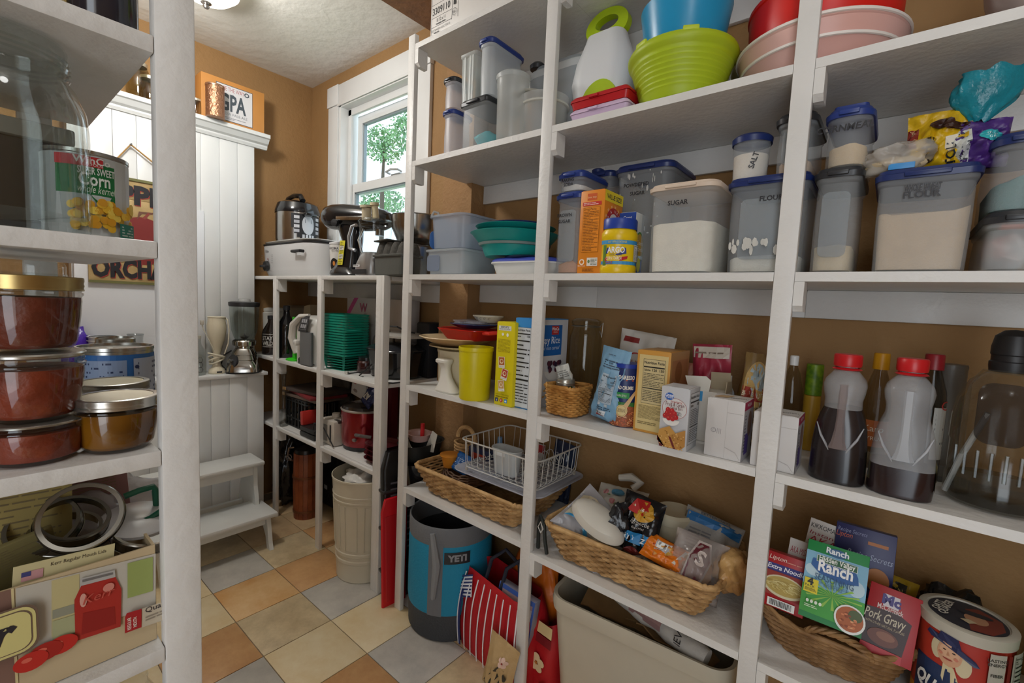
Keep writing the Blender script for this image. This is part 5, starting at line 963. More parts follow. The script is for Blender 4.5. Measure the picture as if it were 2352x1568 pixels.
p = PB(fn, .16, .17); p.rect(-.075, .125, .075, .152, '#2d71ad', 6, 2); p.text('BETTER OATS', .0, .156, .008, '#36506e', w=.08); p.lines(-.06, .03, .0, .11, 9, '#77777c', 5); p.bars(.02, .05, .055, .08, 4, '#b9b8b4'); p.obj(t)
t, fn = bag('bun_bag', 'clear bag with a maroon S panel bulging at the right of the basket', 'bag', (-.335, 1.165, .545), .135, .15, .08, film('#b9aea8', .45), 0, rot=(math.radians(-20), math.radians(10), math.radians(14)), seed=45, top=.3, wr=.010)
p = PB(fn, .135, .15); p.poly([(-.035, .03), (.012, .025), (.03, .10), (.02, .14), (-.01, .14), (-.028, .10)], '#b8aca6'); p.poly([(-.031, .034), (.008, .03), (.025, .10), (.016, .135), (-.007, .135), (-.024, .10)], '#5a1422'); p.text('S', .0, .085, .035, '#c9bdb8', rot=-8, bold=.03); p.text('Sandwich', -.02, .012, .01, '#8a2a30'); p.obj(t)
B().blob((0, .01, .06), (.045, .03, .045), 3, .15, 5, 3).obj('contents', mat('#a98058', .8, var=.15), t)
t = heap('bun_bag', 'bag of golden brown buns against the right post', 'bag', -.255, 1.24, .56, (.045, .06, .055), mat('#a97a44', .35, col2='#c49b62', vs_=14.0, bump=.4), 47, amp=.16)
t, fn = bag('cheese_cracker_bag', 'bright orange snack bag with silver stripes poking over the basket front', 'bag', (-.395, 1.155, .597), .15, .07, .03, mat('#dc7414', .3, var=.08, bump=.4), 0, rot=(math.radians(-50), math.radians(12), math.radians(4)), seed=49, top=.3)
p = PB(fn, .16, .075); p.rect(-.05, .03, -.005, .06, '#b9bcc2', 4, 3); p.poly([(.01, .015), (.02, .015), (.04, .065), (.03, .065)], '#d9d2c8'); p.poly([(.04, .01), (.07, .012), (.065, .05), (.045, .045)], '#b9bcc2'); p.bars(-.045, .035, -.015, .055, 4); p.obj(t)
t = heap('cheese_cracker_bag', 'small red and yellow spotted packet between the clear bags', 'bag', -.42, 1.19, .60, (.04, .03, .022), mat('#b3431c', .4, col2='#c9a04a', vs_=45.0, bump=.4), 51)
t = thing('carabiner_cord', 'black cord loop with a clip hanging at the left end of the middle bay', 'cord', (-.775, 1.13, Z5 + .002))
B().tube([(-.01, 0, .005), (-.012, 0, .08), (.0, -.01, .115), (.018, -.015, .10), (.024, -.015, .05), (.03, -.01, .006)], .006, 8).obj('cord_loop', mat('#1b211f', .5), t); B().tube([(.0, -.02, .085), (.01, -.022, .105), (.02, -.022, .085), (.012, -.022, .07)], .002, 6, True).obj('clip', WIRE, t)
# ================================================================== LOWEST SHELF, RIGHT BAY
t = thing('wicker_basket', 'brown oval wicker basket with a twisted handle full of soup and seasoning packets', 'basket', (-.045, 1.262, Z5)); WB2 = mat('#a27c50', .6, col2='#7b5833', vs_=28.0, bump=.3)
weave(t, (.115, .085), .085, 15, 46, WB2, .0042, 15, 1.38, .084, amp=.0022, zf=lambda x_, y_, v: .085 * (.04 + .92 * v) + (.02 * v * (abs(x_) / .16) ** 2))
b = B()
for ph in range(3): b.tube([Vector((.02 + .058 * math.cos(a), -.112 - .010 * math.sin(a) + .004 * math.cos(a * 7 + ph * 2.1), .080 + .030 * math.sin(a) + .004 * math.sin(a * 7 + ph * 2.1))) for a in [PI * i / 26 for i in range(27)]], .0042, 6)
b.obj('twisted_handle', WB2, t)
def carton2(name, lab, cat, L_, R_, Y, h, dd, col, tilt=0, roll=0, yaw=0):
    a = ony(L_[0], L_[1], Y); c = ony(R_[0], R_[1], Y); w = (c - a).length
    t = thing(name, lab, cat, ((a.x + c.x) / 2, Y, (a.z + c.z) / 2), rot=(math.radians(-tilt), math.radians(roll), math.radians(yaw)))
    B().box(-w / 2, w / 2, 0, dd, 0, h, .0008).obj('carton' if dd > .006 else 'packet_body', mat(col, .42, var=.02), t)
    return t, w, h, Pr(front(w, 0))
t, w, h, p = carton2('soup_box', 'red noodle soup carton tilted at the left end of the wicker basket', 'box', (1748, 1395), (1842, 1408), 1.165, .12, .03, '#a81c22', 14, 0)
p.rect(0, h * .66, w, h * .80, '#2a2a74'); p.text('Extra Noodle', w * .5, h * .70, .010, '#e2dfe6', w=w * .9, it=.2, bold=.02); p.text('Lipton', w * .28, h * .87, .010, '#e8d9cc', it=.2); p.lines(w * .5, h * .86, w * .9, h * .9, 1, '#d08a7a'); p.rect(0, h * .22, w, h * .66, '#8f2a1c')
p.ell(w * .5, h * .42, w * .5, h * .20, '#cfc7a4', 26); p.ell(w * .5, h * .43, w * .45, h * .165, '#b39a4e', 26)
for k in range(22): p.ell(w * rd.uniform(.2, .8), h * rd.uniform(.36, .5), .012, .004, rd.choice(['#d8c98a', '#c9b56c', '#a98f48']), 12, a0=0, a1=250, r0=.7, up=(k % 5 == 0))
p.bars(w * .15, h * .03, w * .8, h * .17, 3); p.obj(t)
for lab, L_, R_, Y, h_, tl, rl, lines_ in (('white miso soup packet standing highest at the back of the basket', (1842, 1275), (1915, 1295), 1.27, .09, 8, 6, (('KIKKOMAN', .78, .011, '#1d1b1c'), ('Instant', .60, .009, '#8f2a34'), ('AKA', .40, .016, '#9c2b36'), ('Soybean', .2, .008, '#8f6a6a'))), ('white miso soup packet leaning lower behind the soup carton', (1802, 1310), (1880, 1330), 1.23, .075, 10, 3, (('AKA MISO SOUP', .58, .016, '#9c2b36'), ('Soybean Paste Soup', .30, .009, '#6a4a4c')))):
    t, w, h, p = carton2('soup_packet', lab, 'packet', L_, R_, Y, h_, .004, '#c9c3bd', tl, rl)
    for (s_, v, z, c) in lines_: p.text(s_, w * .5, h * v, z, c, w=w * .88, it=.15 if c != '#1d1b1c' else 0)
    p.obj(t)
t, w, h, p = carton2('soup_box', 'dark blue soup mix carton behind the ranch carton', 'box', (1905, 1350), (2045, 1385), 1.25, .145, .03, '#22255c', 12, 0)
p.text('Lipton', w * .15, h * .80, .012, '#c9603c', it=.2, w=w * .28); p.text('Recipe Secrets', w * .28, h * .88, .009, '#8a90b8', it=.2, w=w * .5); p.text('Recipe Secrets', w * .6, h * .56, .013, '#a7b0c9', it=.3, w=w * .75); p.rect(w * .55, h * .78, w * .88, h * .83, '#b5703a'); p.ell(w * .75, h * .3, w * .2, h * .17, '#a9692c', 18); p.rect(w * .65, h * .15, w, h * .24, '#b9ad78'); p.obj(t)
t, w, h, p = carton2('seasoning_box', 'green and sky blue ranch seasoning carton leaning back at the front of the basket', 'box', (1833, 1418), (1978, 1458), 1.125, .158, .014, '#1f8a48', 24, 0)
p.rect(0, h * .36, w, h * .86, '#7fb4d0'); p.ell(w * .15, h * .62, w * .14, h * .08, '#b9d3df', 14); p.ell(w * .85, h * .55, w * .13, h * .1, '#b9d3df', 14); p.rect(0, 0, w, h * .42, '#3f9c3c'); p.rect(0, 0, w, h * .07, '#1a7a40')
for k in range(16): a = math.radians(k * 22.5); p.poly([(w * .5, h * .37), (w * .5 + .05 * math.cos(a), h * .37 + .028 * math.sin(a)), (w * .5 + .05 * math.cos(a + .12), h * .37 + .028 * math.sin(a + .12))], '#8fbf4a', up=False)
p.up(); p.ell(w * .5, h * .91, w * .16, h * .055, '#2a5d8a'); p.text('Ranch', w * .5, h * .89, .012, '#e6edf2', bold=.03); p.poly([(w * .12, h * .77), (w * .10, h * .68), (w * .25, h * .60), (w * .6, h * .555), (w * .88, h * .60), (w * .86, h * .69), (w * .8, h * .77)], '#235a9c'); p.rect(w * .18, h * .745, w * .84, h * .83, '#e0e4dc'); p.rect(w * .19, h * .75, w * .83, h * .825, '#225c3a'); p.text('Hidden Valley', w * .51, h * .768, .011, '#eef0ea', w=w * .58, bold=.02); p.text('THE ORIGINAL', w * .5, h * .727, .004, '#dfe6ee'); p.text('Ranch', w * .5, h * .635, .023, '#f2f4f4', w=w * .56, bold=.03)
p.text('SEASONING', w * .5, h * .515, .0125, '#2a557f', w=w * .62); p.text('SALAD DRESSING &', w * .5, h * .475, .005, '#3a5f82', w=w * .45); p.text('RECIPE MIX', w * .5, h * .445, .005, '#3a5f82', w=w * .3)
p.rect(w * .03, h * .32, w * .26, h * .50, '#e0cf2a'); p.text('4', w * .13, h * .42, .014, '#20201c', bold=.05); p.text('PACK', w * .13, h * .39, .005, '#20201c'); p.lines(w * .05, h * .34, w * .24, h * .38, 3, '#6a6428')
p.ell(w * .80, h * .17, w * .24, h * .17, '#dfe3e0', 26); p.ell(w * .80, h * .175, w * .21, h * .145, '#a85a2c', 26); p.ell(w * .88, h * .23, w * .11, h * .07, '#4c5a34', 16); 
for k in range(20): p.ell(w * rd.uniform(.64, .9), h * rd.uniform(.07, .24), .003, .002, rd.choice(['#c9784a', '#8a3f1c', '#d99a6a']), 7, up=(k % 5 == 0))
for k in range(4): p.ell(w * (.12 + .07 * k), h * .22, w * .025, h * .022, '#dfe8da', 10)
p.lines(w * .08, h * .14, w * .3, h * .18, 2, '#cfe3c4'); p.obj(t)
t, w, h, p = carton2('gravy_packet', 'red and dark brown gravy packet leaning right beside the ranch carton', 'packet', (1972, 1500), (2092, 1525), 1.165, .135, .006, '#a5161e', 20, 4)
p.poly([(0, h * .12), (w * .80, h * .12), (w * .88, h * .60), (w * .6, h * .68), (0, h * .64)], '#33191a'); p.rect(w * .3, h * .72, w * .60, h * .90, '#cfc9cf'); p.text('Mc', w * .45, h * .76, .018, '#3a2f78', bold=.05); p.text('McCormick', w * .45, h * .665, .010, '#ddc9c4', w=w * .5, bold=.02); p.text('Pork Gravy', w * .38, h * .49, .019, '#c7bba4', w=w * .8, it=.25, bold=.01); p.text('WITH OTHER NATURAL FLAVORS', w * .4, h * .42, .005, '#b9a98c', w=w * .75); p.ell(w * .4, h * .27, w * .3, h * .12, '#6a3a2c', 18); p.ell(w * .45, h * .30, w * .18, h * .06, '#8a5a44', 14); p.rect(0, 0, w * .8, h * .12, '#b3202a'); p.obj(t)
t, fn = bag('mustard_packet', 'yellow and black packet at the back right of the basket', 'packet', (.055, 1.33, .60), .08, .09, .02, mat('#b08f1c', .4, var=.1), rot=(-.2, .1, 0), seed=61); p = PB(fn, .08, .09); p.rect(-.036, .05, .02, .08, '#2a261c', 4, 2); p.text('DIJON', -.005, .06, .010, '#c9b464'); p.obj(t)
t = heap('black_bag', 'wrinkled black plastic bag on the shelf behind the oats canister', 'bag', .165, 1.39, Z5 + .01, (.075, .045, .08), mat('#131416', .22, bump=.6, bs=18.0), 63, amp=.25)
# oats canister
xo, ro = rfit(2098, 2336, 1500, 1.225); ho = .205
t = thing('oats_canister', 'big round oats canister with a smiling hatted man, cut by the lower picture edge', 'canister', (xo, 1.225, Z5))
B().lathe([(0, 0), (ro, 0), (ro, ho - .008)], 48).obj('tube', mat('#b9402a', .45, col2='#a82c22', vs_=6.0), t)
B().lathe([(ro + .0018, ho - .022), (ro + .0025, ho - .002), (ro - .002, ho), (ro - .009, ho), (ro - .010, ho - .003), (0, ho - .003)], 48).obj('lid', mat('#b9b4a6', .4), t)
p = Pr(lambda u, v, l: Vector((u, v, ho - .003 + l))); p.ell(0, 0, ro * .83, ro * .83, '#1c2030', 40); p.poly([(.0, -.05), (.03, -.045), (.05, -.015), (.05, .02), (.02, .045), (.0, .03)], '#7a2c20'); p.ell(.012, -.003, .017, .019, '#b98868', 18); p.ell(.012, .016, .026, .009, '#1a1d2c', 16); p.poly([(-.012, -.02), (.0, -.03), (.012, -.018), (.0, -.012)], '#c9b896'); p.text('QUAKER', -.024, .008, .012, '#d9d6cc', rot=75, bold=.03); p.text('OATS', -.036, .006, .012, '#d9d6cc', rot=75, bold=.03); p.obj(t, 'lid_print')
a0 = math.degrees(math.atan2(-1.225, -xo)); p = Pr(cyl(ro, a0)); L = ro * 1.5; F = -.018
p.rect(-L, 0, L, .045, '#d08a1c', 20); p.poly([(-L, .05), (-L, .112), (-.04, .128), (.0, .10), (.045, .04), (.05, 0), (-L, 0)], '#1f3358') if 0 else None
for k in range(20):
    u0 = -.072 + k * .0062; v1 = .118 - max(0, (u0 + .02)) * .95; v0 = .030 - (u0 + .07) * .15; p.rect(u0, v0, u0 + .0063, max(v1, v0 + .01), '#1f3358', 1, 1, up=False)
p.up()
p.poly([(F - .005, .135), (F + .01, .125), (F + .034, .055), (F + .012, .052), (F - .006, .10)], '#cfc19a')
p.ell(F - .016, .150, .010, .020, '#cdbf9d', 18); p.ell(F + .022, .136, .011, .020, '#cdbf9d', 18); p.ell(F + .002, .149, .0175, .0235, '#cf9f7e', 28); p.ell(F + .002, .152, .014, .016, '#d9ad8c', 20)
p.ell(F - .005, .155, .0026, .0013, '#3a2c28', 10); p.ell(F + .008, .154, .0026, .0013, '#3a2c28', 10); p.poly([(F + .0005, .155), (F + .0035, .146), (F - .001, .1455)], '#c08a6a'); p.ell(F + .001, .1405, .007, .003, '#9c3f38', 12, a0=180, a1=360); p.ell(F - .009, .146, .003, .003, '#c97f68', 8); p.ell(F + .012, .145, .003, .003, '#c97f68', 8)
p.poly([(F - .034, .172), (F - .030, .180), (F - .012, .176), (F + .012, .170), (F + .036, .155), (F + .042, .146), (F + .034, .145), (F + .012, .158), (F - .012, .166), (F - .026, .167)], '#232a52'); p.poly([(F - .016, .172), (F - .012, .187), (F + .012, .184), (F + .018, .165), (F, .168)], '#232a52')
p.text('QUAKER', -.022, .060, .026, '#dcdcd6', w=.085, rot=-14, bold=.04); p.text('OATS', -.012, .026, .026, '#dcdcd6', w=.06, rot=-14, bold=.04)
p.rect(.034, .085, .058, .180, '#b3ada2', 4, 1)
for s_, v in (('LASTING', .166), ('ENERGY', .158), ('FIBER', .138), ('NO', .120), ('NO', .104)): p.text(s_, .046, v, .0055, '#3a3836', bold=.02)
p.rect(.060, .04, .066, .18, '#7a1f24', 2, 1); p.rect(.068, .02, .098, .183, '#aaa69c', 5, 1); p.nutri(.072, .03, .097, .178, 5, '#aaa69c'); p.obj(t)
t = thing('green_box', 'bright lime green box edge at the bottom right picture corner', 'box', (.315, 1.22, Z5)); B().box(-.03, .05, -.09, .1, 0, .2, .002).obj('carton', mat('#58b81a', .4), t)
# ================================================================== FLOOR, RIGHT UNIT
xy, ry = rfit(928, 1118, 1330, 1.215); ZRIM = Hz(1000, 1225, 1.215 - ry)
t = thing('insulated_tote', 'round soft bucket tote, turquoise with grey bands and an open dark top', 'bag', (xy + .012, 1.225, 0)); GY = mat('#6d7074', .75, bump=.2, bs=150.0); TQ = mat('#1787ab', .7, bump=.25, bs=120.0)
h = min(ZRIM, .497); B().lathe([(0, 0), (ry * .93, 0), (ry * .97, .012), (ry * .985, h * .24)], 48).obj('base', mat('#3d4044', .7, bump=.3, bs=140.0), t)
B().lathe([(ry * .985, h * .24), (ry, h * .28), (ry, h * .80), (ry * .99, h * .84)], 48).obj('turquoise_wall', TQ, t)
B().lathe([(ry * .992, h * .84), (ry * 1.0, h * .86), (ry * 1.0, h - .006), (ry * .985, h), (ry * .96, h - .004), (ry * .95, h * .8)], 48).obj('rim_band', GY, t)
B().lathe([(ry * .95, h * .8), (ry * .9, h * .1), (0, h * .1)], 48).obj('lining', mat('#2c2f33', .6, bump=.5, bs=30.0), t)
p = Pr(cyl(ry, -90), .001)
mu = ry * math.radians(27); p.rect(mu - .028, h * .24, mu + .028, h * .86, '#6d7074', 4, 4); p.obj(t, 'side_strip', .8)
B().tube([(ry * 1.01 * math.cos(math.radians(-68 + 0)), ry * 1.01 * math.sin(math.radians(-68)), h * .95), (ry * 1.06 * math.cos(math.radians(-60)), ry * 1.06 * math.sin(math.radians(-60)), h * .7), (ry * 1.03 * math.cos(math.radians(-64)), ry * 1.03 * math.sin(math.radians(-64)), h * .4)], [.010, .016, .010], 8).obj('strap', mat('#85888b', .75), t)
p = Pr(cyl(ry, -36), .003); p.rect(-.045, h * .70, .05, h * .80, '#22262b', 6, 1); p.text('YETI', .002, h * .725, .024, '#8d9196', w=.07, bold=.05); p.obj(t, 'logo_patch')
# striped market bag: stripes follow the cloth
def tote(name, lab, x, y, w, d, h, m, rz, stripes=None, seed=1, sag=.03):
    t = thing(name, lab, 'bag', (x, y, 0), rz); b = B(); rings = []; K = 24
    for j in range(11):
        v = j / 10; rg = []
        for (px_, py_) in rrect(w / 2 * (1 + .06 * math.sin(v * PI) - .08 * v), d / 2 * (1 + .12 * math.sin(v * PI) - .25 * v * v), .04, 7):
            nn = noise.noise(Vector((px_ * 12 + seed, py_ * 12, v * 3))) * .016 * v; rg.append(Vector((px_ + nn, py_ + nn, v * h + noise.noise(Vector((px_ * 9, py_ * 9, seed))) * sag * v)))
        rings.append(rg)
    b.quadring(rings, True, False); return t, b.obj('cloth_body', m, t, ang=1.3)
xs, ws = wfit(1004, 1212, 1440, 1.10)
t, _ = tote('striped_bag', 'red shopping bag with white and navy stripes on the floor by the post', xs + .022, 1.205, ws * .80, .15, .30, mat('#b3151f', .6, var=.05, bump=.2), -8, seed=3)
p = Pr(lambda u, v, l: Vector((u * (1 + .06 * math.sin(v / .3 * PI) - .08 * v / .3), -.085 * (1 + .12 * math.sin(v / .3 * PI) - .25 * (v / .3) ** 2) - .004 - l + noise.noise(Vector((u * 12, -.5, v * 8))) * .003, v)))
W2 = ws * .42 - .012
for k in range(9):
    u = -W2 + .02 + k * (2 * W2 - .03) / 8; p.rect(u, .008, u + .006, .285, '#dfe0e4', 1, 12, up=False)
p.up(); p.rect(-W2 + .026, .008, -W2 + .037, .22, '#1f2d6c', 1, 10); p.obj(t, 'stripes')
fn_ = lambda u, v, l: Vector((-ws * .40 + u, -.088 + .12 * v - l, .17 + v))
q = Pr(fn_); q.poly([(-.005, .0), (.085, .045), (.075, .12), (.04, .10), (.01, .05)], '#e0e2e6')
for k in range(7): q.poly([(.0 + .0005 * k, .006 + k * .012), (.078, .040 + k * .013), (.078, .046 + k * .013), (.002, .012 + k * .012)], '#22336f', up=False)
q.obj(t, 'folded_flap')
for (a, c) in ((-.05, .05), (.03, .10)): B().tube([(a, -.05, .27), (a + .01, -.03, .36), (a + .05, 0, .40), (c, .02, .36), (c + .01, .02, .28)], .007, 8).obj('strap', mat('#1b2030', .6), t)
t = heap('orange_bag', 'shiny orange patterned bag stuffed behind the striped bag', 'bag', xs + .075, 1.32, .05, (.10, .045, .19), mat('#d0691a', .35, var=.15, vs_=6.0, bump=.5, bs=14.0), 71, amp=.14)
t, w, h, p = carton2('folded_bag', 'folded bag with blue, green and red picture panels beside the orange bag', 'bag', (1128, 1480), (1205, 1500), 1.135, .2, .03, '#8d8a98', 6, 4)
p.rect(.0, 0, w, h, '#3f5fa8'); p.rect(w * .1, h * .05, w * .95, h * .92, '#a58a8c'); p.rect(w * .2, h * .1, w * .55, h * .75, '#3f6fae'); p.rect(w * .27, h * .14, w * .5, h * .70, '#7aa83a'); p.rect(w * .6, h * .1, w * .95, h * .85, '#b9b9c0'); p.rect(w * .6, h * .1, w * .64, h * .85, '#8f2030'); p.obj(t)
xf, wf = wfit(1118, 1252, 1530, 1.10)
t, _ = tote('floral_bag', 'red hibiscus print bag with cream trim, standing behind the near post', xf - .008, 1.25, wf * .92, .13, .235, mat('#b3161c', .6, bump=.2), -6, seed=9)
p = Pr(lambda u, v, l: Vector((u * (1 + .06 * math.sin(v / .235 * PI) - .08 * v / .235), -.065 * (1 + .12 * math.sin(v / .235 * PI) - .25 * (v / .235) ** 2) - .006 - l, v)))
def flower(p, cx, cy, r, c='#e2cfa6', cc='#c9843a'):
    for k in range(5): a = math.radians(72 * k + 18); p.ell(cx + r * .55 * math.cos(a), cy + r * .55 * math.sin(a), r * .42, r * .38, c, 14)
    p.ell(cx, cy, r * .16, r * .16, cc, 8)
W3 = wf * .5 - .012; p.rect(-W3, .195, W3, .228, '#d8c08c', 6, 1); p.rect(-W3, .165, W3, .192, '#7a1a20', 6, 1); p.rect(-W3, .01, -W3 + .035, .16, '#c9ab78', 2, 4)
for (a_, c_, r_f, col) in ((.035, .10, .034, '#e6d2a4'), (-.015, .12, .018, '#e9dcd2'), (-.02, .06, .020, '#e9dcd2'), (.06, .03, .022, '#e6d2a4'), (.01, .025, .016, '#e9dcd2')): flower(p, a_ * W3 / .07, c_, r_f, col)
p.obj(t, 'flower_print')
t, fn = bag('beige_bag', 'beige cloth bag with black lettering folded in front of the floral bag', 'bag', (xf - .055, 1.075, 0.0), .12, .20, .05, mat('#b99b6c', .7, bump=.2), 0, rot=(0, math.radians(10), 0), seed=73, top=.4); p = PB(fn, .12, .20); p.poly([(-.045, .03), (-.02, .02), (.03, .12), (.01, .13)], '#2c2a26'); p.poly([(0, .02), (.02, .02), (.045, .10), (.03, .11)], '#2c2a26'); flower(p, .02, .145, .018, '#d9b8a8', '#a03030'); p.obj(t)
# big tote bin with paper and cardboard
t = thing('plastic_bin', 'large off-white plastic bin under the middle shelf filled with paper', 'bin', (-.485, 1.295, 0), 5)
PB_ = mat('#bdb6a4', .4, var=.02)
bw, bd, bh = .262, .165, .395
B().loft([(0, bw * .82, bd * .78, .04), (.008, bw * .84, bd * .80, .045), (bh - .045, bw * .955, bd * .94, .05), (bh - .044, bw * .985, bd * .975, .055), (bh - .02, bw, bd, .06), (bh, bw * .99, bd * .985, .06), (bh - .003, bw * .95, bd * .92, .05), (bh - .03, bw * .94, bd * .91, .05), (.012, bw * .82, bd * .78, .04)], 8).obj('bin_body', PB_, t)
t = thing('newspaper_roll', 'rolled newspaper lying across the top of the off-white bin', 'newspaper', (-.50, 1.225, .418), rot=(0, math.radians(5), math.radians(-9)))
B().tube([(-.20 + .02 * i, .004 * math.sin(i), -.002 * i * .4) for i in range(22)], [.026 + .002 * math.sin(i * 1.7) for i in range(22)], 14).obj('paper_roll', mat('#b5b0a8', .8, bump=.3), t)
p = Pr(lambda u, v, l: Vector((u, -(.0285 + l) * math.cos(v / .028), (.0285 + l) * math.sin(v / .028)))); p.rect(-.18, .0, -.14, .05, '#2a3350', 2, 4); p.rect(-.13, .0, -.06, .045, '#7a6a60', 2, 4); p.lines(-.13, .002, -.06, .04, 7, '#3a3836', 3); p.rect(-.05, .0, .0, .05, '#5a5550', 2, 4); p.rect(.0, -.01, .10, .05, '#8f6f6c', 2, 4); p.text('NEWS', .16, .012, .02, '#232226', rot=90); p.obj(t)
for i, (x_, y_, z_, rr, wd, lab) in enumerate(((-.55, 1.27, .355, (.2, .10, .2), .24, 'torn piece of brown cardboard under the newspaper roll in the bin'), (-.38, 1.25, .345, (-.25, .15, -.1), .20, 'creased brown cardboard flap at the right of the bin'), (-.42, 1.32, .37, (.15, -.05, .3), .26, 'brown kraft paper sheet at the back of the bin'))):
    t = thing('cardboard_piece', lab, 'cardboard', (x_, y_, z_), rot=rr)
    b = B(); rd2 = random.Random(i); pts = []
    n_ = 10; R0 = [[Vector((-wd / 2 + wd * k / n_, -.06, .012 * noise.noise(Vector((k * .5, i, 0))))) for k in range(n_ + 1)], [Vector((-wd / 2 + wd * k / n_, .06, .015 * noise.noise(Vector((k * .5, i, 4))))) for k in range(n_ + 1)]]
    b.quadring([R0[0], R0[1], [v + Vector((0, 0, .004)) for v in R0[1]], [v + Vector((0, 0, .004)) for v in R0[0]], R0[0]], closed=False).obj('sheet', mat('#8a6a42', .8, var=.08, vs_=20.0), t, ang=.4)
# ================================================================== LOW UNIT: counter
ZA, ZB, ZD = 1.3576, .9056, .5286
STEEL = mat('#b4b3b0', .22, 1.0, bump=.02, bs=8.0); BLK = mat('#17181b', .18, coat=.3); BLM = mat('#1f2023', .5); APW = mat('#d9dadb', .3)
t = thing('roaster_oven', 'wide white electric roaster with a black dial under the pressure cooker', 'roaster', (-2.605, 1.275, ZA)); W, D = .315, .13
B().loft([(0, W - .03, D - .03, .08), (.008, W - .02, D - .02, .09), (.03, W - .01, D - .01, .10), (.04, W - .006, D - .006, .10), (.17, W, D, .10), (.176, W - .004, D - .004, .1)], 8).obj('body', APW, t)
B().loft([(.177, W + .002, D + .002, .1), (.183, W + .003, D + .003, .1)], 8).obj('dark_gasket', BLM, t); B().loft([(.184, W - .02, D - .01, .1), (.194, W - .005, D - .002, .1), (.198, W - .02, D - .01, .1)], 8).obj('lid', mat('#e1e0dc', .3), t)
kx = ony(612, 605, 1.14).x + 2.605
B().lathe([(0, 0), (.030, 0), (.027, .014), (0, .016)], 24, M_=Matrix.Translation((kx, -D - .001, .058)) @ Matrix.Rotation(PI / 2, 4, 'X')).box(kx - .036, kx + .036, -D - .03, -D - .012, .050, .064, .004).obj('dial', BLM, t)
B().tube([(W * .52, -D - .004, .128), (W * .52, -D - .022, .128), (W * .80, -D - .022, .128), (W * .80, -D - .002, .128)], .008, 8).obj('handle', BLM, t)
p = Pr(flat((-W, -D - .001, 0), (1, 0, 0), (0, 0, 1))); k0 = W + kx; p.text('Elite', k0 + .0, .135, .016, '#55555a', w=.04); p.ell(k0 + .01, .098, .005, .006, '#a02020', 10)
for i in range(5): p.rect(k0 - .075, .075 + i * .011, k0 - .055, .077 + i * .011, '#77777c', up=False); p.rect(k0 + .055, .075 + i * .011, k0 + .075, .077 + i * .011, '#77777c', up=False)
p.lines(k0 - .08, .028, k0 + .08, .033, 1, '#77777c'); p.obj(t)
x, r = rfit(632, 734, 520, 1.285)
t = thing('pressure_cooker', 'steel electric pressure cooker with black lid and keypad standing on the roaster', 'pressure cooker', (x, 1.285, ZA + .1985)); hb = Hz(680, 476, 1.285 - r) - t.location.z
B().lathe([(0, 0), (r * .95, 0), (r * .97, .006), (r, .02), (r, hb)], 48).obj('body', STEEL, t)
B().lathe([(r + .003, hb), (r + .004, hb + .012), (r * .99, hb + .03), (r * .92, hb + .055), (r * .7, hb + .068), (0, hb + .072)], 48).obj('lid', BLK, t)
B().tube([(-.10, -.02, hb + .066), (-.075, -.02, hb + .095), (0, -.02, hb + .106), (.075, -.02, hb + .095), (.10, -.02, hb + .066)], [.016, .014, .013, .014, .016], 10).obj('lid_handle', BLK, t)
B().lathe([(0, 0), (.016, 0), (.018, .02), (.01, .028), (0, .03)], 16, (-.12, -.03, hb + .05)).obj('steam_valve', BLK, t)
for s_ in (-1, 1): B().box(s_ * r - .03 + (s_ * .022), s_ * r + .03 + (s_ * .022), -.03, .03, hb - .02, hb - .005, .005).obj('side_handle', BLK, t)
p = Pr(cyl(r + .001, 2), .001); p.poly([(-.085, hb * .96), (-.08, hb * .5), (-.05, .012), (.05, .012), (.08, hb * .5), (.085, hb * .96)], '#1b1c20') if 0 else None
for k in range(12): u = -.09 + k * .015; f_e = abs(u + .0075) / .09; p.rect(u, .010 + .09 * f_e ** 3, u + .0151, hb * .95, '#1c1d21', 1, 1, up=False)
p.up(); p.ell(0, hb * .6, .035, .055, '#b9bbc0', 22); p.rect(-.018, hb * .66, .018, hb * .78, '#3a3f48'); p.text('Power', 0, hb * .86, .010, '#c9cbd0', it=.2)
for s_ in (-1, 1):
    for k in range(4): p.rect(s_ * .062 - .014, hb * (.78 - .15 * k), s_ * .062 + .014, hb * (.88 - .15 * k), '#a9abb2' if k % 2 else '#c4c5ca', up=False)
for k in range(4): p.rect(-.033 + k * .018, .016, -.020 + k * .018, .045, '#b9bbc0', up=False)
p.obj(t, 'keypad')
x, r = -2.212, .070
t = thing('rice_cooker', 'white rice cooker with a black oval control panel between roaster and mixer', 'rice cooker', (x, 1.285, ZA)); h = .165
B().lathe([(0, 0), (r * .8, 0), (r * .86, .01), (r * .98, h * .7), (r, h * .95), (r * .99, h)], 36).obj('body', mat('#d3d1cc', .3), t); B().lathe([(r * .995, h + .001), (r * 1.03, h + .003), (r * 1.02, h + .011), (r * .5, h + .022), (0, h + .024)], 36).obj('lid', APW, t)
p = Pr(cyl(r * .95, -70, taper=.08)); p.ell(0, h * .36, .024, .036, '#141416', 22); p.ell(0, h * .42, .007, .012, '#c9803c', 12); p.text('AROMA', 0, h * .84, .012, '#3a3a3e', w=.05, bold=.02); p.obj(t)
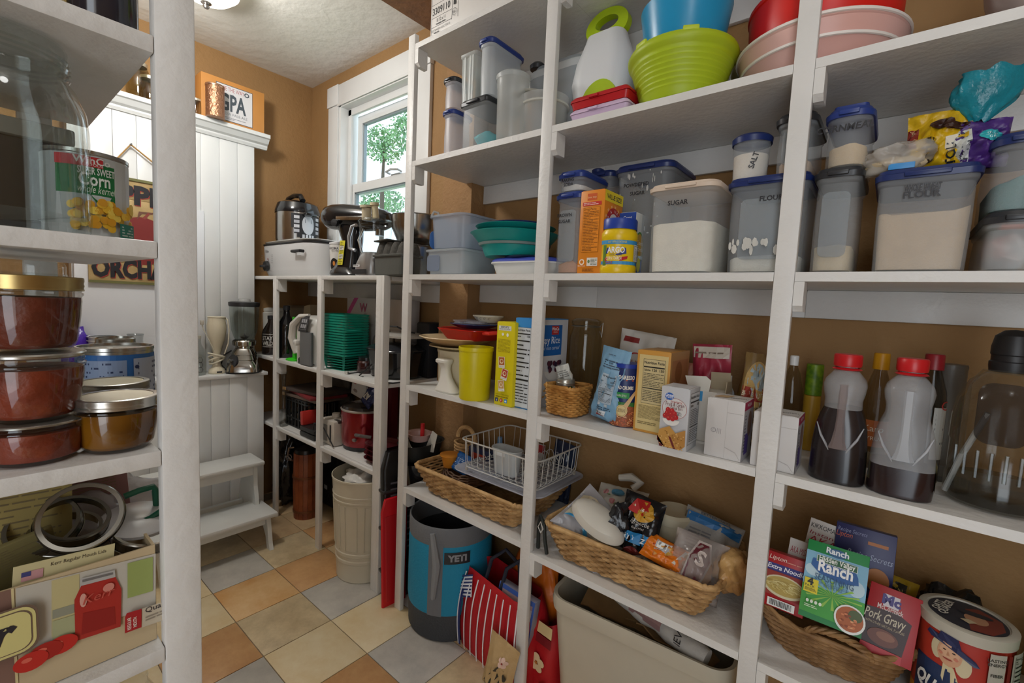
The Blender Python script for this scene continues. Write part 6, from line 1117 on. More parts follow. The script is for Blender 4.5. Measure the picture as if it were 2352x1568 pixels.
# stand mixer, head pointing right
mx_, my_ = -2.045, 1.215
t = thing('stand_mixer', 'glossy black stand mixer with its head pointing right, yellow warning tag on the column', 'mixer', (mx_, my_, ZA), 22)
B().loft([(0, .095, .065, .06, .01, 0), (.012, .10, .07, .065, .01, 0), (.028, .085, .065, .06, .0, 0), (.045, .065, .048, .045, -.005, 0), (.10, .050, .042, .04, .01, 0), (.17, .048, .044, .04, .02, 0), (.225, .058, .05, .045, .01, 0), (.24, .055, .05, .045, .01, 0)], 9).obj('pedestal', BLK, t)
HX = Hz(800, 468, 1.2) - ZA - .062
B().tube([(-.145, 0, HX + .004), (-.138, 0, HX + .004), (-.12, 0, HX + .004), (-.085, 0, HX + .004), (-.02, 0, HX + .002), (.08, 0, HX - .004), (.16, 0, HX - .010), (.20, 0, HX - .013), (.222, 0, HX - .014), (.228, 0, HX - .014)], [.012, .036, .052, .060, .063, .060, .053, .046, .034, .006], 28).obj('motor_head', BLK, t)
B().lathe([(0, 0), (.020, 0), (.020, .03), (.024, .034), (0, .036)], 20, (.17, 0, HX - .085)).obj('beater_shaft', STEEL, t)
B().box(-.03, .17, -.0625, -.058, HX - .022, HX - .004, .001).obj('trim_band', STEEL, t)
B().lathe([(.014, 0), (.017, .004), (.017, .02), (0, .022)], 20, M_=Matrix.Translation((-.03, -.055, HX - .035)) @ Matrix.Rotation(PI / 2, 4, 'X')).obj('speed_knob', BLM, t)
B().tube([(.10, -.03, .225), (.09, -.05, .17), (.12, -.06, .10), (.16, -.055, .08), (.19, -.05, .11)], .006, 8).obj('bowl_arm', STEEL, t)
p = Pr(flat((-.035, -.0515, .055), (1, 0, 0), (0.10, .03, .99))); p.rect(.01, 0, .038, .115, '#d9cf3a'); p.rect(.013, .07, .035, .09, '#dcdad2'); p.rect(.013, .028, .035, .05, '#dcdad2'); p.lines(.014, .004, .034, .11, 14, '#55512a', 4, .3); p.obj(t, 'warning_label')
# food processor
fx = -1.775
t = thing('food_processor', 'food processor with a silver base, clear work bowl and cream feed tube', 'food processor', (fx, 1.168, ZA))
B().loft([(0, .067, .060, .045, .0, 0), (.012, .070, .063, .045, .0, 0), (.05, .066, .060, .045, .0, 0), (.085, .055, .055, .045, .01, 0), (.10, .05, .05, .045, .015, 0)], 8).obj('motor_base', mat('#a2a3a4', .28, .6), t)
p = Pr(flat((-.06, -.0635, 0), (1, 0, 0), (0, .03, 1))); p.rect(-.0, .006, .11, .026, '#242528'); p.rect(.01, .036, .06, .046, '#dcdcdc'); p.lines(.013, .038, .057, .044, 1, '#4a4a4c'); p.obj(t)
B().lathe([(0, .10), (.058, .10), (.064, .106), (.070, .215), (.073, .218), (.073, .226)], 36, (.02, 0, 0)).obj('work_bowl', glass('#dbe2e4', .3, .06, .86), t)
B().lathe([(.074, .2265), (.076, .232), (.070, .242), (.0, .25)], 36, (.02, 0, 0)).obj('bowl_lid', glass('#d3d8d8', .3, .08, .8), t)
B().tube([(-.005, -.03, .238), (.0, -.035, .29)], .020, 14).tube([(.0, -.036, .29), (.0, -.037, .30)], .026, 14).obj('feed_tube', mat('#cfc4a8', .4), t); B().tube([(.035, -.01, .245), (.03, -.015, .30)], .014, 12).tube([(.03, -.015, .30), (.03, -.016, .312)], .019, 12).obj('pusher', mat('#d6caa6', .4), t)
B().tube([(-.065, -.045, .11), (-.095, -.055, .12), (-.10, -.055, .17), (-.085, -.05, .215), (-.06, -.045, .22)], .008, 8).obj('bowl_handle', mat('#b9bcc0', .2, .5), t)
# grey bin + egg cartons
t = thing('plastic_bin', 'dark grey plastic bin on the counter in front of the food processor', 'bin', (-1.595, 1.168, ZA)); openbin(t, .195, .11, .085, mat('#565955', .5, bump=.1), .012, .92)
t = thing('egg_carton', 'grey pulp egg cartons dropped into the dark grey bin', 'egg carton', (-1.593, 1.168, ZA + .0865), 0, rot=(0, .05, 0)); PU = mat('#4c4a45', .9, bump=.5, bs=90.0)
b = B(); 
for i in range(4):
    for j in range(2): b.lathe([(.0, .052), (.012, .050), (.021, .035), (.027, .010), (.029, .0)], 12, (-.066 + i * .046, -.025 + j * .05, 0))
b.box(-.09, .09, -.055, .055, -.003, 0, .001); b.obj('cups', PU, t); B().box(-.09, .0, -.055, .055, .056, .062, .002, M_=Matrix.Translation((0, 0, .0)) @ Matrix.Rotation(-.1, 4, 'Y')).obj('lid_flap', PU, t)
t = thing('stock_pot', 'polished steel pot at the back right of the counter', 'pot', (-1.675, 1.333, ZA)); B().lathe([(0, 0), (.105, 0), (.112, .006), (.112, .135), (.116, .138), (.113, .140), (.109, .135), (.105, .01), (0, .008)], 40).obj('pot_body', STEEL, t)
B().tube([(-.11, -.03, .115), (-.125, -.03, .12), (-.128, 0, .12), (-.125, .03, .12), (-.11, .03, .115)], .004, 8).obj('handle', STEEL, t)
t = thing('mixing_bowl', 'large shiny steel bowl standing on the stock pot', 'bowl', (-1.675, 1.333, ZA + .141)); B().lathe([(0, 0), (.06, 0), (.09, .02), (.115, .08), (.119, .13), (.122, .133), (.118, .135), (.110, .08), (.08, .02), (0, .006)], 40).obj('bowl_body', STEEL, t)
# ------------------------------------------------------------------ middle shelf (z .905)
def px_x(px, py, Y): return ony(px, py, Y).x
x = px_x(612, 760, 1.22); t = thing('plastic_bucket', 'tall off-white plastic tub at the left end of the middle shelf', 'bucket', (x - .01, 1.25, ZB)); B().loft([(0, .07, .07, .04), (.008, .078, .078, .045), (.235, .082, .082, .045), (.245, .075, .075, .04)], 7).obj('body', mat('#c9c6bd', .4, var=.03), t); B().loft([(.246, .079, .079, .045), (.262, .079, .079, .045), (.268, .065, .065, .04)], 7).obj('lid', mat('#d1cec6', .4), t)
x = px_x(622, 780, 1.16); t = bottle('glass_growler', 'brown glass growler with white AY LD lettering beside the first low post', x - .005, 1.165, ZB, [(0, 0), (.048, 0), (.05, .006), (.05, .12), (.045, .14), (.02, .185), (.017, .21)], mat('#231a16', .12, spec=.6), [(.02, .205), (.02, .225), (0, .227)], BLM)
p = Pr(cyl(.0505, -48)); p.text('STAY', -.0, .085, .024, '#cfccc4', w=.06, bold=.03); p.text('WILD', .0, .055, .024, '#cfccc4', w=.06, bold=.03); p.rect(-.03, .045, .03, .048, '#cfccc4', 5); p.rect(-.03, .118, .03, .121, '#cfccc4', 5); p.obj(t)
x = px_x(655, 780, 1.17); t = bottle('black_bottle', 'tall black glass bottle just right of the first low post', x + .005, 1.175, ZB, [(0, 0), (.045, 0), (.048, .008), (.048, .17), (.04, .20), (.018, .235), (.015, .27)], mat('#121215', .1, spec=.7), [(.018, .265), (.018, .29), (0, .292)], BLM)
x = px_x(665, 790, 1.15); t = thing('green_mop_clip', 'bright green plastic stand with an upright arm beside the black bottle', 'stand', (x + .06, 1.15, ZB)); LG = mat('#35c81a', .35)
B().prism([(-.012, 0), (-.012, .19), (-.016, .19), (-.016, .235), (.010, .235), (.010, .19), (.006, .19), (.012, .04), (.022, .02), (.022, 0)], -.006, .006).obj('upright_arm', LG, t); B().loft([(0, .045, .03, .02), (.006, .045, .03, .02), (.012, .03, .02, .015)], 6, M_=Matrix.Translation((-.01, 0, 0))).obj('foot', LG, t); B().box(.022, .034, .02, .03, .10, .23, .002).obj('second_arm', LG, t)
x = px_x(665, 720, 1.37); t = thing('beige_appliance', 'big beige kitchen machine with a domed cap at the back of the middle shelf', 'appliance', (x + .02, 1.375, ZB)); BE = mat('#a39a87', .45)
B().loft([(0, .11, .07, .04), (.2, .115, .075, .04), (.24, .115, .075, .04), (.27, .105, .065, .04), (.285, .08, .05, .03)], 7).obj('housing', BE, t); B().box(.07, .11, -.09, -.04, .10, .27, .008).obj('spout', mat('#b5ab95', .45), t); B().box(-.05, .05, -.05, .03, .286, .30, .01).obj('grip', BE, t)
x = px_x(712, 720, 1.33); t = thing('beige_appliance', 'tan appliance with a dark badge leaning behind the ice cream maker', 'appliance', (x + .02, 1.325, ZB)); B().prism([(-.06, 0), (-.075, .20), (-.04, .205), (-.01, .235), (.0, .29), (.07, .30), (.08, 0)], -.04, .04).obj('housing', mat('#a8967a', .5), t, smooth=False); B().box(-.05, -.02, -.043, -.0405, .175, .205, .001).obj('badge', BLM, t)
x = px_x(712, 790, 1.15); t = thing('ice_cream_maker', 'white rounded countertop machine with a grey barrel and black keypad', 'appliance', (x - .01, 1.20, ZB))
B().loft([(0, .10, .075, .03), (.19, .105, .08, .04), (.235, .085, .06, .04), (.25, .05, .03, .02)], 8).obj('housing', mat('#d0cec8', .35), t); B().loft([(.004, .055, .01, .008), (.17, .055, .01, .008)], 6, M_=Matrix.Translation((.045, -.086, 0))).obj('grey_barrel', mat('#77797c', .4, .3), t)
B().tube([(-.09, -.07, .05), (-.115, -.085, .13), (-.09, -.09, .20), (-.02, -.085, .245), (.06, -.08, .255)], [.018, .02, .018, .014, .008], 10).obj('curved_arm', mat('#d6d4ce', .35), t)
B().box(-.055, -.02, -.11, -.085, .095, .125, .008).obj('lever', mat('#dad8d2', .35), t)
p = Pr(flat((-.02, -.0975, .17), (1, 0, 0), (.25, .1, .96))); p.rect(0, 0, .085, .085, '#1d1e21'); p.rect(.008, .012, .075, .075, '#8a8c90'); p.rect(.010, .014, .073, .073, '#1d1e21')
for i in range(3):
    for j in range(2): p.rect(.016 + i * .019, .020 + j * .028, .030 + i * .019, .040 + j * .028, '#a9abb0', up=False)
p.obj(t, 'keypad')
x = px_x(690, 815, 1.12); t = thing('scissors', 'black handled scissors lying at the shelf edge under the white machine', 'scissors', (x + .03, 1.122, ZB + .004))
for (a, c) in ((-.03, .012), (-.03, -.006)): B().tube([(a + .014 * math.cos(q), -.004, .008 + c * .6 + .012 * math.sin(q)) for q in [2 * PI * i / 16 for i in range(16)]], .003, 6, True).obj('finger_loop', BLM, t)
B().tube([(-.015, 0, .006), (.10, .01, .004)], [.005, .002], 6).obj('blades', STEEL, t)
x = px_x(779, 790, 1.18)
t = thing('berry_basket', 'teal plastic berry basket, lowest of the tall nested stack', 'basket', (x - .015, 1.222, ZB), 8, 'nested teal berry baskets'); TB = mat('#0f9c85', .4)
b = B()
for i in range(24):
    q0 = rrect(.075, .06, .015, 7)[i]; b.tube([(q0[0], q0[1], .001), (q0[0] * 1.2, q0[1] * 1.2, .075)], .0011, 4)
b.obj('slats', TB, t)['kind'] = 'stuff'
for z_, k in ((.001, 1.0), (.026, 1.07), (.05, 1.133)): B().tube([(a * k, c * k, z_) for a, c in rrect(.075, .06, .015, 5)], .0010, 4, True).obj('ring', TB, t)
B().loft([(.071, .0925, .0755, .018), (.080, .094, .077, .018), (.080, .0905, .0735, .016), (.071, .0900, .0730, .016)], 5, cap0=False, cap1=False).obj('rim', TB, t); B().loft([(0, .072, .057, .014), (.0015, .072, .057, .014)]).obj('bottom', TB, t)
nb = 16; hs = (Hz(780, 722, 1.15) - ZB - .08) / (nb - 1)
t['label'] = 'teal plastic berry basket nested in the tall teal stack'
for i in range(1, nb): dup(t, (t.location.x, t.location.y, ZB + i * hs), 8 + ((i * 37) % 5 - 2) * .5)
t, w, h, p, q = carton('glass_set_box', 'large white carton with a pink ribbon stripe and a W mark behind the teal stack', 'box', 797, 925, 686, 1.345, .10, ZB, '#bdb9b8', yref=740)
p.poly([(0, h * .66), (0, h * .78), (w * .14, h), (w * .22, h)], '#b32c7a'); p.text('W', w * .32, h * .80, .045, '#a3365f', bold=.03); p.text('wine', w * .36, h * .76, .010, '#6a6468'); p.text('TWO GLASSES', w * .36, h * .60, .012, '#77737a', w=w * .3)
for (a, c) in ((.33, .36), (.6, .36)): p.ell(w * a, h * c, w * .10, h * .15, '#8f8a88', 18); p.ell(w * a, h * c, w * .07, h * .12, '#b8aa8a', 16); p.rect(w * (a - .015), h * (c - .1), w * (a + .015), h * (c + .1), '#4a4440')
p.obj(t)
t = thing('cutting_boards', 'worn wooden boards and a dark tray lying behind and above the teal baskets', 'boards', (-2.13, 1.40, ZB)); B().box(-.11, .11, -.05, .05, .0, .22, .004).obj('dark_tray', BLM, t); B().box(-.12, .10, -.05, .05, .222, .232, .002).obj('wooden_board', mat('#8a7a5c', .7, var=.1), t); B().box(-.10, .13, -.045, .05, .234, .244, .002, M_=Matrix.Rotation(.04, 4, 'Y')).obj('wooden_board', mat('#93815f', .7, var=.1), t)
x = px_x(835, 820, 1.22); t = thing('dark_jar', 'small dark red candle jar right of the teal stack', 'jar', (x, 1.24, ZB)); B().lathe([(0, 0), (.045, 0), (.047, .005), (.047, .05), (.04, .06)], 24).obj('glass_body', mat('#3a1618', .12, spec=.7), t); B().lathe([(.042, .0605), (.042, .075), (.0, .078)], 24).obj('lid', mat('#2b2c2e', .2, .4), t)
x = px_x(838, 800, 1.32); t = thing('plastic_clamshell', 'dark clear plastic clamshell on the shelf behind the candle jar', 'box', (x, 1.33, ZB + .0)); B().loft([(0, .07, .05, .02), (.05, .075, .055, .02), (.055, .08, .06, .02), (.1, .06, .045, .02)], 6).obj('shell', glass('#8a9088', .2, .08, .6), t)
x = px_x(800, 835, 1.14); t = thing('power_cord', 'dark appliance cord with a plug trailing over the middle shelf edge', 'cord', (x, 1.14, ZB + .004)); B().tube([(0, 0, 0), (.05, .03, .01), (.12, .06, .035), (.2, .08, .02), (.24, .03, .0), (.27, -.008, .0), (.33, .01, .002), (.36, .06, .01)], .0035, 6).obj('cable', BLM, t); B().box(-.022, .0, -.006, .006, -.003, .009, .002).obj('plug', mat('#b9b9b4', .4), t)
x = px_x(895, 810, 1.22); t = thing('crock_pot', 'black oval crock pot with a dark lid at the right end of the middle shelf', 'slow cooker', (-1.76, 1.30, ZB)); 
B().loft([(0, .12, .09, .08), (.01, .13, .10, .09), (.12, .145, .115, .1), (.125, .15, .12, .105)], 9).obj('pot_body', BLK, t); B().loft([(.1255, .147, .117, .1), (.13, .145, .115, .1), (.15, .10, .08, .07), (.16, .03, .03, .02)], 9).obj('lid', mat('#2c2e33', .1, spec=.7), t); B().tube([(-.03, 0, .16), (-.025, 0, .185), (.025, 0, .185), (.03, 0, .16)], .006, 8).obj('lid_handle', mat('#8a8c90', .3, .5), t)
B().box(-.165, -.13, -.03, .03, .08, .1, .006).obj('side_handle', BLK, t); B().tube([(-.02, -.12, .06), (-.05, -.135, .03), (-.09, -.14, .0), (-.05, -.145, -.0)], .0035, 6).obj('cord', BLM, t)
t = thing('appliance_lid', 'pale oval lid with a coiled cord resting on the black crock pot', 'lid', (-1.72, 1.29, ZB + .186)); B().loft([(0, .12, .08, .07), (.008, .12, .08, .07), (.02, .09, .06, .05)], 8).obj('lid_disc', mat('#b9b6ae', .35), t); B().tube([(-.02, -.05, .022), (.0, -.07, .05), (.05, -.06, .05), (.08, -.03, .03), (.1, 0, .025)], .004, 6).obj('cord', BLM, t)
t = thing('black_box', 'matte black appliance box at the end of the middle shelf beyond the first tall post', 'box', (-1.66 + .005, 1.41, ZB)); B().box(-.045, .045, -.05, .055, 0, .255, .008).obj('housing', mat('#1b1d22', .6), t); B().box(-.03, .03, -.0515, -.0501, .03, .08, .001).obj('front_grille', BLM, t)
# ------------------------------------------------------------------ lower shelf (z .528)
t = thing('milk_crate', 'black plastic lattice crate at the left of the lower shelf', 'crate', (-2.475, 1.255, ZD)); CB = mat('#1c1d1e', .45); cw, cdp, ch = .13, .09, .165
for z_ in (.004, .05, ch - .02, ch - .004): B().tube([(a, c, z_) for a, c in rrect(cw, cdp, .015, 4)], .005, 5, True).obj('hoop', CB, t)
for i in range(14):
    a = -cw + .02 + (i % 7) * (2 * cw - .04) / 6; s_ = -cdp if i < 7 else cdp; B().box(a - .005, a + .005, s_ - .004, s_ + .004, .004, ch - .004).obj('slat', CB, t, smooth=False)
for i in range(10):
    a = -cdp + .02 + (i % 5) * (2 * cdp - .04) / 4; s_ = -cw if i < 5 else cw; B().box(s_ - .004, s_ + .004, a - .005, a + .005, .004, ch - .004).obj('slat', CB, t, smooth=False)
B().box(-cw + .005, cw - .005, -cdp + .005, cdp - .005, .002, .008).obj('crate_floor', CB, t, smooth=False)
for i, (z_, col, yw, lab) in enumerate(((.10, '#6e6055', 4, 'flat grey brown carton laid across the black crate'), (.118, '#7d2328', -6, 'flat maroon carton on the crate, under the picture frame'), (.136, '#453a36', 9, 'dark brown shallow box topmost on the black crate'))):
    t = thing('flat_box', lab, 'box', (-2.44 + .012 * i, 1.26, ZD + .168 - .10 + z_ - .0), yw); B().box(-.17, .17, -.10, .10, -.0, .016, .002).obj('carton', mat(col, .6, var=.08), t); B().box(-.171, -.14, -.101, -.0995, .0, .0165).obj('worn_end', mat('#b08a58', .7), t, smooth=False)
t = thing('waffle_iron', 'black folding grill with a red panel in front of the crate', 'grill', (-2.235, 1.165, ZD)); B().box(-.095, .06, -.05, .09, .0, .028, .008).obj('lower_plate', CB, t); B().box(-.095, .06, -.05, .09, .030, .055, .008).obj('upper_plate', CB, t); B().box(-.09, -.06, -.045, .06, .062, .135, .006, M_=Matrix.Rotation(-.1, 4, 'Y')).obj('red_panel', mat('#b02a24', .4, var=.1), t)
t = thing('grey_bag', 'grey crumpled cloth sack stuffed at the back left of the lower shelf', 'bag', (-2.46, 1.408, ZD + .0)); B().blob((0, 0, .15), (.14, .042, .155), 4, .12, 7, 81, flat=-.149).obj('cloth', mat('#5c5750', .9, bump=.6, bs=60.0), t, ang=1.4)
x = px_x(651, 890, 1.13); t = bottle('glass_vase', 'slim clear glass bottle standing at the left end of the lower shelf', x - .005, 1.135, ZD, [(0, 0), (.022, 0), (.024, .05), (.010, .10), (.010, .25), (.016, .30)], glass('#c9ccc8', .3, .05, .85), [(.0165, .3), (.0175, .304), (.0165, .307)], glass('#c9ccc8', .3, .05, .85), n=20)
t = thing('hand_mixer', 'white boxy appliance with a vent and round knob left of the red slow cooker', 'appliance', (-2.105, 1.20, ZD)); B().box(-.06, .075, -.06, .06, 0, .125, .01).obj('housing', mat('#c4bdb2', .4), t); B().box(-.045, .015, -.0615, -.0601, .02, .1, .002).obj('recess', mat('#8f8a82', .5), t); B().lathe([(0, 0), (.02, 0), (.02, .02), (0, .022)], 18, (-.01, -.0, .1255)).obj('knob', mat('#d0c9bd', .4), t); B().box(.04, .05, -.0625, -.0601, .02, .105).obj('vent_slot', BLM, t, smooth=False)
B().tube([(-.06, -.06, .03), (-.10, -.075, .05), (-.09, -.075, .09), (-.03, -.07, .10), (.02, -.075, .075), (.09, -.07, .01)], .003, 6).obj('cord', BLM, t)
t = thing('brown_bag', 'dusty brown plastic sack behind the white appliance', 'bag', (-2.10, 1.395, ZD)); B().blob((0, 0, .12), (.10, .05, .125), 4, .14, 6, 83, flat=-.119).obj('cloth', mat('#6a5046', .6, bump=.6, bs=30.0), t, ang=1.4)
xr2, rr2 = rfit(772, 880, 1000, 1.24); rr2 = min(rr2, .135)
t = thing('slow_cooker', 'shiny red oval slow cooker with black base and a dark lid', 'slow cooker', (xr2 + .0, 1.25, ZD)); hr = Hz(815, 962, 1.12) - ZD
B().lathe([(0, 0), (rr2 * .88, 0), (rr2 * .92, .02)], 40, sy=.85).obj('base', BLM, t); B().lathe([(rr2 * .93, .021), (rr2 * .98, .04), (rr2, hr - .01), (rr2, hr)], 40, sy=.85).obj('pot_body', mat('#8f1420', .2, .55, coat=.5), t)
B().lathe([(rr2 + .002, hr), (rr2 + .004, hr + .006), (rr2 * .98, hr + .010)], 40, sy=.85).obj('rim', mat('#b5b0a8', .3, .5), t); B().lathe([(rr2 * .97, hr + .0105), (rr2 * .9, hr + .022), (rr2 * .5, hr + .034), (0, hr + .038)], 40, sy=.85).obj('lid', mat('#26201f', .12, spec=.7), t)
B().box(-rr2 * .75 - .03, -rr2 * .75 + .02, -rr2 * .62 - .02, -rr2 * .62, hr * .60, hr * .68, .005).obj('side_handle', mat('#3a3634', .3), t); B().box(rr2 * .55, rr2 * .75, -rr2 * .85, -rr2 * .7, hr * .3, hr * .38, .006).obj('dial_knob', mat('#8a8580', .3, .5), t)
def stand_card(name, lab, xl, xr, yt, Y, z0, cols, rot, pf, cat='box', w=None, h=None, dd=.012):
    xc, ww = wfit(xl, xr, yt + 20, Y); w = w or ww; t = thing(name, lab, cat, (xc, Y, z0), rot=rot); h = h or (Hz((xl + xr) / 2, yt, Y) - z0); B().box(-w / 2, w / 2, 0, dd, 0, h, .0008).obj('carton', mat(cols, .45), t); p = Pr(front(w, 0)); pf(p, w, h); p.obj(t); return t
zl2 = ZD + hr + .040
stand_card('card_packet', 'white card packet with a red corner leaning behind the slow cooker lid', 806, 838, 878, 1.30, zl2 - .008, '#cfccc8', (0, math.radians(9), 0), lambda p, w, h: (p.rect(w * .08, h * .8, w * .3, h * .92, '#b02a30'), p.ell(w * .3, h * .35, w * .15, h * .12, '#8a7a74')), 'packet')
stand_card('product_box', 'dark maroon carton with white lettering at the back of the slow cooker', 838, 900, 882, 1.40, ZD, '#6b1220', (0, 0, 0), lambda p, w, h: (p.text('DUO', w * .35, h * .62, .035, '#c9b9b4', bold=.02), p.text('FOOD', w * .35, h * .48, .03, '#c9b9b4', bold=.02), p.lines(w * .1, h * .8, w * .4, h * .84, 1, '#c9b9b4')), dd=.04)
t, fn = bag('blue_pouch', 'navy blue pouch with a white price tag lying tilted on the slow cooker lid', 'pouch', (px_x(828, 950, 1.2), 1.22, zl2 - .004), .08, .13, .025, mat('#1d2a5c', .4, var=.15, bump=.3), rot=(math.radians(-20), math.radians(28), 0), seed=85); p = PB(fn, .08, .13); p.rect(-.024, .03, .010, .062, '#cfcfcc', 3, 3); p.bars(-.018, .036, .004, .056, 5, '#cfcfcc'); p.rect(.0, .08, .03, .12, '#8f93b5', 3, 3); p.obj(t)
# ------------------------------------------------------------------ pans beside the low unit
t = thing('black_cabinet', 'black appliance case standing on the floor behind the leaning racks', 'box', (-1.51, 1.275, 0)); B().box(-.07, .07, -.03, .10, 0, .455, .01).obj('housing', mat('#17181a', .6), t); B().box(-.05, .05, -.0315, -.0301, .1, .3, .002).obj('front_panel', mat('#222326', .5), t)
EN = mat('#15161a', .18, spec=.7, var=.3, vs_=90.0)
def oval_pan(lab, x, y, z, a, b_, h, m, n='roasting_pan'):
    t = thing(n, lab, 'pan', (x, y, z)); B().loft([(0, a * .8, b_ * .78, b_ * .7), (.006, a * .85, b_ * .83, b_ * .75), (h, a, b_, b_ * .9), (h + .002, a + .008, b_ + .008, b_ * .9), (h - .002, a - .003, b_ - .003, b_ * .88), (.01, a * .8, b_ * .78, b_ * .7)], 9).obj('pan_body', m, t)
    return t
t = oval_pan('deep black enamel roasting pan with white specks, lowest of the pan pile', -1.502, 1.25, .456, .067, .105, .13, EN)
t = oval_pan('second black roasting pan nested above the deep enamel one with paper sticking out', -1.502, 1.245, .592, .066, .10, .07, mat('#1e2020', .5))
B().prism([(-.10, .02), (-.06, .085), (-.02, .03)], -.03, -.028).prism([(.02, .03), (.07, .13), (.10, .12), (.08, .04)], .0, .002).prism([(-.02, .02), (.01, .06), (.05, .03)], -.06, -.058).obj('paper_liner', mat('#c9c4b8', .8), t, smooth=False)
t = oval_pan('pink oval dish with a red handled brush on top of the black pans', -1.505, 1.235, .669, .05, .045, .03, mat('#c4a39c', .35), 'small_dish'); B().tube([(.02, 0, .008), (.022, 0, .075)], .009, 10).obj('red_handle', mat('#c01d22', .35), t)
t = oval_pan('dark red skillet stack at the right end of the lower shelf', -1.715, 1.20, ZD, .07, .065, .02, mat('#5c2428', .3), 'skillet')
for i in range(3): dup(t, (-1.715 + .004 * i, 1.20, ZD + .0225 * (i + 1)), label=['dark red skillet second from the bottom of the skillet stack', 'dark red skillet third from the bottom of the skillet stack', 'dark red skillet topmost in the skillet stack'][i], group='stacked skillets')
t['label'] = 'dark red skillet lowest in the stack on the right end of the lower shelf'; t['group'] = 'stacked skillets'
B().tube([(-.06, -.02, .10), (-.10, -.05, .105), (-.14, -.05, .10)], .008, 8).obj('grey_handle', mat('#6a6866', .3, .5), t)
# leaning racks and red board
def lean(name, lab, cat, x, y, w, h, rx, rz, m, th=.012):
    t = thing(name, lab, cat, (x, y, 0), rot=(math.radians(rx), 0, math.radians(rz))); return t
t = lean('folding_rack', 'black ribbed folding case with a mesh panel leaning between the posts', 'rack', -1.522, 1.16, .1, .6, -3, 78, None)
B().loft([(0, .07, .020, .015), (.56, .075, .022, .015), (.63, .055, .018, .014)], 6).obj('case', mat('#131416', .35, bump=.4, bs=20.0), t)
for z_ in (.12, .30, .46): B().box(-.078, .078, -.026, .026, z_, z_ + .012, .003).obj('strap', mat('#2b2c2e', .3), t)
p = Pr(flat((-.05, -.0235, .2), (1, 0, 0), (0, 0, 1)))
for i in range(12): p.rect(.005, .01 + i * .026, .095, .018 + i * .026, '#5c5a60', up=False)
p.up(); p.obj(t, 'mesh_panel')
t = lean('plastic_board', 'thin bright red plastic board leaning on edge just left of the tall unit', 'board', -1.495, 1.118, .1, .46, -2, 84, None); B().loft([(0, .055, .007, .006), (.40, .06, .007, .006), (.45, .045, .007, .006)], 6).obj('board_panel', mat('#c8131f', .4), t); B().loft([(.02, .04, .0085, .004), (.38, .045, .0085, .004)], 5).obj('recessed_face', mat('#b5121c', .45), t)
t = thing('red_box', 'red plastic case edge on the floor just right of the first tall post', 'box', (-1.365, 1.395, 0)); B().box(-.03, .05, -.02, .03, 0, .475, .01).obj('case', mat('#a8121c', .45), t); B().box(-.02, .03, -.024, -.0205, .2, .3, .002).obj('latch', mat('#8a1018', .4), t)
# ------------------------------------------------------------------ floor: barrel, black box, trash can
xb2_, rb2 = rfit(672, 735, 1120, 1.235)
t = thing('wooden_barrel', 'small reddish wooden barrel with a metal toggle latch under the low shelf', 'barrel', (xb2_ + .0, 1.235, 0)); rb2 = min(rb2, .13); hbr = .375; BW = mat('#7a3a20', .35, col2='#95502c', vs_=14.0, bump=.1)
for i in range(18):
    a0_, a1_ = 2 * PI * i / 18, 2 * PI * (i + 1) / 18 - .02
    rg = [[Vector((q * rb2 * k * math.cos(a), q * rb2 * k * math.sin(a), z_)) for (k, a) in ((1, a0_), (1, a1_), (.9, a1_), (.9, a0_))] for z_, q in ((0, .93), (hbr * .5, 1.0), (hbr, .95))]
    B().quadring(rg).obj('stave', BW, t, smooth=False)
for z_, q in ((.035, .955), (hbr * .62, 1.005)): B().lathe([(rb2 * q, z_), (rb2 * q + .003, z_ + .001), (rb2 * q + .003, z_ + .014), (rb2 * q, z_ + .015)], 40).obj('hoop', mat('#7a4a30', .35, .5), t)
B().lathe([(0, hbr - .01), (rb2 * .9, hbr - .01), (rb2 * .86, hbr + .02), (0, hbr + .04)], 32).obj('dark_lid', mat('#1a1716', .3), t)
Ml = Matrix.Rotation(math.radians(-140), 4, 'Z') @ Matrix.Translation((rb2 * .98, 0, hbr - .03)); B().tube([Ml @ Vector(v) for v in ((0, 0, .05), (.03, 0, .045), (.035, .01, .0), (.01, .015, -.02), (.0, 0, -.03))], .005, 8).tube([Ml @ Vector((.03 + .016 * math.cos(q), 0, -.01 + .016 * math.sin(q))) for q in [2 * PI * i / 14 for i in range(14)]], .003, 6, True).obj('toggle_latch', mat('#b5aca4', .25, .9), t)
t = thing('black_case', 'black plastic case with a small white sticker left of the barrel', 'case', (-2.50, 1.415, 0)); B().box(-.09, .09, -.04, .05, 0, .40, .012).obj('housing', mat('#161719', .35, bump=.2, bs=20.0), t); p = Pr(front(.18, -.04)); p.rect(.04, .10, .075, .125, '#bfbfbc'); p.rect(.0, .25, .05, .37, '#7a7c80'); p.obj(t)
t = thing('black_bag', 'tall black bin bag squeezed between beadboard cabinet and first low post', 'bag', (-2.70 + .02, 1.235, 0)); B().blob((0, 0, .24), (.05, .10, .24), 4, .12, 9, 91).obj('film', mat('#111114', .2, bump=.6, bs=18.0), t, ang=1.4)
t = thing('trash_can', 'cream ribbed metal waste bin with raised panels, white liner showing', 'bin', (-1.795, 1.175, 0)); TC_ = mat('#c9c2ae', .35, var=.02); rt = .152; hc = Hz(775, 1105, 1.02)
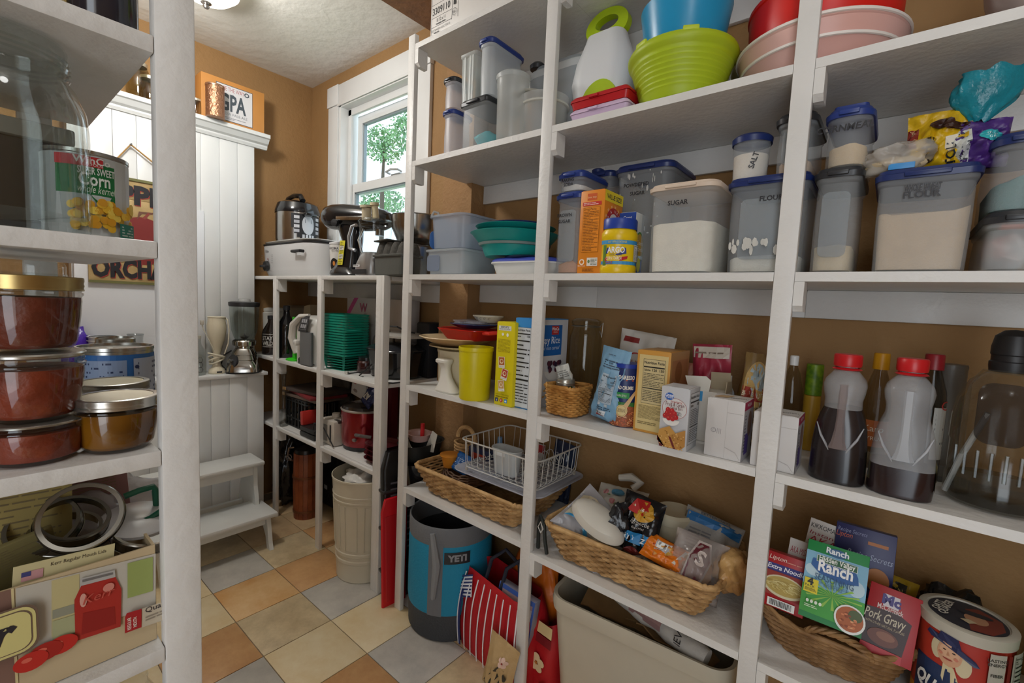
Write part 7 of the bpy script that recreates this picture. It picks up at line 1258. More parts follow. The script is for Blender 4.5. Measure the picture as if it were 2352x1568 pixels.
prof = [(0, .006), (rt * .80, .006), (rt * .82, 0), (rt * .835, .004), (rt * .83, .012), (rt * .855, .085), (rt * .875, .088), (rt * .878, .100), (rt * .862, .104), (rt * .868, .118), (rt * .888, .122), (rt * .89, .134), (rt * .872, .138), (rt * .945, hc * .78), (rt * .962, hc * .785), (rt * .965, hc * .80), (rt * .95, hc * .805), (rt * .955, hc * .83), (rt * .972, hc * .835), (rt * .975, hc * .85), (rt * .962, hc * .856), (rt * .985, hc - .006), (rt * 1.005, hc - .004), (rt * 1.005, hc + .003), (rt * .985, hc + .004), (rt * .975, hc - .004), (rt * .8, .02), (0, .02)]
B().lathe(prof, 56).obj('can_body', TC_, t, ang=.5)
for i in range(10):
    a = 2 * PI * i / 10 + .2; b = B(); z0_, z1_ = .15, hc * .76
    pts = []
    for (da, z_) in ((-.2, z0_), (.2, z0_), (.2, z1_), (-.2, z1_)):
        rr3 = rt * (.874 + (.94 - .874) * (z_ - .14) / (hc * .78 - .14)) + .0012; pts.append(((rr3) * math.cos(a + da), rr3 * math.sin(a + da), z_))
    b.tube(pts, .0022, 6, True).obj('raised_panel_edge', TC_, t)
for a in (math.radians(-172), math.radians(8)):
    Mq = Matrix.Rotation(a, 4, 'Z') @ Matrix.Translation((rt * .99, 0, hc - .035)); B().tube([Mq @ Vector(v) for v in ((0, -.025, .0), (.014, -.03, .004), (.02, 0, .012), (.014, .03, .004), (0, .025, 0))], .004, 8).obj('handle', mat('#9aa0ac', .3, .8), t)
t = thing('bin_liner', 'crumpled white plastic liner bunched inside the cream waste bin', 'bag', (-1.795, 1.175, .375)); B().blob((0, 0, .04), (.105, .10, .06), 4, .30, 8, 95).obj('film', mat('#d3d1cc', .3, bump=.6, bs=22.0), t, ang=1.4)
# ================================================================== LEDGE AND TOP OF THE BEADBOARD CABINET
XC = -2.84
t = thing('beer_carton', 'orange carton lettered GPA standing on top of the crown ledge', 'box', (-2.865, 0, 2.1485)); a = onx(463, 290, -2.82).y; c = onx(607, 300, -2.82).y; hb = onx(607, 215, -2.82).z - 2.149
t.location = (-2.876, (a + c) / 2, 2.1485); w = c - a
B().box(-.056, .056, -w / 2, w / 2, 0, hb, .001).obj('carton', mat('#c88a45', .6, var=.03), t)
p = Pr(flat((.056, -w / 2, 0), (0, 1, 0), (0, 0, 1))); p.rect(w * .22, h0 := hb * .08, w * .80, hb * .90, '#55565a'); p.rect(w * .228, hb * .095, w * .792, hb * .885, '#d9d8da')
p.text('HOPE THE WAY', w * .45, hb * .76, .022, '#b0656a', w=w * .42); p.text('GPA', w * .48, hb * .33, .085, '#4b545c', w=w * .42, bold=.03); p.text('INDIA PALE ALE', w * .5, hb * .22, .014, '#8a8f96', w=w * .42); p.lines(w * .26, hb * .12, w * .74, hb * .18, 2, '#9a9aa0'); p.ell(w * .70, hb * .80, w * .04, hb * .05, '#4b545c', r0=.6); p.obj(t)
y_ = onx(490, 240, -2.80).y; zt = onx(490, 193, -2.80).z
t = thing('copper_canister', 'hammered copper cylinder before the orange carton on the ledge', 'canister', (-2.795 + -.02, y_, 2.1485)) if 0 else thing('copper_canister', 'hammered copper cylinder before the orange carton on the ledge', 'canister', (-2.775, y_ - .0, 2.1485))
B().lathe([(0, 0), (.040, 0), (.042, .002), (.042, .16), (.040, .162), (0, .162)], 32).obj('shell', mat('#b98a6c', .28, .85, bump=.6, bs=90.0, var=.1), t); B().lathe([(.043, .15), (.044, .153), (.044, .158), (.043, .161)], 32).obj('rim_bead', mat('#c9a287', .25, .9), t)
t['label'] = 'hammered copper cylinder before the orange carton on the ledge'
for i, (px_, hh, col) in enumerate(((318, .17, '#c9c08a'), (345, .12, '#d8cfae'), (451, .085, '#b9c0c4'))):
    y_ = onx(px_, 240, -2.86).y; t = thing('glass_jar', ['yellowish tall glass jar left on the crown ledge', 'short glass jar with a bright glint beside the yellowish jar on the ledge', 'little glass jar with a white lid edge left of the copper cylinder'][i], 'jar', (-2.865, y_, 2.1485)); B().lathe([(0, 0), (.042, 0), (.045, .01), (.045, hh * .8), (.036, hh * .92), (.036, hh)], 24).obj('glass_body', glass(col, .3, .05, .85), t); B().lathe([(.037, hh * .93), (.039, hh + .004), (0, hh + .006)], 24).obj('lid', mat('#c9c4b0', .3, .6), t)
# orchard sign hanging from a rope
y0 = onx(203, 640, -2.825).y; z0 = onx(357, 655, -2.825).z; z1 = onx(357, 420, -2.825).z; w = .395; h = z1 - z0
t = thing('orchard_sign', 'rustic wooden apple orchard sign with black lettering hanging from a rope', 'sign', (-2.8225, y0 + w / 2, z0)); SG = mat('#b59b6a', .7, col2='#9c8150', vs_=9.0, bump=.2)
n_ = 5
for i in range(n_): B().box(-.006, .0045, -w / 2, w / 2, h * i / n_ + .0006, h * (i + 1) / n_ - .0006, .001).obj('plank', SG, t)
FRM = mat('#6b6a3c', .6)
for (a_, b_, c_, d_) in ((-w / 2, w / 2, 0, .012), (-w / 2, w / 2, h - .012, h)): B().box(.005, .010, a_, b_, c_, d_).obj('edge_strip', FRM, t, smooth=False)
p = Pr(flat((.0052, -w / 2, 0), (0, 1, 0), (0, 0, 1)));
apple = [(w * .50 + .13 * math.cos(q) * (1 + .08 * math.cos(2 * q)), h * .42 + .115 * math.sin(q) * (1 - .10 * abs(math.cos(q)))) for q in [2 * PI * i / 30 for i in range(30)]]
p.poly(apple, '#7d2c2a'); p.poly([(w * .45, h * .62), (w * .47, h * .70), (w * .62, h * .705), (w * .60, h * .685), (w * .5, h * .68)], '#6d4a3a'); p.poly([(w * .5, h * .64), (w * .56, h * .70), (w * .58, h * .69), (w * .53, h * .63)], '#8a3f38')
for s_, c, o in (('APPLE', '#a03a34', .003), ('APPLE', '#242428', 0)): p.text(s_, w * .46 + o, h * .765 - o, .085, c, w=w * .82, bold=.05)
for s_, c, o in (('ORCHARD', '#a03a34', .003), ('ORCHARD', '#242428', 0)): p.text(s_, w * .5 + o, h * .065 - o, .082, c, w=w * .95, bold=.05)
p.obj(t)
ra, rb_ = onx(258, 372, -2.825), onx(352, 408, -2.825); rc = onx(300, 332, -2.825)
B().tube([(0, -w / 2 + .06, h), (0, rc.y - t.location.y, rc.z - z0), (0, w / 2 - .02, h)], .0045, 8).obj('rope', mat('#b08a52', .9, bump=.5, bs=200.0), t)
B().lathe([(0, 0), (.004, 0), (.004, .02), (0, .02)], 8, M_=Matrix.Translation((-.006, rc.y - t.location.y, rc.z - z0)) @ Matrix.Rotation(PI / 2, 4, 'Y')).obj('nail', mat('#6a6a68', .4, .8), t)
# items on the ledge z .7775
ZL = .820
def ledge_y(px, py, X=-2.77): return onx(px, py, X).y
t = thing('blender', 'chrome based blender with ribbed glass jug and black lid on the ledge', 'blender', (-2.738, ledge_y(556, 780), ZL), 62); t.scale = (1.22, 1.22, 1.27); CH = mat('#b5b3ae', .14, 1.0)
B().loft([(0, .062, .062, .03), (.006, .068, .068, .03)], 6).obj('foot_plate', BLM, t)
B().loft([(.0065, .066, .066, .035), (.03, .064, .064, .035), (.055, .052, .052, .035), (.058, .054, .054, .035), (.075, .047, .047, .032), (.078, .049, .049, .032), (.095, .042, .042, .030), (.105, .036, .036, .028)], 8).obj('chrome_base', CH, t, ang=.9)
B().lathe([(.036, .106), (.036, .114), (.046, .118), (.048, .135), (.044, .140)], 36).obj('collar', CH, t)
G2 = glass('#cfdcd6', .38, .04, .86)
R_ = []
for (z_, r_j, am) in ((.141, .036, .0), (.150, .040, .02), (.185, .050, .05), (.25, .056, .05), (.285, .058, .02), (.292, .059, 0)): R_.append([Vector((r_j * (1 + am * math.cos(8 * q)) * math.cos(q), r_j * (1 + am * math.cos(8 * q)) * math.sin(q), z_)) for q in [2 * PI * i / 48 for i in range(48)]])
B().quadring(R_, True, False).obj('glass_jug', G2, t, ang=1.2)
B().lathe([(.060, .285), (.062, .292), (.062, .303), (.05, .306), (0, .306)], 36).obj('lid', mat('#2c2d30', .4), t); B().lathe([(.026, .3065), (.024, .318), (0, .32)], 24).obj('filler_cap', frost('#c9ccca', .6), t)
B().lathe([(0, .142), (.008, .143), (.02, .155), (.004, .16), (0, .17)], 6).obj('blades', mat('#55565a', .3, .9), t)
Mk = Matrix.Rotation(math.radians(-40), 4, 'Z') @ Matrix.Translation((0, -.058, .05)) @ Matrix.Rotation(math.radians(75), 4, 'X')
B().lathe([(0, 0), (.026, 0), (.026, .006), (0, .008)], 28, M_=Mk, sy=1.2).obj('control_plate', mat('#4a4b50', .3, .6), t); B().lathe([(0, .008), (.011, .008), (.010, .022), (0, .023)], 20, M_=Mk).obj('knob', CH, t)
B().tube([(-.055, .03, .09), (-.085, .03, .07), (-.095, .02, .03), (-.07, .0, .008)], .003, 6).obj('power_cord', BLM, t)
t = thing('stick_blender', 'cream immersion blender standing upright with its cord wound round the neck', 'blender', (-2.765, ledge_y(497, 790), ZL)); t.scale = (1.0, 1.0, 1.22); CR = mat('#cfc6ae', .35)
B().lathe([(0, 0), (.038, 0), (.040, .004), (.036, .018), (.022, .03), (.016, .05), (.018, .09), (.024, .115), (.038, .150), (.045, .185), (.046, .21), (.042, .225), (.040, .245), (.043, .248), (.040, .250), (0, .250)], 30).obj('housing', CR, t)
B().box(.036, .0405, -.012, .012, .006, .012).obj('slot', BLM, t, smooth=False)
for k in range(4): B().tube([(.030 * math.cos(q) * (1 + .05 * k), .034 * math.sin(q) * (1 + .05 * k), .055 + .008 * k + .012 * math.sin(q + k)) for q in [2 * PI * i / 24 for i in range(24)]], .0035, 6, True).obj('cord_coil', mat('#d3cbb6', .45), t)
B().tube([(.02, .03, .085), (.03, .045, .13), (.035, .048, .19), (.025, .045, .235), (.0, .04, .245)], .0035, 6).obj('cord', mat('#d3cbb6', .45), t)
t = bottle('glass_bottle', 'clear glass bottle with a honeycomb embossing beside the near left post', -2.76, ledge_y(463, 800) - .02, ZL, [(0, 0), (.034, 0), (.037, .008), (.037, .10), (.031, .13), (.016, .16), (.014, .20)], glass('#d3d8d4', .32, .05, .88), [(.016, .19), (.016, .205), (0, .206)], mat('#b9b5a8', .4))
for k in range(3): B().tube([(.036 + .0 * k, -.0 + .012 * math.cos(q), .03 + .026 * k + .014 * math.sin(q)) for q in [2 * PI * i / 6 for i in range(6)]], .0012, 5, True).obj('honeycomb', glass('#8a8f8c', .3, .05, .6), t)
t = thing('power_cord', 'thin white cord with a plug hanging down by the near left post', 'cord', (-2.765, ledge_y(463, 720), ZL)); B().tube([(.0, -.0, .265), (.0, .005, .24), (.01, .02, .2), (.012, .04, .15), (.01, .06, .10), (.01, .07, .03), (.0, .065, .004)], .0025, 6).obj('cable', mat('#c4bfae', .45), t); B().box(-.008, .008, -.008, .008, .262, .285, .002).obj('plug', mat('#b9b3a6', .4), t)
t = thing('glass_carafe', 'clear conical glass carafe standing on the ledge seen through the left shelves', 'carafe', (-2.765, ledge_y(311, 800), ZL)); B().lathe([(0, 0), (.055, 0), (.06, .01), (.05, .09), (.032, .16), (.028, .19), (.031, .215), (.030, .217)], 32).obj('glass_body', glass('#d3d8d8', .32, .05, .9), t); B().lathe([(.0305, .213), (.033, .217), (.0305, .221)], 32).obj('rim_bead', glass('#c4c9c9', .4, .05, .8), t)
yq = ledge_y(236, 760)
t = thing('deli_tub', 'white translucent plastic tub in the nested tub stack', 'tub', (-2.76, yq, ZL), 0, 'nested white tubs'); B().lathe([(0, 0), (.045, 0), (.052, .085), (.058, .087), (.058, .091), (.050, .090)], 30).obj('tub_body', mat('#c9cbcc', .4, alpha=.92), t)
B().lathe([(.0525, .0865), (.0585, .0875), (.0585, .0905), (.0535, .0905)], 30).obj('rim_lip', mat('#d6d8d8', .4), t)
for i in range(1, 8): dup(t, (-2.76, yq, ZL + .0175 * i))
ROOT0 = t; t['label'] = 'white plastic tub, lowest of the nested tub stack on the ledge'
for o, q in zip(sorted([o for o in bpy.data.objects if o.name.startswith('deli_tub.')], key=lambda o: o.location.z), 'second third fourth fifth sixth seventh eighth'.split()): o['label'] = 'white plastic tub, %s from the bottom of the nested tub stack on the ledge' % q
[o for o in bpy.data.objects if o.name == 'deli_tub.007'][0]['label'] = 'white plastic tub topmost of the nested tub stack on the ledge'
t = thing('purple_bag', 'purple crumpled ribbon bag behind the stack of white tubs', 'bag', (-2.785, ledge_y(190, 700) - .03 , ZL)); B().blob((0, 0, .13), (.035, .055, .135), 3, .25, 8, 101).obj('film', mat('#4a2aa0', .25, bump=.5, bs=30.0), t, ang=1.3)

# ================================================================== NEAR LEFT SHELVES
ZU, ZV, ZW = 1.3206, 1.0806, .8366
def lfit(px_r, py, X):   # y of a sight line at depth X
    return onx(px_r, py, X).y
def lround(px_r, py, Xc, r):   # centre y so that the right silhouette of a round thing of radius r falls on px_r
    th = polar(px_r, py); n_ = Vector((-math.cos(th), math.sin(th))) ; return (r - Xc * math.cos(th)) / -math.sin(th) if 0 else (Xc * math.cos(th) / math.sin(th)) - r / abs(math.sin(th))
JG = glass('#eef2f0', .34, .04, .93)
rj = .068; yj = lround(210, 400, -.725, rj)
hj = onx(120, 118, -.725).z - ZU
t = thing('gallon_jar', 'big empty clear glass jar with a threaded neck nearest on the left', 'jar', (-.725, yj, ZU))
B().lathe([(0, .006), (rj * .3, .002), (rj * .9, 0), (rj * .98, .006), (rj, .016), (rj, hj * .58), (rj * .97, hj * .68), (rj * .86, hj * .78), (rj * .76, hj * .83), (rj * .79, hj * .85), (rj * .76, hj * .87), (rj * .78, hj * .895), (rj * .755, hj * .91), (rj * .775, hj * .93), (rj * .75, hj * .95), (rj * .76, hj * .985), (rj * .74, hj)], 56).obj('glass_body', JG, t)
B().lathe([(rj * .73, hj * .99), (rj * .7, hj * .85), (rj * .93, hj * .66), (rj * .95, .02), (0, .012)], 48).obj('inner_wall', glass('#e6ebe8', .16, .05, .93), t)
for k in range(3): B().lathe([(rj * .755, hj * (.868 + .026 * k)), (rj * .80, hj * (.875 + .026 * k)), (rj * .755, hj * (.882 + .026 * k))], 48).obj('neck_thread', JG, t)
zk = onx(100, 325, -.86).z - ZU; yk = onx(168, 400, -.86).y
t = thing('shelf_box', 'charcoal storage box with a pale lid behind the big glass jar', 'box', (-.93, yk - .18, ZU)); B().box(-.07, .07, -.18, .18, 0, zk, .006).obj('body', mat('#3a3a3c', .8, var=.15, vs_=9.0), t); B().box(-.073, .073, -.183, .183, zk + .0005, zk + .022, .003).obj('lid', mat('#a9a69c', .5), t)  # made-up dark block standing in for the dark shelf space behind the jar
rc_ = .042; yc = lround(298, 460, -.80, rc_); hc_ = onx(285, 377, -.80).z - ZU
t = thing('corn_can', 'white and green can of sweet corn beside the big glass jar', 'can', (-.80, yc, ZU)); TIN = mat('#a9a8a2', .25, .9)
B().lathe([(0, .002), (rc_ * .95, .002), (rc_, 0), (rc_, .004), (rc_ * .98, .005), (rc_ * .98, hc_ - .005), (rc_, hc_ - .004), (rc_, hc_), (rc_ * .95, hc_), (rc_ * .93, hc_ - .003), (0, hc_ - .003)], 48).obj('tin', TIN, t)
A0 = math.degrees(math.atan2(-yc, .80)); p = Pr(cyl(rc_ * .982, A0 + 30)); L = rc_ * 2.3; p.rect(-L, .006, L, hc_ - .006, '#c9ced0', 24, 1)
p.rect(-.05, hc_ * .52, .006, hc_ * .86, '#16763c', 8, 1); p.poly([(-.01, hc_ * .40), (.006, hc_ * .40), (.006, hc_ * .53), (-.02, hc_ * .53)], '#16763c'); p.rect(-.05, hc_ * .82, -.006, hc_ * .93, '#c3262b', 6, 1); p.text('WinCo', -.016, hc_ * .855, .008, '#ece6e2', bold=.02); p.text('FOODS', -.014, hc_ * .83, .0035, '#ece6e2'); p.text('SUPER SWEET', -.012, hc_ * .74, .0085, '#e0e4e0', w=.034, bold=.02); p.text('Corn', -.014, hc_ * .62, .015, '#e9ece6', bold=.02, w=.028); p.text('whole kernel', -.012, hc_ * .54, .009, '#dfe6da', it=.3, w=.034)
for k in range(70): q1, q2 = rd.uniform(-.035, .026), rd.uniform(0, 1); v = hc_ * (.16 + .30 * q2) ; p.ell(q1, v, .0042, .0048, rd.choice(['#e8b52a', '#f0c648', '#d99a1c', '#f2d058']), 10, up=(k % 5 == 0))
p.rect(.006, .008, .026, .026, '#2c7a6a', 3, 1); p.lines(.008, .010, .024, .024, 4, '#b9c9c4', 2); p.obj(t)
t = thing('can_lid', 'small clear cap just showing behind the corn can', 'lid', (-.90, yc - .01, ZU)); B().lathe([(0, 0), (.02, 0), (.02, hc_ * 1.0), (.016, hc_ * 1.06), (0, hc_ * 1.07)], 24).obj('clear_cap', glass('#c9d0cc', .3, .05, .85), t)
# jam jars: squat wide mouth jars
SAL = mat('#9c4024', .45, col2='#702a16', vs_=26.0, bump=.3, bs=60.0); AMB = mat('#a36d18', .2, col2='#5c390f', vs_=8.0)
rs = .043
def jam(lab, x, y, z, h, r, fill, lidm, lidc, band=True, name='canning_jar', thin=False):
    t = thing(name, lab, 'jar', (x, y, z)); g = glass('#d9d6d0', .32, .05, .90)
    B().lathe([(0, .001), (r * .70, 0), (r * .78, .004), (r * .84, h * .12), (r * .92, h * .45), (r * .95, h * .66), (r * .945, h * .72), (r * .985, h * .745), (r * .985, h * .77), (r * .94, h * .785), (r * .96, h * .82), (r * .945, h * .86)], 48).obj('glass_body', g, t)
    B().lathe([(0, .004), (r * .72, .004), (r * .815, h * .12), (r * .895, h * .45), (r * .925, h * .66), (r * .92, h * .71), (0, h * .71)], 48).obj('preserve', fill, t)
    hl = h * (.86 if not thin else .86)
    if band: B().lathe([(r * .975, h * .80), (r * 1.0, h * .805), (r * .985, h * .84), (r * 1.0, h * .87), (r * .985, h * .90), (r * 1.0, h * .94), (r * .995, h * .975), (r * .97, h * .985), (r * .84, h * .985), (r * .835, h * .975)], 56).obj('screw_band', lidm, t)
    else: B().lathe([(r * .95, h * .862), (r * .985, h * .88), (r * .99, h * .91), (r * .96, h * .93)], 56).obj('metal_rim', lidm, t)
    B().lathe([(r * (.83 if band else .955), h * (.974 if band else .93)), (r * .6, h * (.968 if band else .925)), (0, h * (.968 if band else .925))], 40).obj('lid_disc', lidc, t)
    return t
SIL = mat('#b0aca4', .25, .9); GOLD = mat('#b09a66', .28, .9)
xs_ = -.692; ys = lround(207, 1000, xs_, rs)
z1 = onx(204, 945, xs_).z; z2 = onx(204, 803, xs_).z; z3 = onx(190, 640, xs_).z
h1 = (z1 - ZV) / .93; jam('bottom of three stacked jars of red salsa on the left', xs_, ys, ZV, h1, rs, SAL, SIL, mat('#a9a59c', .3, .8), False)
h2 = (z2 - z1) / .93; jam('middle of the three stacked jars of red salsa', xs_, ys, z1 + .001, h2, rs, SAL, SIL, mat('#a9a59c', .3, .8), False)
jam('topmost salsa jar of the stack of three, with a gold screw band', xs_, ys, z2 + .002, (z3 - z2), rs * .99, mat('#7c3420', .45, col2='#5a2416', vs_=26.0, bump=.3), GOLD, mat('#a08c5c', .3, .8), True)
t = thing('gallon_jar', 'clear glass jar base peeking over the gold lid behind the salsa stack', 'jar', (-.90, ys + .0, ZV)); B().lathe([(0, 0), (.05, 0), (.052, .21), (.05, .215), (0, .217)], 32).obj('glass_body', JG, t); B().lathe([(.0525, .19), (.054, .195), (.0525, .2)], 32).obj('glass_ring', JG, t)
ra_ = .040; za = onx(285, 905, -.70).z; ya = lround(370, 980, -.684, ra_); ha = (za + .004 - ZV)
jam('squat jar of amber jelly with a silver screw band, front right on the jar shelf', -.684, ya, ZV, ha, ra_, AMB, SIL, mat('#a9a18c', .35, .7))
jam('amber jelly jar with silver band behind the front amber jar', -.80, lround(345, 900, -.80, ra_), ZV, ha * .97, ra_, AMB, mat('#8c8980', .3, .9), mat('#a39a7c', .35, .7))
rt_2 = .047; yt2 = lround(355, 830, -.92, rt_2); ht = onx(285, 800, -.92 + rt_2).z - ZV
t = thing('tin_can', 'low tin with a blue nutrition label behind the amber jars', 'can', (-.92, yt2, ZV)); B().lathe([(0, .002), (rt_2, 0), (rt_2, .004), (rt_2 * .985, .005), (rt_2 * .985, ht - .006), (rt_2, ht - .005), (rt_2, ht), (rt_2 * .95, ht), (rt_2 * .93, ht - .004), (0, ht - .004)], 40).obj('tin', TIN, t)
A1 = math.degrees(math.atan2(-yt2, .92)); p = Pr(cyl(rt_2 * .988, A1)); L = rt_2 * 1.5; p.rect(-L, .008, L, ht - .010, '#2a6ab0', 20, 1); p.rect(-L * .75, .012, .012, ht - .018, '#8fa3c4', 12, 1); p.lines(-L * .72, .014, .010, ht - .02, 10, '#2d3f66', 3); p.rect(.020, .010, L * .9, ht - .016, '#a9b6cc', 8, 1); p.lines(.026, .014, L * .88, ht - .02, 8, '#2d3f66', 5)
for v in (.35, .7): p.ell(.024, ht * v, .003, .003, '#20305a', 8)
p.obj(t)
t = thing('tin_can', 'small open tin rim behind the blue labelled tin', 'can', (-1.0, lround(312, 795, -1.0, .026), ZV)); B().lathe([(0, .0), (.026, 0), (.026, ht + .004), (.024, ht + .006), (.023, ht), (.023, .01), (0, .01)], 30).obj('tin', TIN, t); B().lathe([(.0262, ht - .01), (.0275, ht - .006), (.0262, ht - .002)], 30).obj('rim_bead', TIN, t)
# canning box at z .8366 with rings and lids on top
XB = -.662; zb0 = ZW + .0005; ybR = .142; ztop = onx(375, 1245, XB).z
t = thing('canning_jar_box', 'open carton picturing a red filled canning jar, crowded with loose rings and lids', 'box', (XB, ybR, zb0)); hK = ztop - zb0; wK = .30; KR = mat('#b9a582', .7, var=.03)
B().box(-.003, 0, -wK, 0, 0, hK, .0006).box(-.22, -.217, -wK, 0, 0, hK, .0006).box(-.217, -.003, -wK, -wK + .003, 0, hK).box(-.217, -.003, -.003, 0, 0, hK).box(-.217, -.003, -wK + .003, -.003, 0, .003).obj('carton', KR, t, smooth=False)
p = Pr(flat((0, -wK, 0), (0, 1, 0), (0, 0, 1))); U = lambda px_, py_: (onx(px_, py_, XB).y - (ybR - wK), onx(px_, py_, XB).z - zb0)
def Rq(a, b_, c, m=1): (u0, v0), (u1, v1) = U(*a), U(*b_); p.rect(u0, min(v0, v1), u1, max(v0, v1), c, 1, m)
uL, _ = U(34, 1400); p.rect(0, 0, uL - .002, hK, '#7a5c50'); p.rect(uL - .002, 0, uL, hK, '#c9b98a')
def Q4(pts, c): p.poly([U(*q) for q in pts], c)
Q4([(36, 1350), (357, 1270), (357, 1388), (36, 1500)][::-1], '#b5b0a4')
Q4([(118, 1332), (182, 1316), (182, 1440), (118, 1462)][::-1], '#b8ad7e'); Q4([(120, 1400), (170, 1385), (170, 1405), (120, 1420)][::-1], '#8a8a78'); Q4([(292, 1292), (350, 1277), (350, 1355), (292, 1372)][::-1], '#8f9c5a'); Q4([(120, 1425), (175, 1408), (175, 1448), (120, 1466)][::-1], '#a0a27c')
Q4([(172, 1470), (276, 1436), (278, 1350), (264, 1322), (186, 1342), (170, 1375)], '#a32a22'); Q4([(186, 1455), (264, 1430), (262, 1390), (190, 1405)], '#8c1d1a'); Q4([(183, 1343), (264, 1322), (262, 1306), (183, 1326)], '#a9a6a2'); Q4([(188, 1334), (258, 1316), (258, 1311), (188, 1328)], '#6d6a68')
(u_, v_) = U(190, 1375); p.ell(u_, v_, .003, .008, '#cf9a8c', 12); (u_, v_) = U(248, 1345); p.ell(u_, v_, .005, .005, '#c98072', 12); (u_, v_) = U(226, 1372); p.text('Kerr', u_, v_, .010, '#b85044', it=.3)
for (px_, py_, c) in ((140, 1475, '#b5261e'), (104, 1490, '#9c2019'), (70, 1512, '#b5261e')): (u_, v_) = U(px_, py_); p.ell(u_, v_, .013, .010, c, 20); p.ell(u_ - .003, v_ + .003, .004, .0025, '#d0604f', 12)
Q4([(284, 1448), (322, 1434), (322, 1392), (288, 1402), (284, 1412)], '#a31f24'); (u_, v_) = U(298, 1424); p.text('REGULAR', u_ + .0, v_, .0035, '#e2cfc4', rot=90, w=.015, bold=.02); (u_, v_) = U(311, 1420); p.text('MOUTH', u_, v_, .0035, '#e2cfc4', rot=90, w=.012, bold=.02)
Q4([(323, 1434), (375, 1416), (375, 1374), (323, 1391)], '#b9ae9a'); (u_, v_) = U(330, 1399); p.text('Quart', u_, v_ - .001, .0065, '#3a3436', al='l', bold=.01); p.lines(u_, v_ - .012, u_ + .018, v_ - .005, 2, '#8a7f70')
lx, lv = U(20, 1447); le = U(88, 1447)[0]
for (g, c) in ((0, '#6a5648'), (.0018, '#c9bf7e')):
    p.poly([(le - .052 + q[0], lv + q[1]) for q in rrect(.052 - g, .026 - g, .012, 7)], c)
p.poly([(le - .052 + q[0], lv + q[1]) for q in rrect(.0475, .0215, .010, 7)], '#6a5648'); p.poly([(le - .052 + q[0], lv + q[1]) for q in rrect(.0465, .0205, .010, 7)], '#c9bf7e'); p.text('Kerr', le - .046, lv - .008, .024, '#26242a', it=.35, w=.062, bold=.05); p.obj(t)
RING = mat('#8f8c84', .25, .95)
def ring(lab, x, y, z, rot, R=.034, grp='loose screw bands'):
    t = thing('screw_band', lab, 'jar ring', (x, y, z), rot=rot, group=grp)
    B().lathe([(R * .86, .0135), (R * .97, .0140), (R, .0125), (R * .985, .010), (R, .0085), (R * .985, .006), (R, .0045), (R * .99, .002), (R * 1.01, 0), (R * .975, .0005), (R * .965, .012), (R * .86, .0127), (R * .86, .0135)], 48).obj('band', RING, t)
    B().lathe([(R * 1.008, .0), (R * 1.02, .0008), (R * 1.008, .0016)], 48).obj('rolled_edge', RING, t); return t
def Lp(px_, py_, X): v = onx(px_, py_, X); return v.x, v.y, v.z
a = Lp(190, 1190, -.70); ring('silver jar ring tilted upright at the front of the loose rings', a[0], a[1], a[2], (math.radians(10), math.radians(58), 0), .038)
a = Lp(165, 1205, -.73); ring('silver jar ring leaning inside the upright front ring', a[0], a[1], a[2], (math.radians(-8), math.radians(30), 0))
a = Lp(105, 1205, -.75); ring('darker jar ring at the left edge of the loose rings', a[0], a[1], a[2] - .005, (math.radians(14), math.radians(40), 0))
a = Lp(150, 1222, -.75); ring('jar ring lying lowest under the tilted rings', a[0], a[1], a[2] - .006, (math.radians(-4), math.radians(16), 0))
a = Lp(335, 1235, -.72); ring('jar ring lying flat under the white lid by the near post', a[0], a[1], a[2], (math.radians(-8), math.radians(14), 0), .036)
a = Lp(320, 1200, -.74); t = thing('canning_lid', 'white flat lid disc lying over the right rings', 'lid', (a[0], a[1], a[2] + .006), rot=(math.radians(-4), math.radians(12), 0)); B().lathe([(0, .002), (.038, .002), (.041, 0), (.041, -.004), (.038, -.006), (0, -.006)], 36).obj('lid_disc', mat('#c9c9c9', .25, .2), t)
t = thing('jar_tongs', 'green coated wire tongs lying bent over the white lid', 'tongs', Lp(310, 1170, -.74)); GRN = mat('#12503a', .3); b0_ = Vector(t.location)
B().tube([Vector(Lp(u, v, -.735)) - b0_ for u, v in ((225, 1222), (270, 1214), (310, 1205), (345, 1190), (372, 1172))], .0042, 8).obj('arm', GRN, t); B().tube([Vector(Lp(u, v, -.76)) - b0_ for u, v in ((285, 1140), (320, 1126), (352, 1117), (357, 1125), (360, 1160))], .0042, 8).obj('arm', GRN, t)
a = Lp(285, 1140, -.86); t = thing('plastic_bag', 'shiny clear plastic bag behind the green tongs', 'bag', (a[0], a[1] - .03, a[2] - .02)); B().blob((0, 0, 0), (.05, .075, .05), 4, .22, 8, 111).obj('bag_film', film('#c9c9cf', .6), t, ang=1.4); B().blob((0, 0, -.01), (.035, .05, .035), 3, .2, 5, 7).obj('contents', mat('#a9a3a8', .6, col2='#8f3a3a', vs_=20.0), t)
a = Lp(150, 1283, -.668); t = thing('paper_leaflet', 'cream leaflet with a little flag print tucked in the carton front', 'leaflet', (XB - .008, Lp(150, 1283, XB - .008)[1], Lp(150, 1318, XB - .008)[2]), rot=(math.radians(-4), math.radians(4), 0))
B().box(-.001, 0, -.040, .040, -.02, .022, .0002).obj('paper', mat('#bdb388', .6), t, smooth=False); p = Pr(flat((0, -.040, -.02), (0, 1, 0), (0, 0, 1))); p.text('Kerr Regular Mouth Lids', .050, .034, .0042, '#4a4438', w=.045); p.rect(.006, .024, .022, .034, '#b98a8c'); p.rect(.006, .029, .013, .034, '#3a3f74'); p.obj(t)
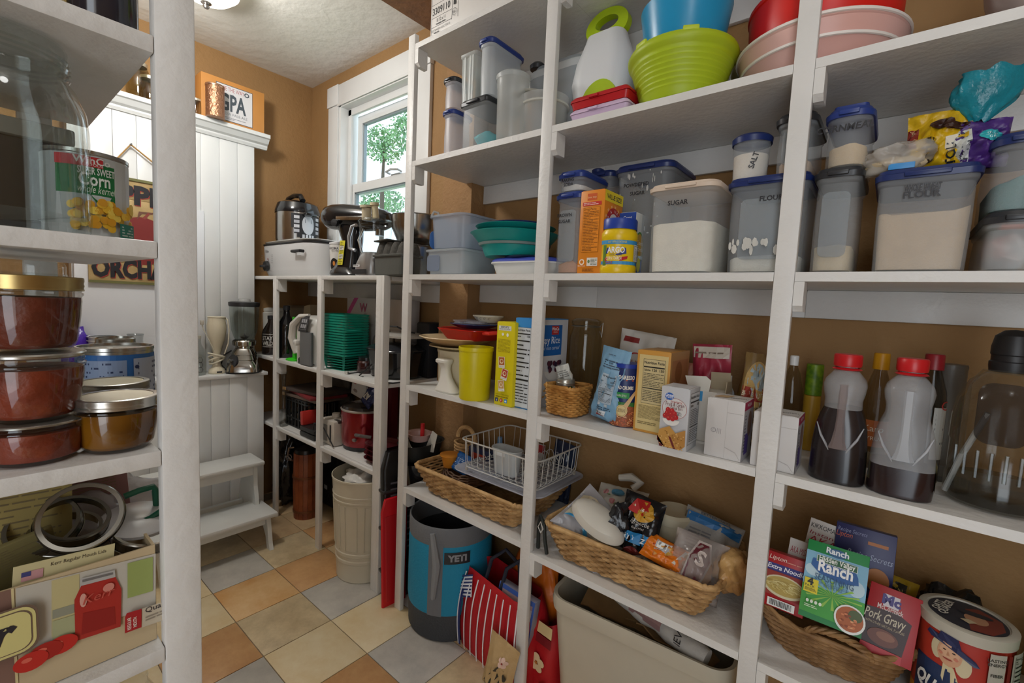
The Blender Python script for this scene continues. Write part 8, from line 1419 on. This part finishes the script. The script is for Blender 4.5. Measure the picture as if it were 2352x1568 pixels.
for i, (u, v, X, ry2, rz2, w_, h_, c, lab) in enumerate(((30, 1200, -.76, -12, 6, .10, .10, '#a8975c', 'yellowish folded paper with printing at the left of the rings'), (150, 1130, -.84, 6, -4, .13, .06, '#8f6a6a', 'pinkish red printed packet behind the loose rings'), (15, 1290, -.72, 20, 10, .08, .05, '#7d7448', 'olive printed leaflet sagging at the box corner'))):
    a = Lp(u, v, X); t = thing('printed_packet', lab, 'packet', a, rot=(math.radians(8 * i - 4), math.radians(ry2), math.radians(rz2))); B().box(-.003, .003, -w_ / 2, w_ / 2, -h_ / 2 - .03, h_ / 2, .001).obj('paper', mat(c, .7, var=.08, vs_=20.0), t); p = Pr(flat((.003, -w_ / 2, -h_ / 2), (0, 1, 0), (0, 0, 1))); p.lines(w_ * .1, h_ * .1, w_ * .9, h_ * .9, 11, '#7d7050', i + 2, .25); p.obj(t)
# shelf below and above
rg_ = .045; a = Lp(320, 1548, -.72)
t = thing('gallon_jar', 'clear jar shoulder with something blue inside on the lowest visible left shelf', 'jar', (-.72, lround(372, 1560, -.72, .05), .5006)); hq = a[2] - .5006; B().lathe([(0, 0), (.048, 0), (.05, .01), (.05, hq * .85), (.035, hq * .97), (.036, hq)], 32).obj('glass_body', JG, t); B().lathe([(0, .005), (.044, .005), (.044, hq * .8), (0, hq * .82)], 28).obj('contents', mat('#4f74a8', .6, col2='#8fa9c9', vs_=20.0), t)
t = bottle('dark_bottle', 'base of a dark glass bottle at the very top left shelf', -.70, lround(318, 10, -.70, .03), 1.5406, [(0, 0), (.028, 0), (.03, .006), (.03, .15), (.012, .2)], mat('#20222c', .12, spec=.7), [(.013, .195), (.013, .21), (0, .212)], mat('#2f6a44', .3))
t = bottle('clear_bottle', 'clear and green glass base beside the dark bottle on the top left shelf', -.72, lround(285, 10, -.72, .028) - .016, 1.5406, [(0, 0), (.026, 0), (.028, .006), (.028, .15), (.012, .2)], glass('#a9c9a8', .3, .05, .8), [(.013, .195), (.013, .21), (0, .212)], mat('#8a8c88', .3))
bk = [o for o in bpy.data.objects if o.name.startswith('berry_basket')]; bk.sort(key=lambda o: o.location.z); bk[0]['label'] = 'teal plastic berry basket, lowest of the tall nested stack'; bk[-1]['label'] = 'teal plastic berry basket, topmost of the tall nested stack'
ORD = 'second third fourth fifth sixth seventh eighth ninth tenth eleventh twelfth thirteenth fourteenth fifteenth'.split()
for o, q in zip(bk[1:-1], ORD): o['label'] = 'teal plastic berry basket, %s from the bottom of the tall nested stack' % q
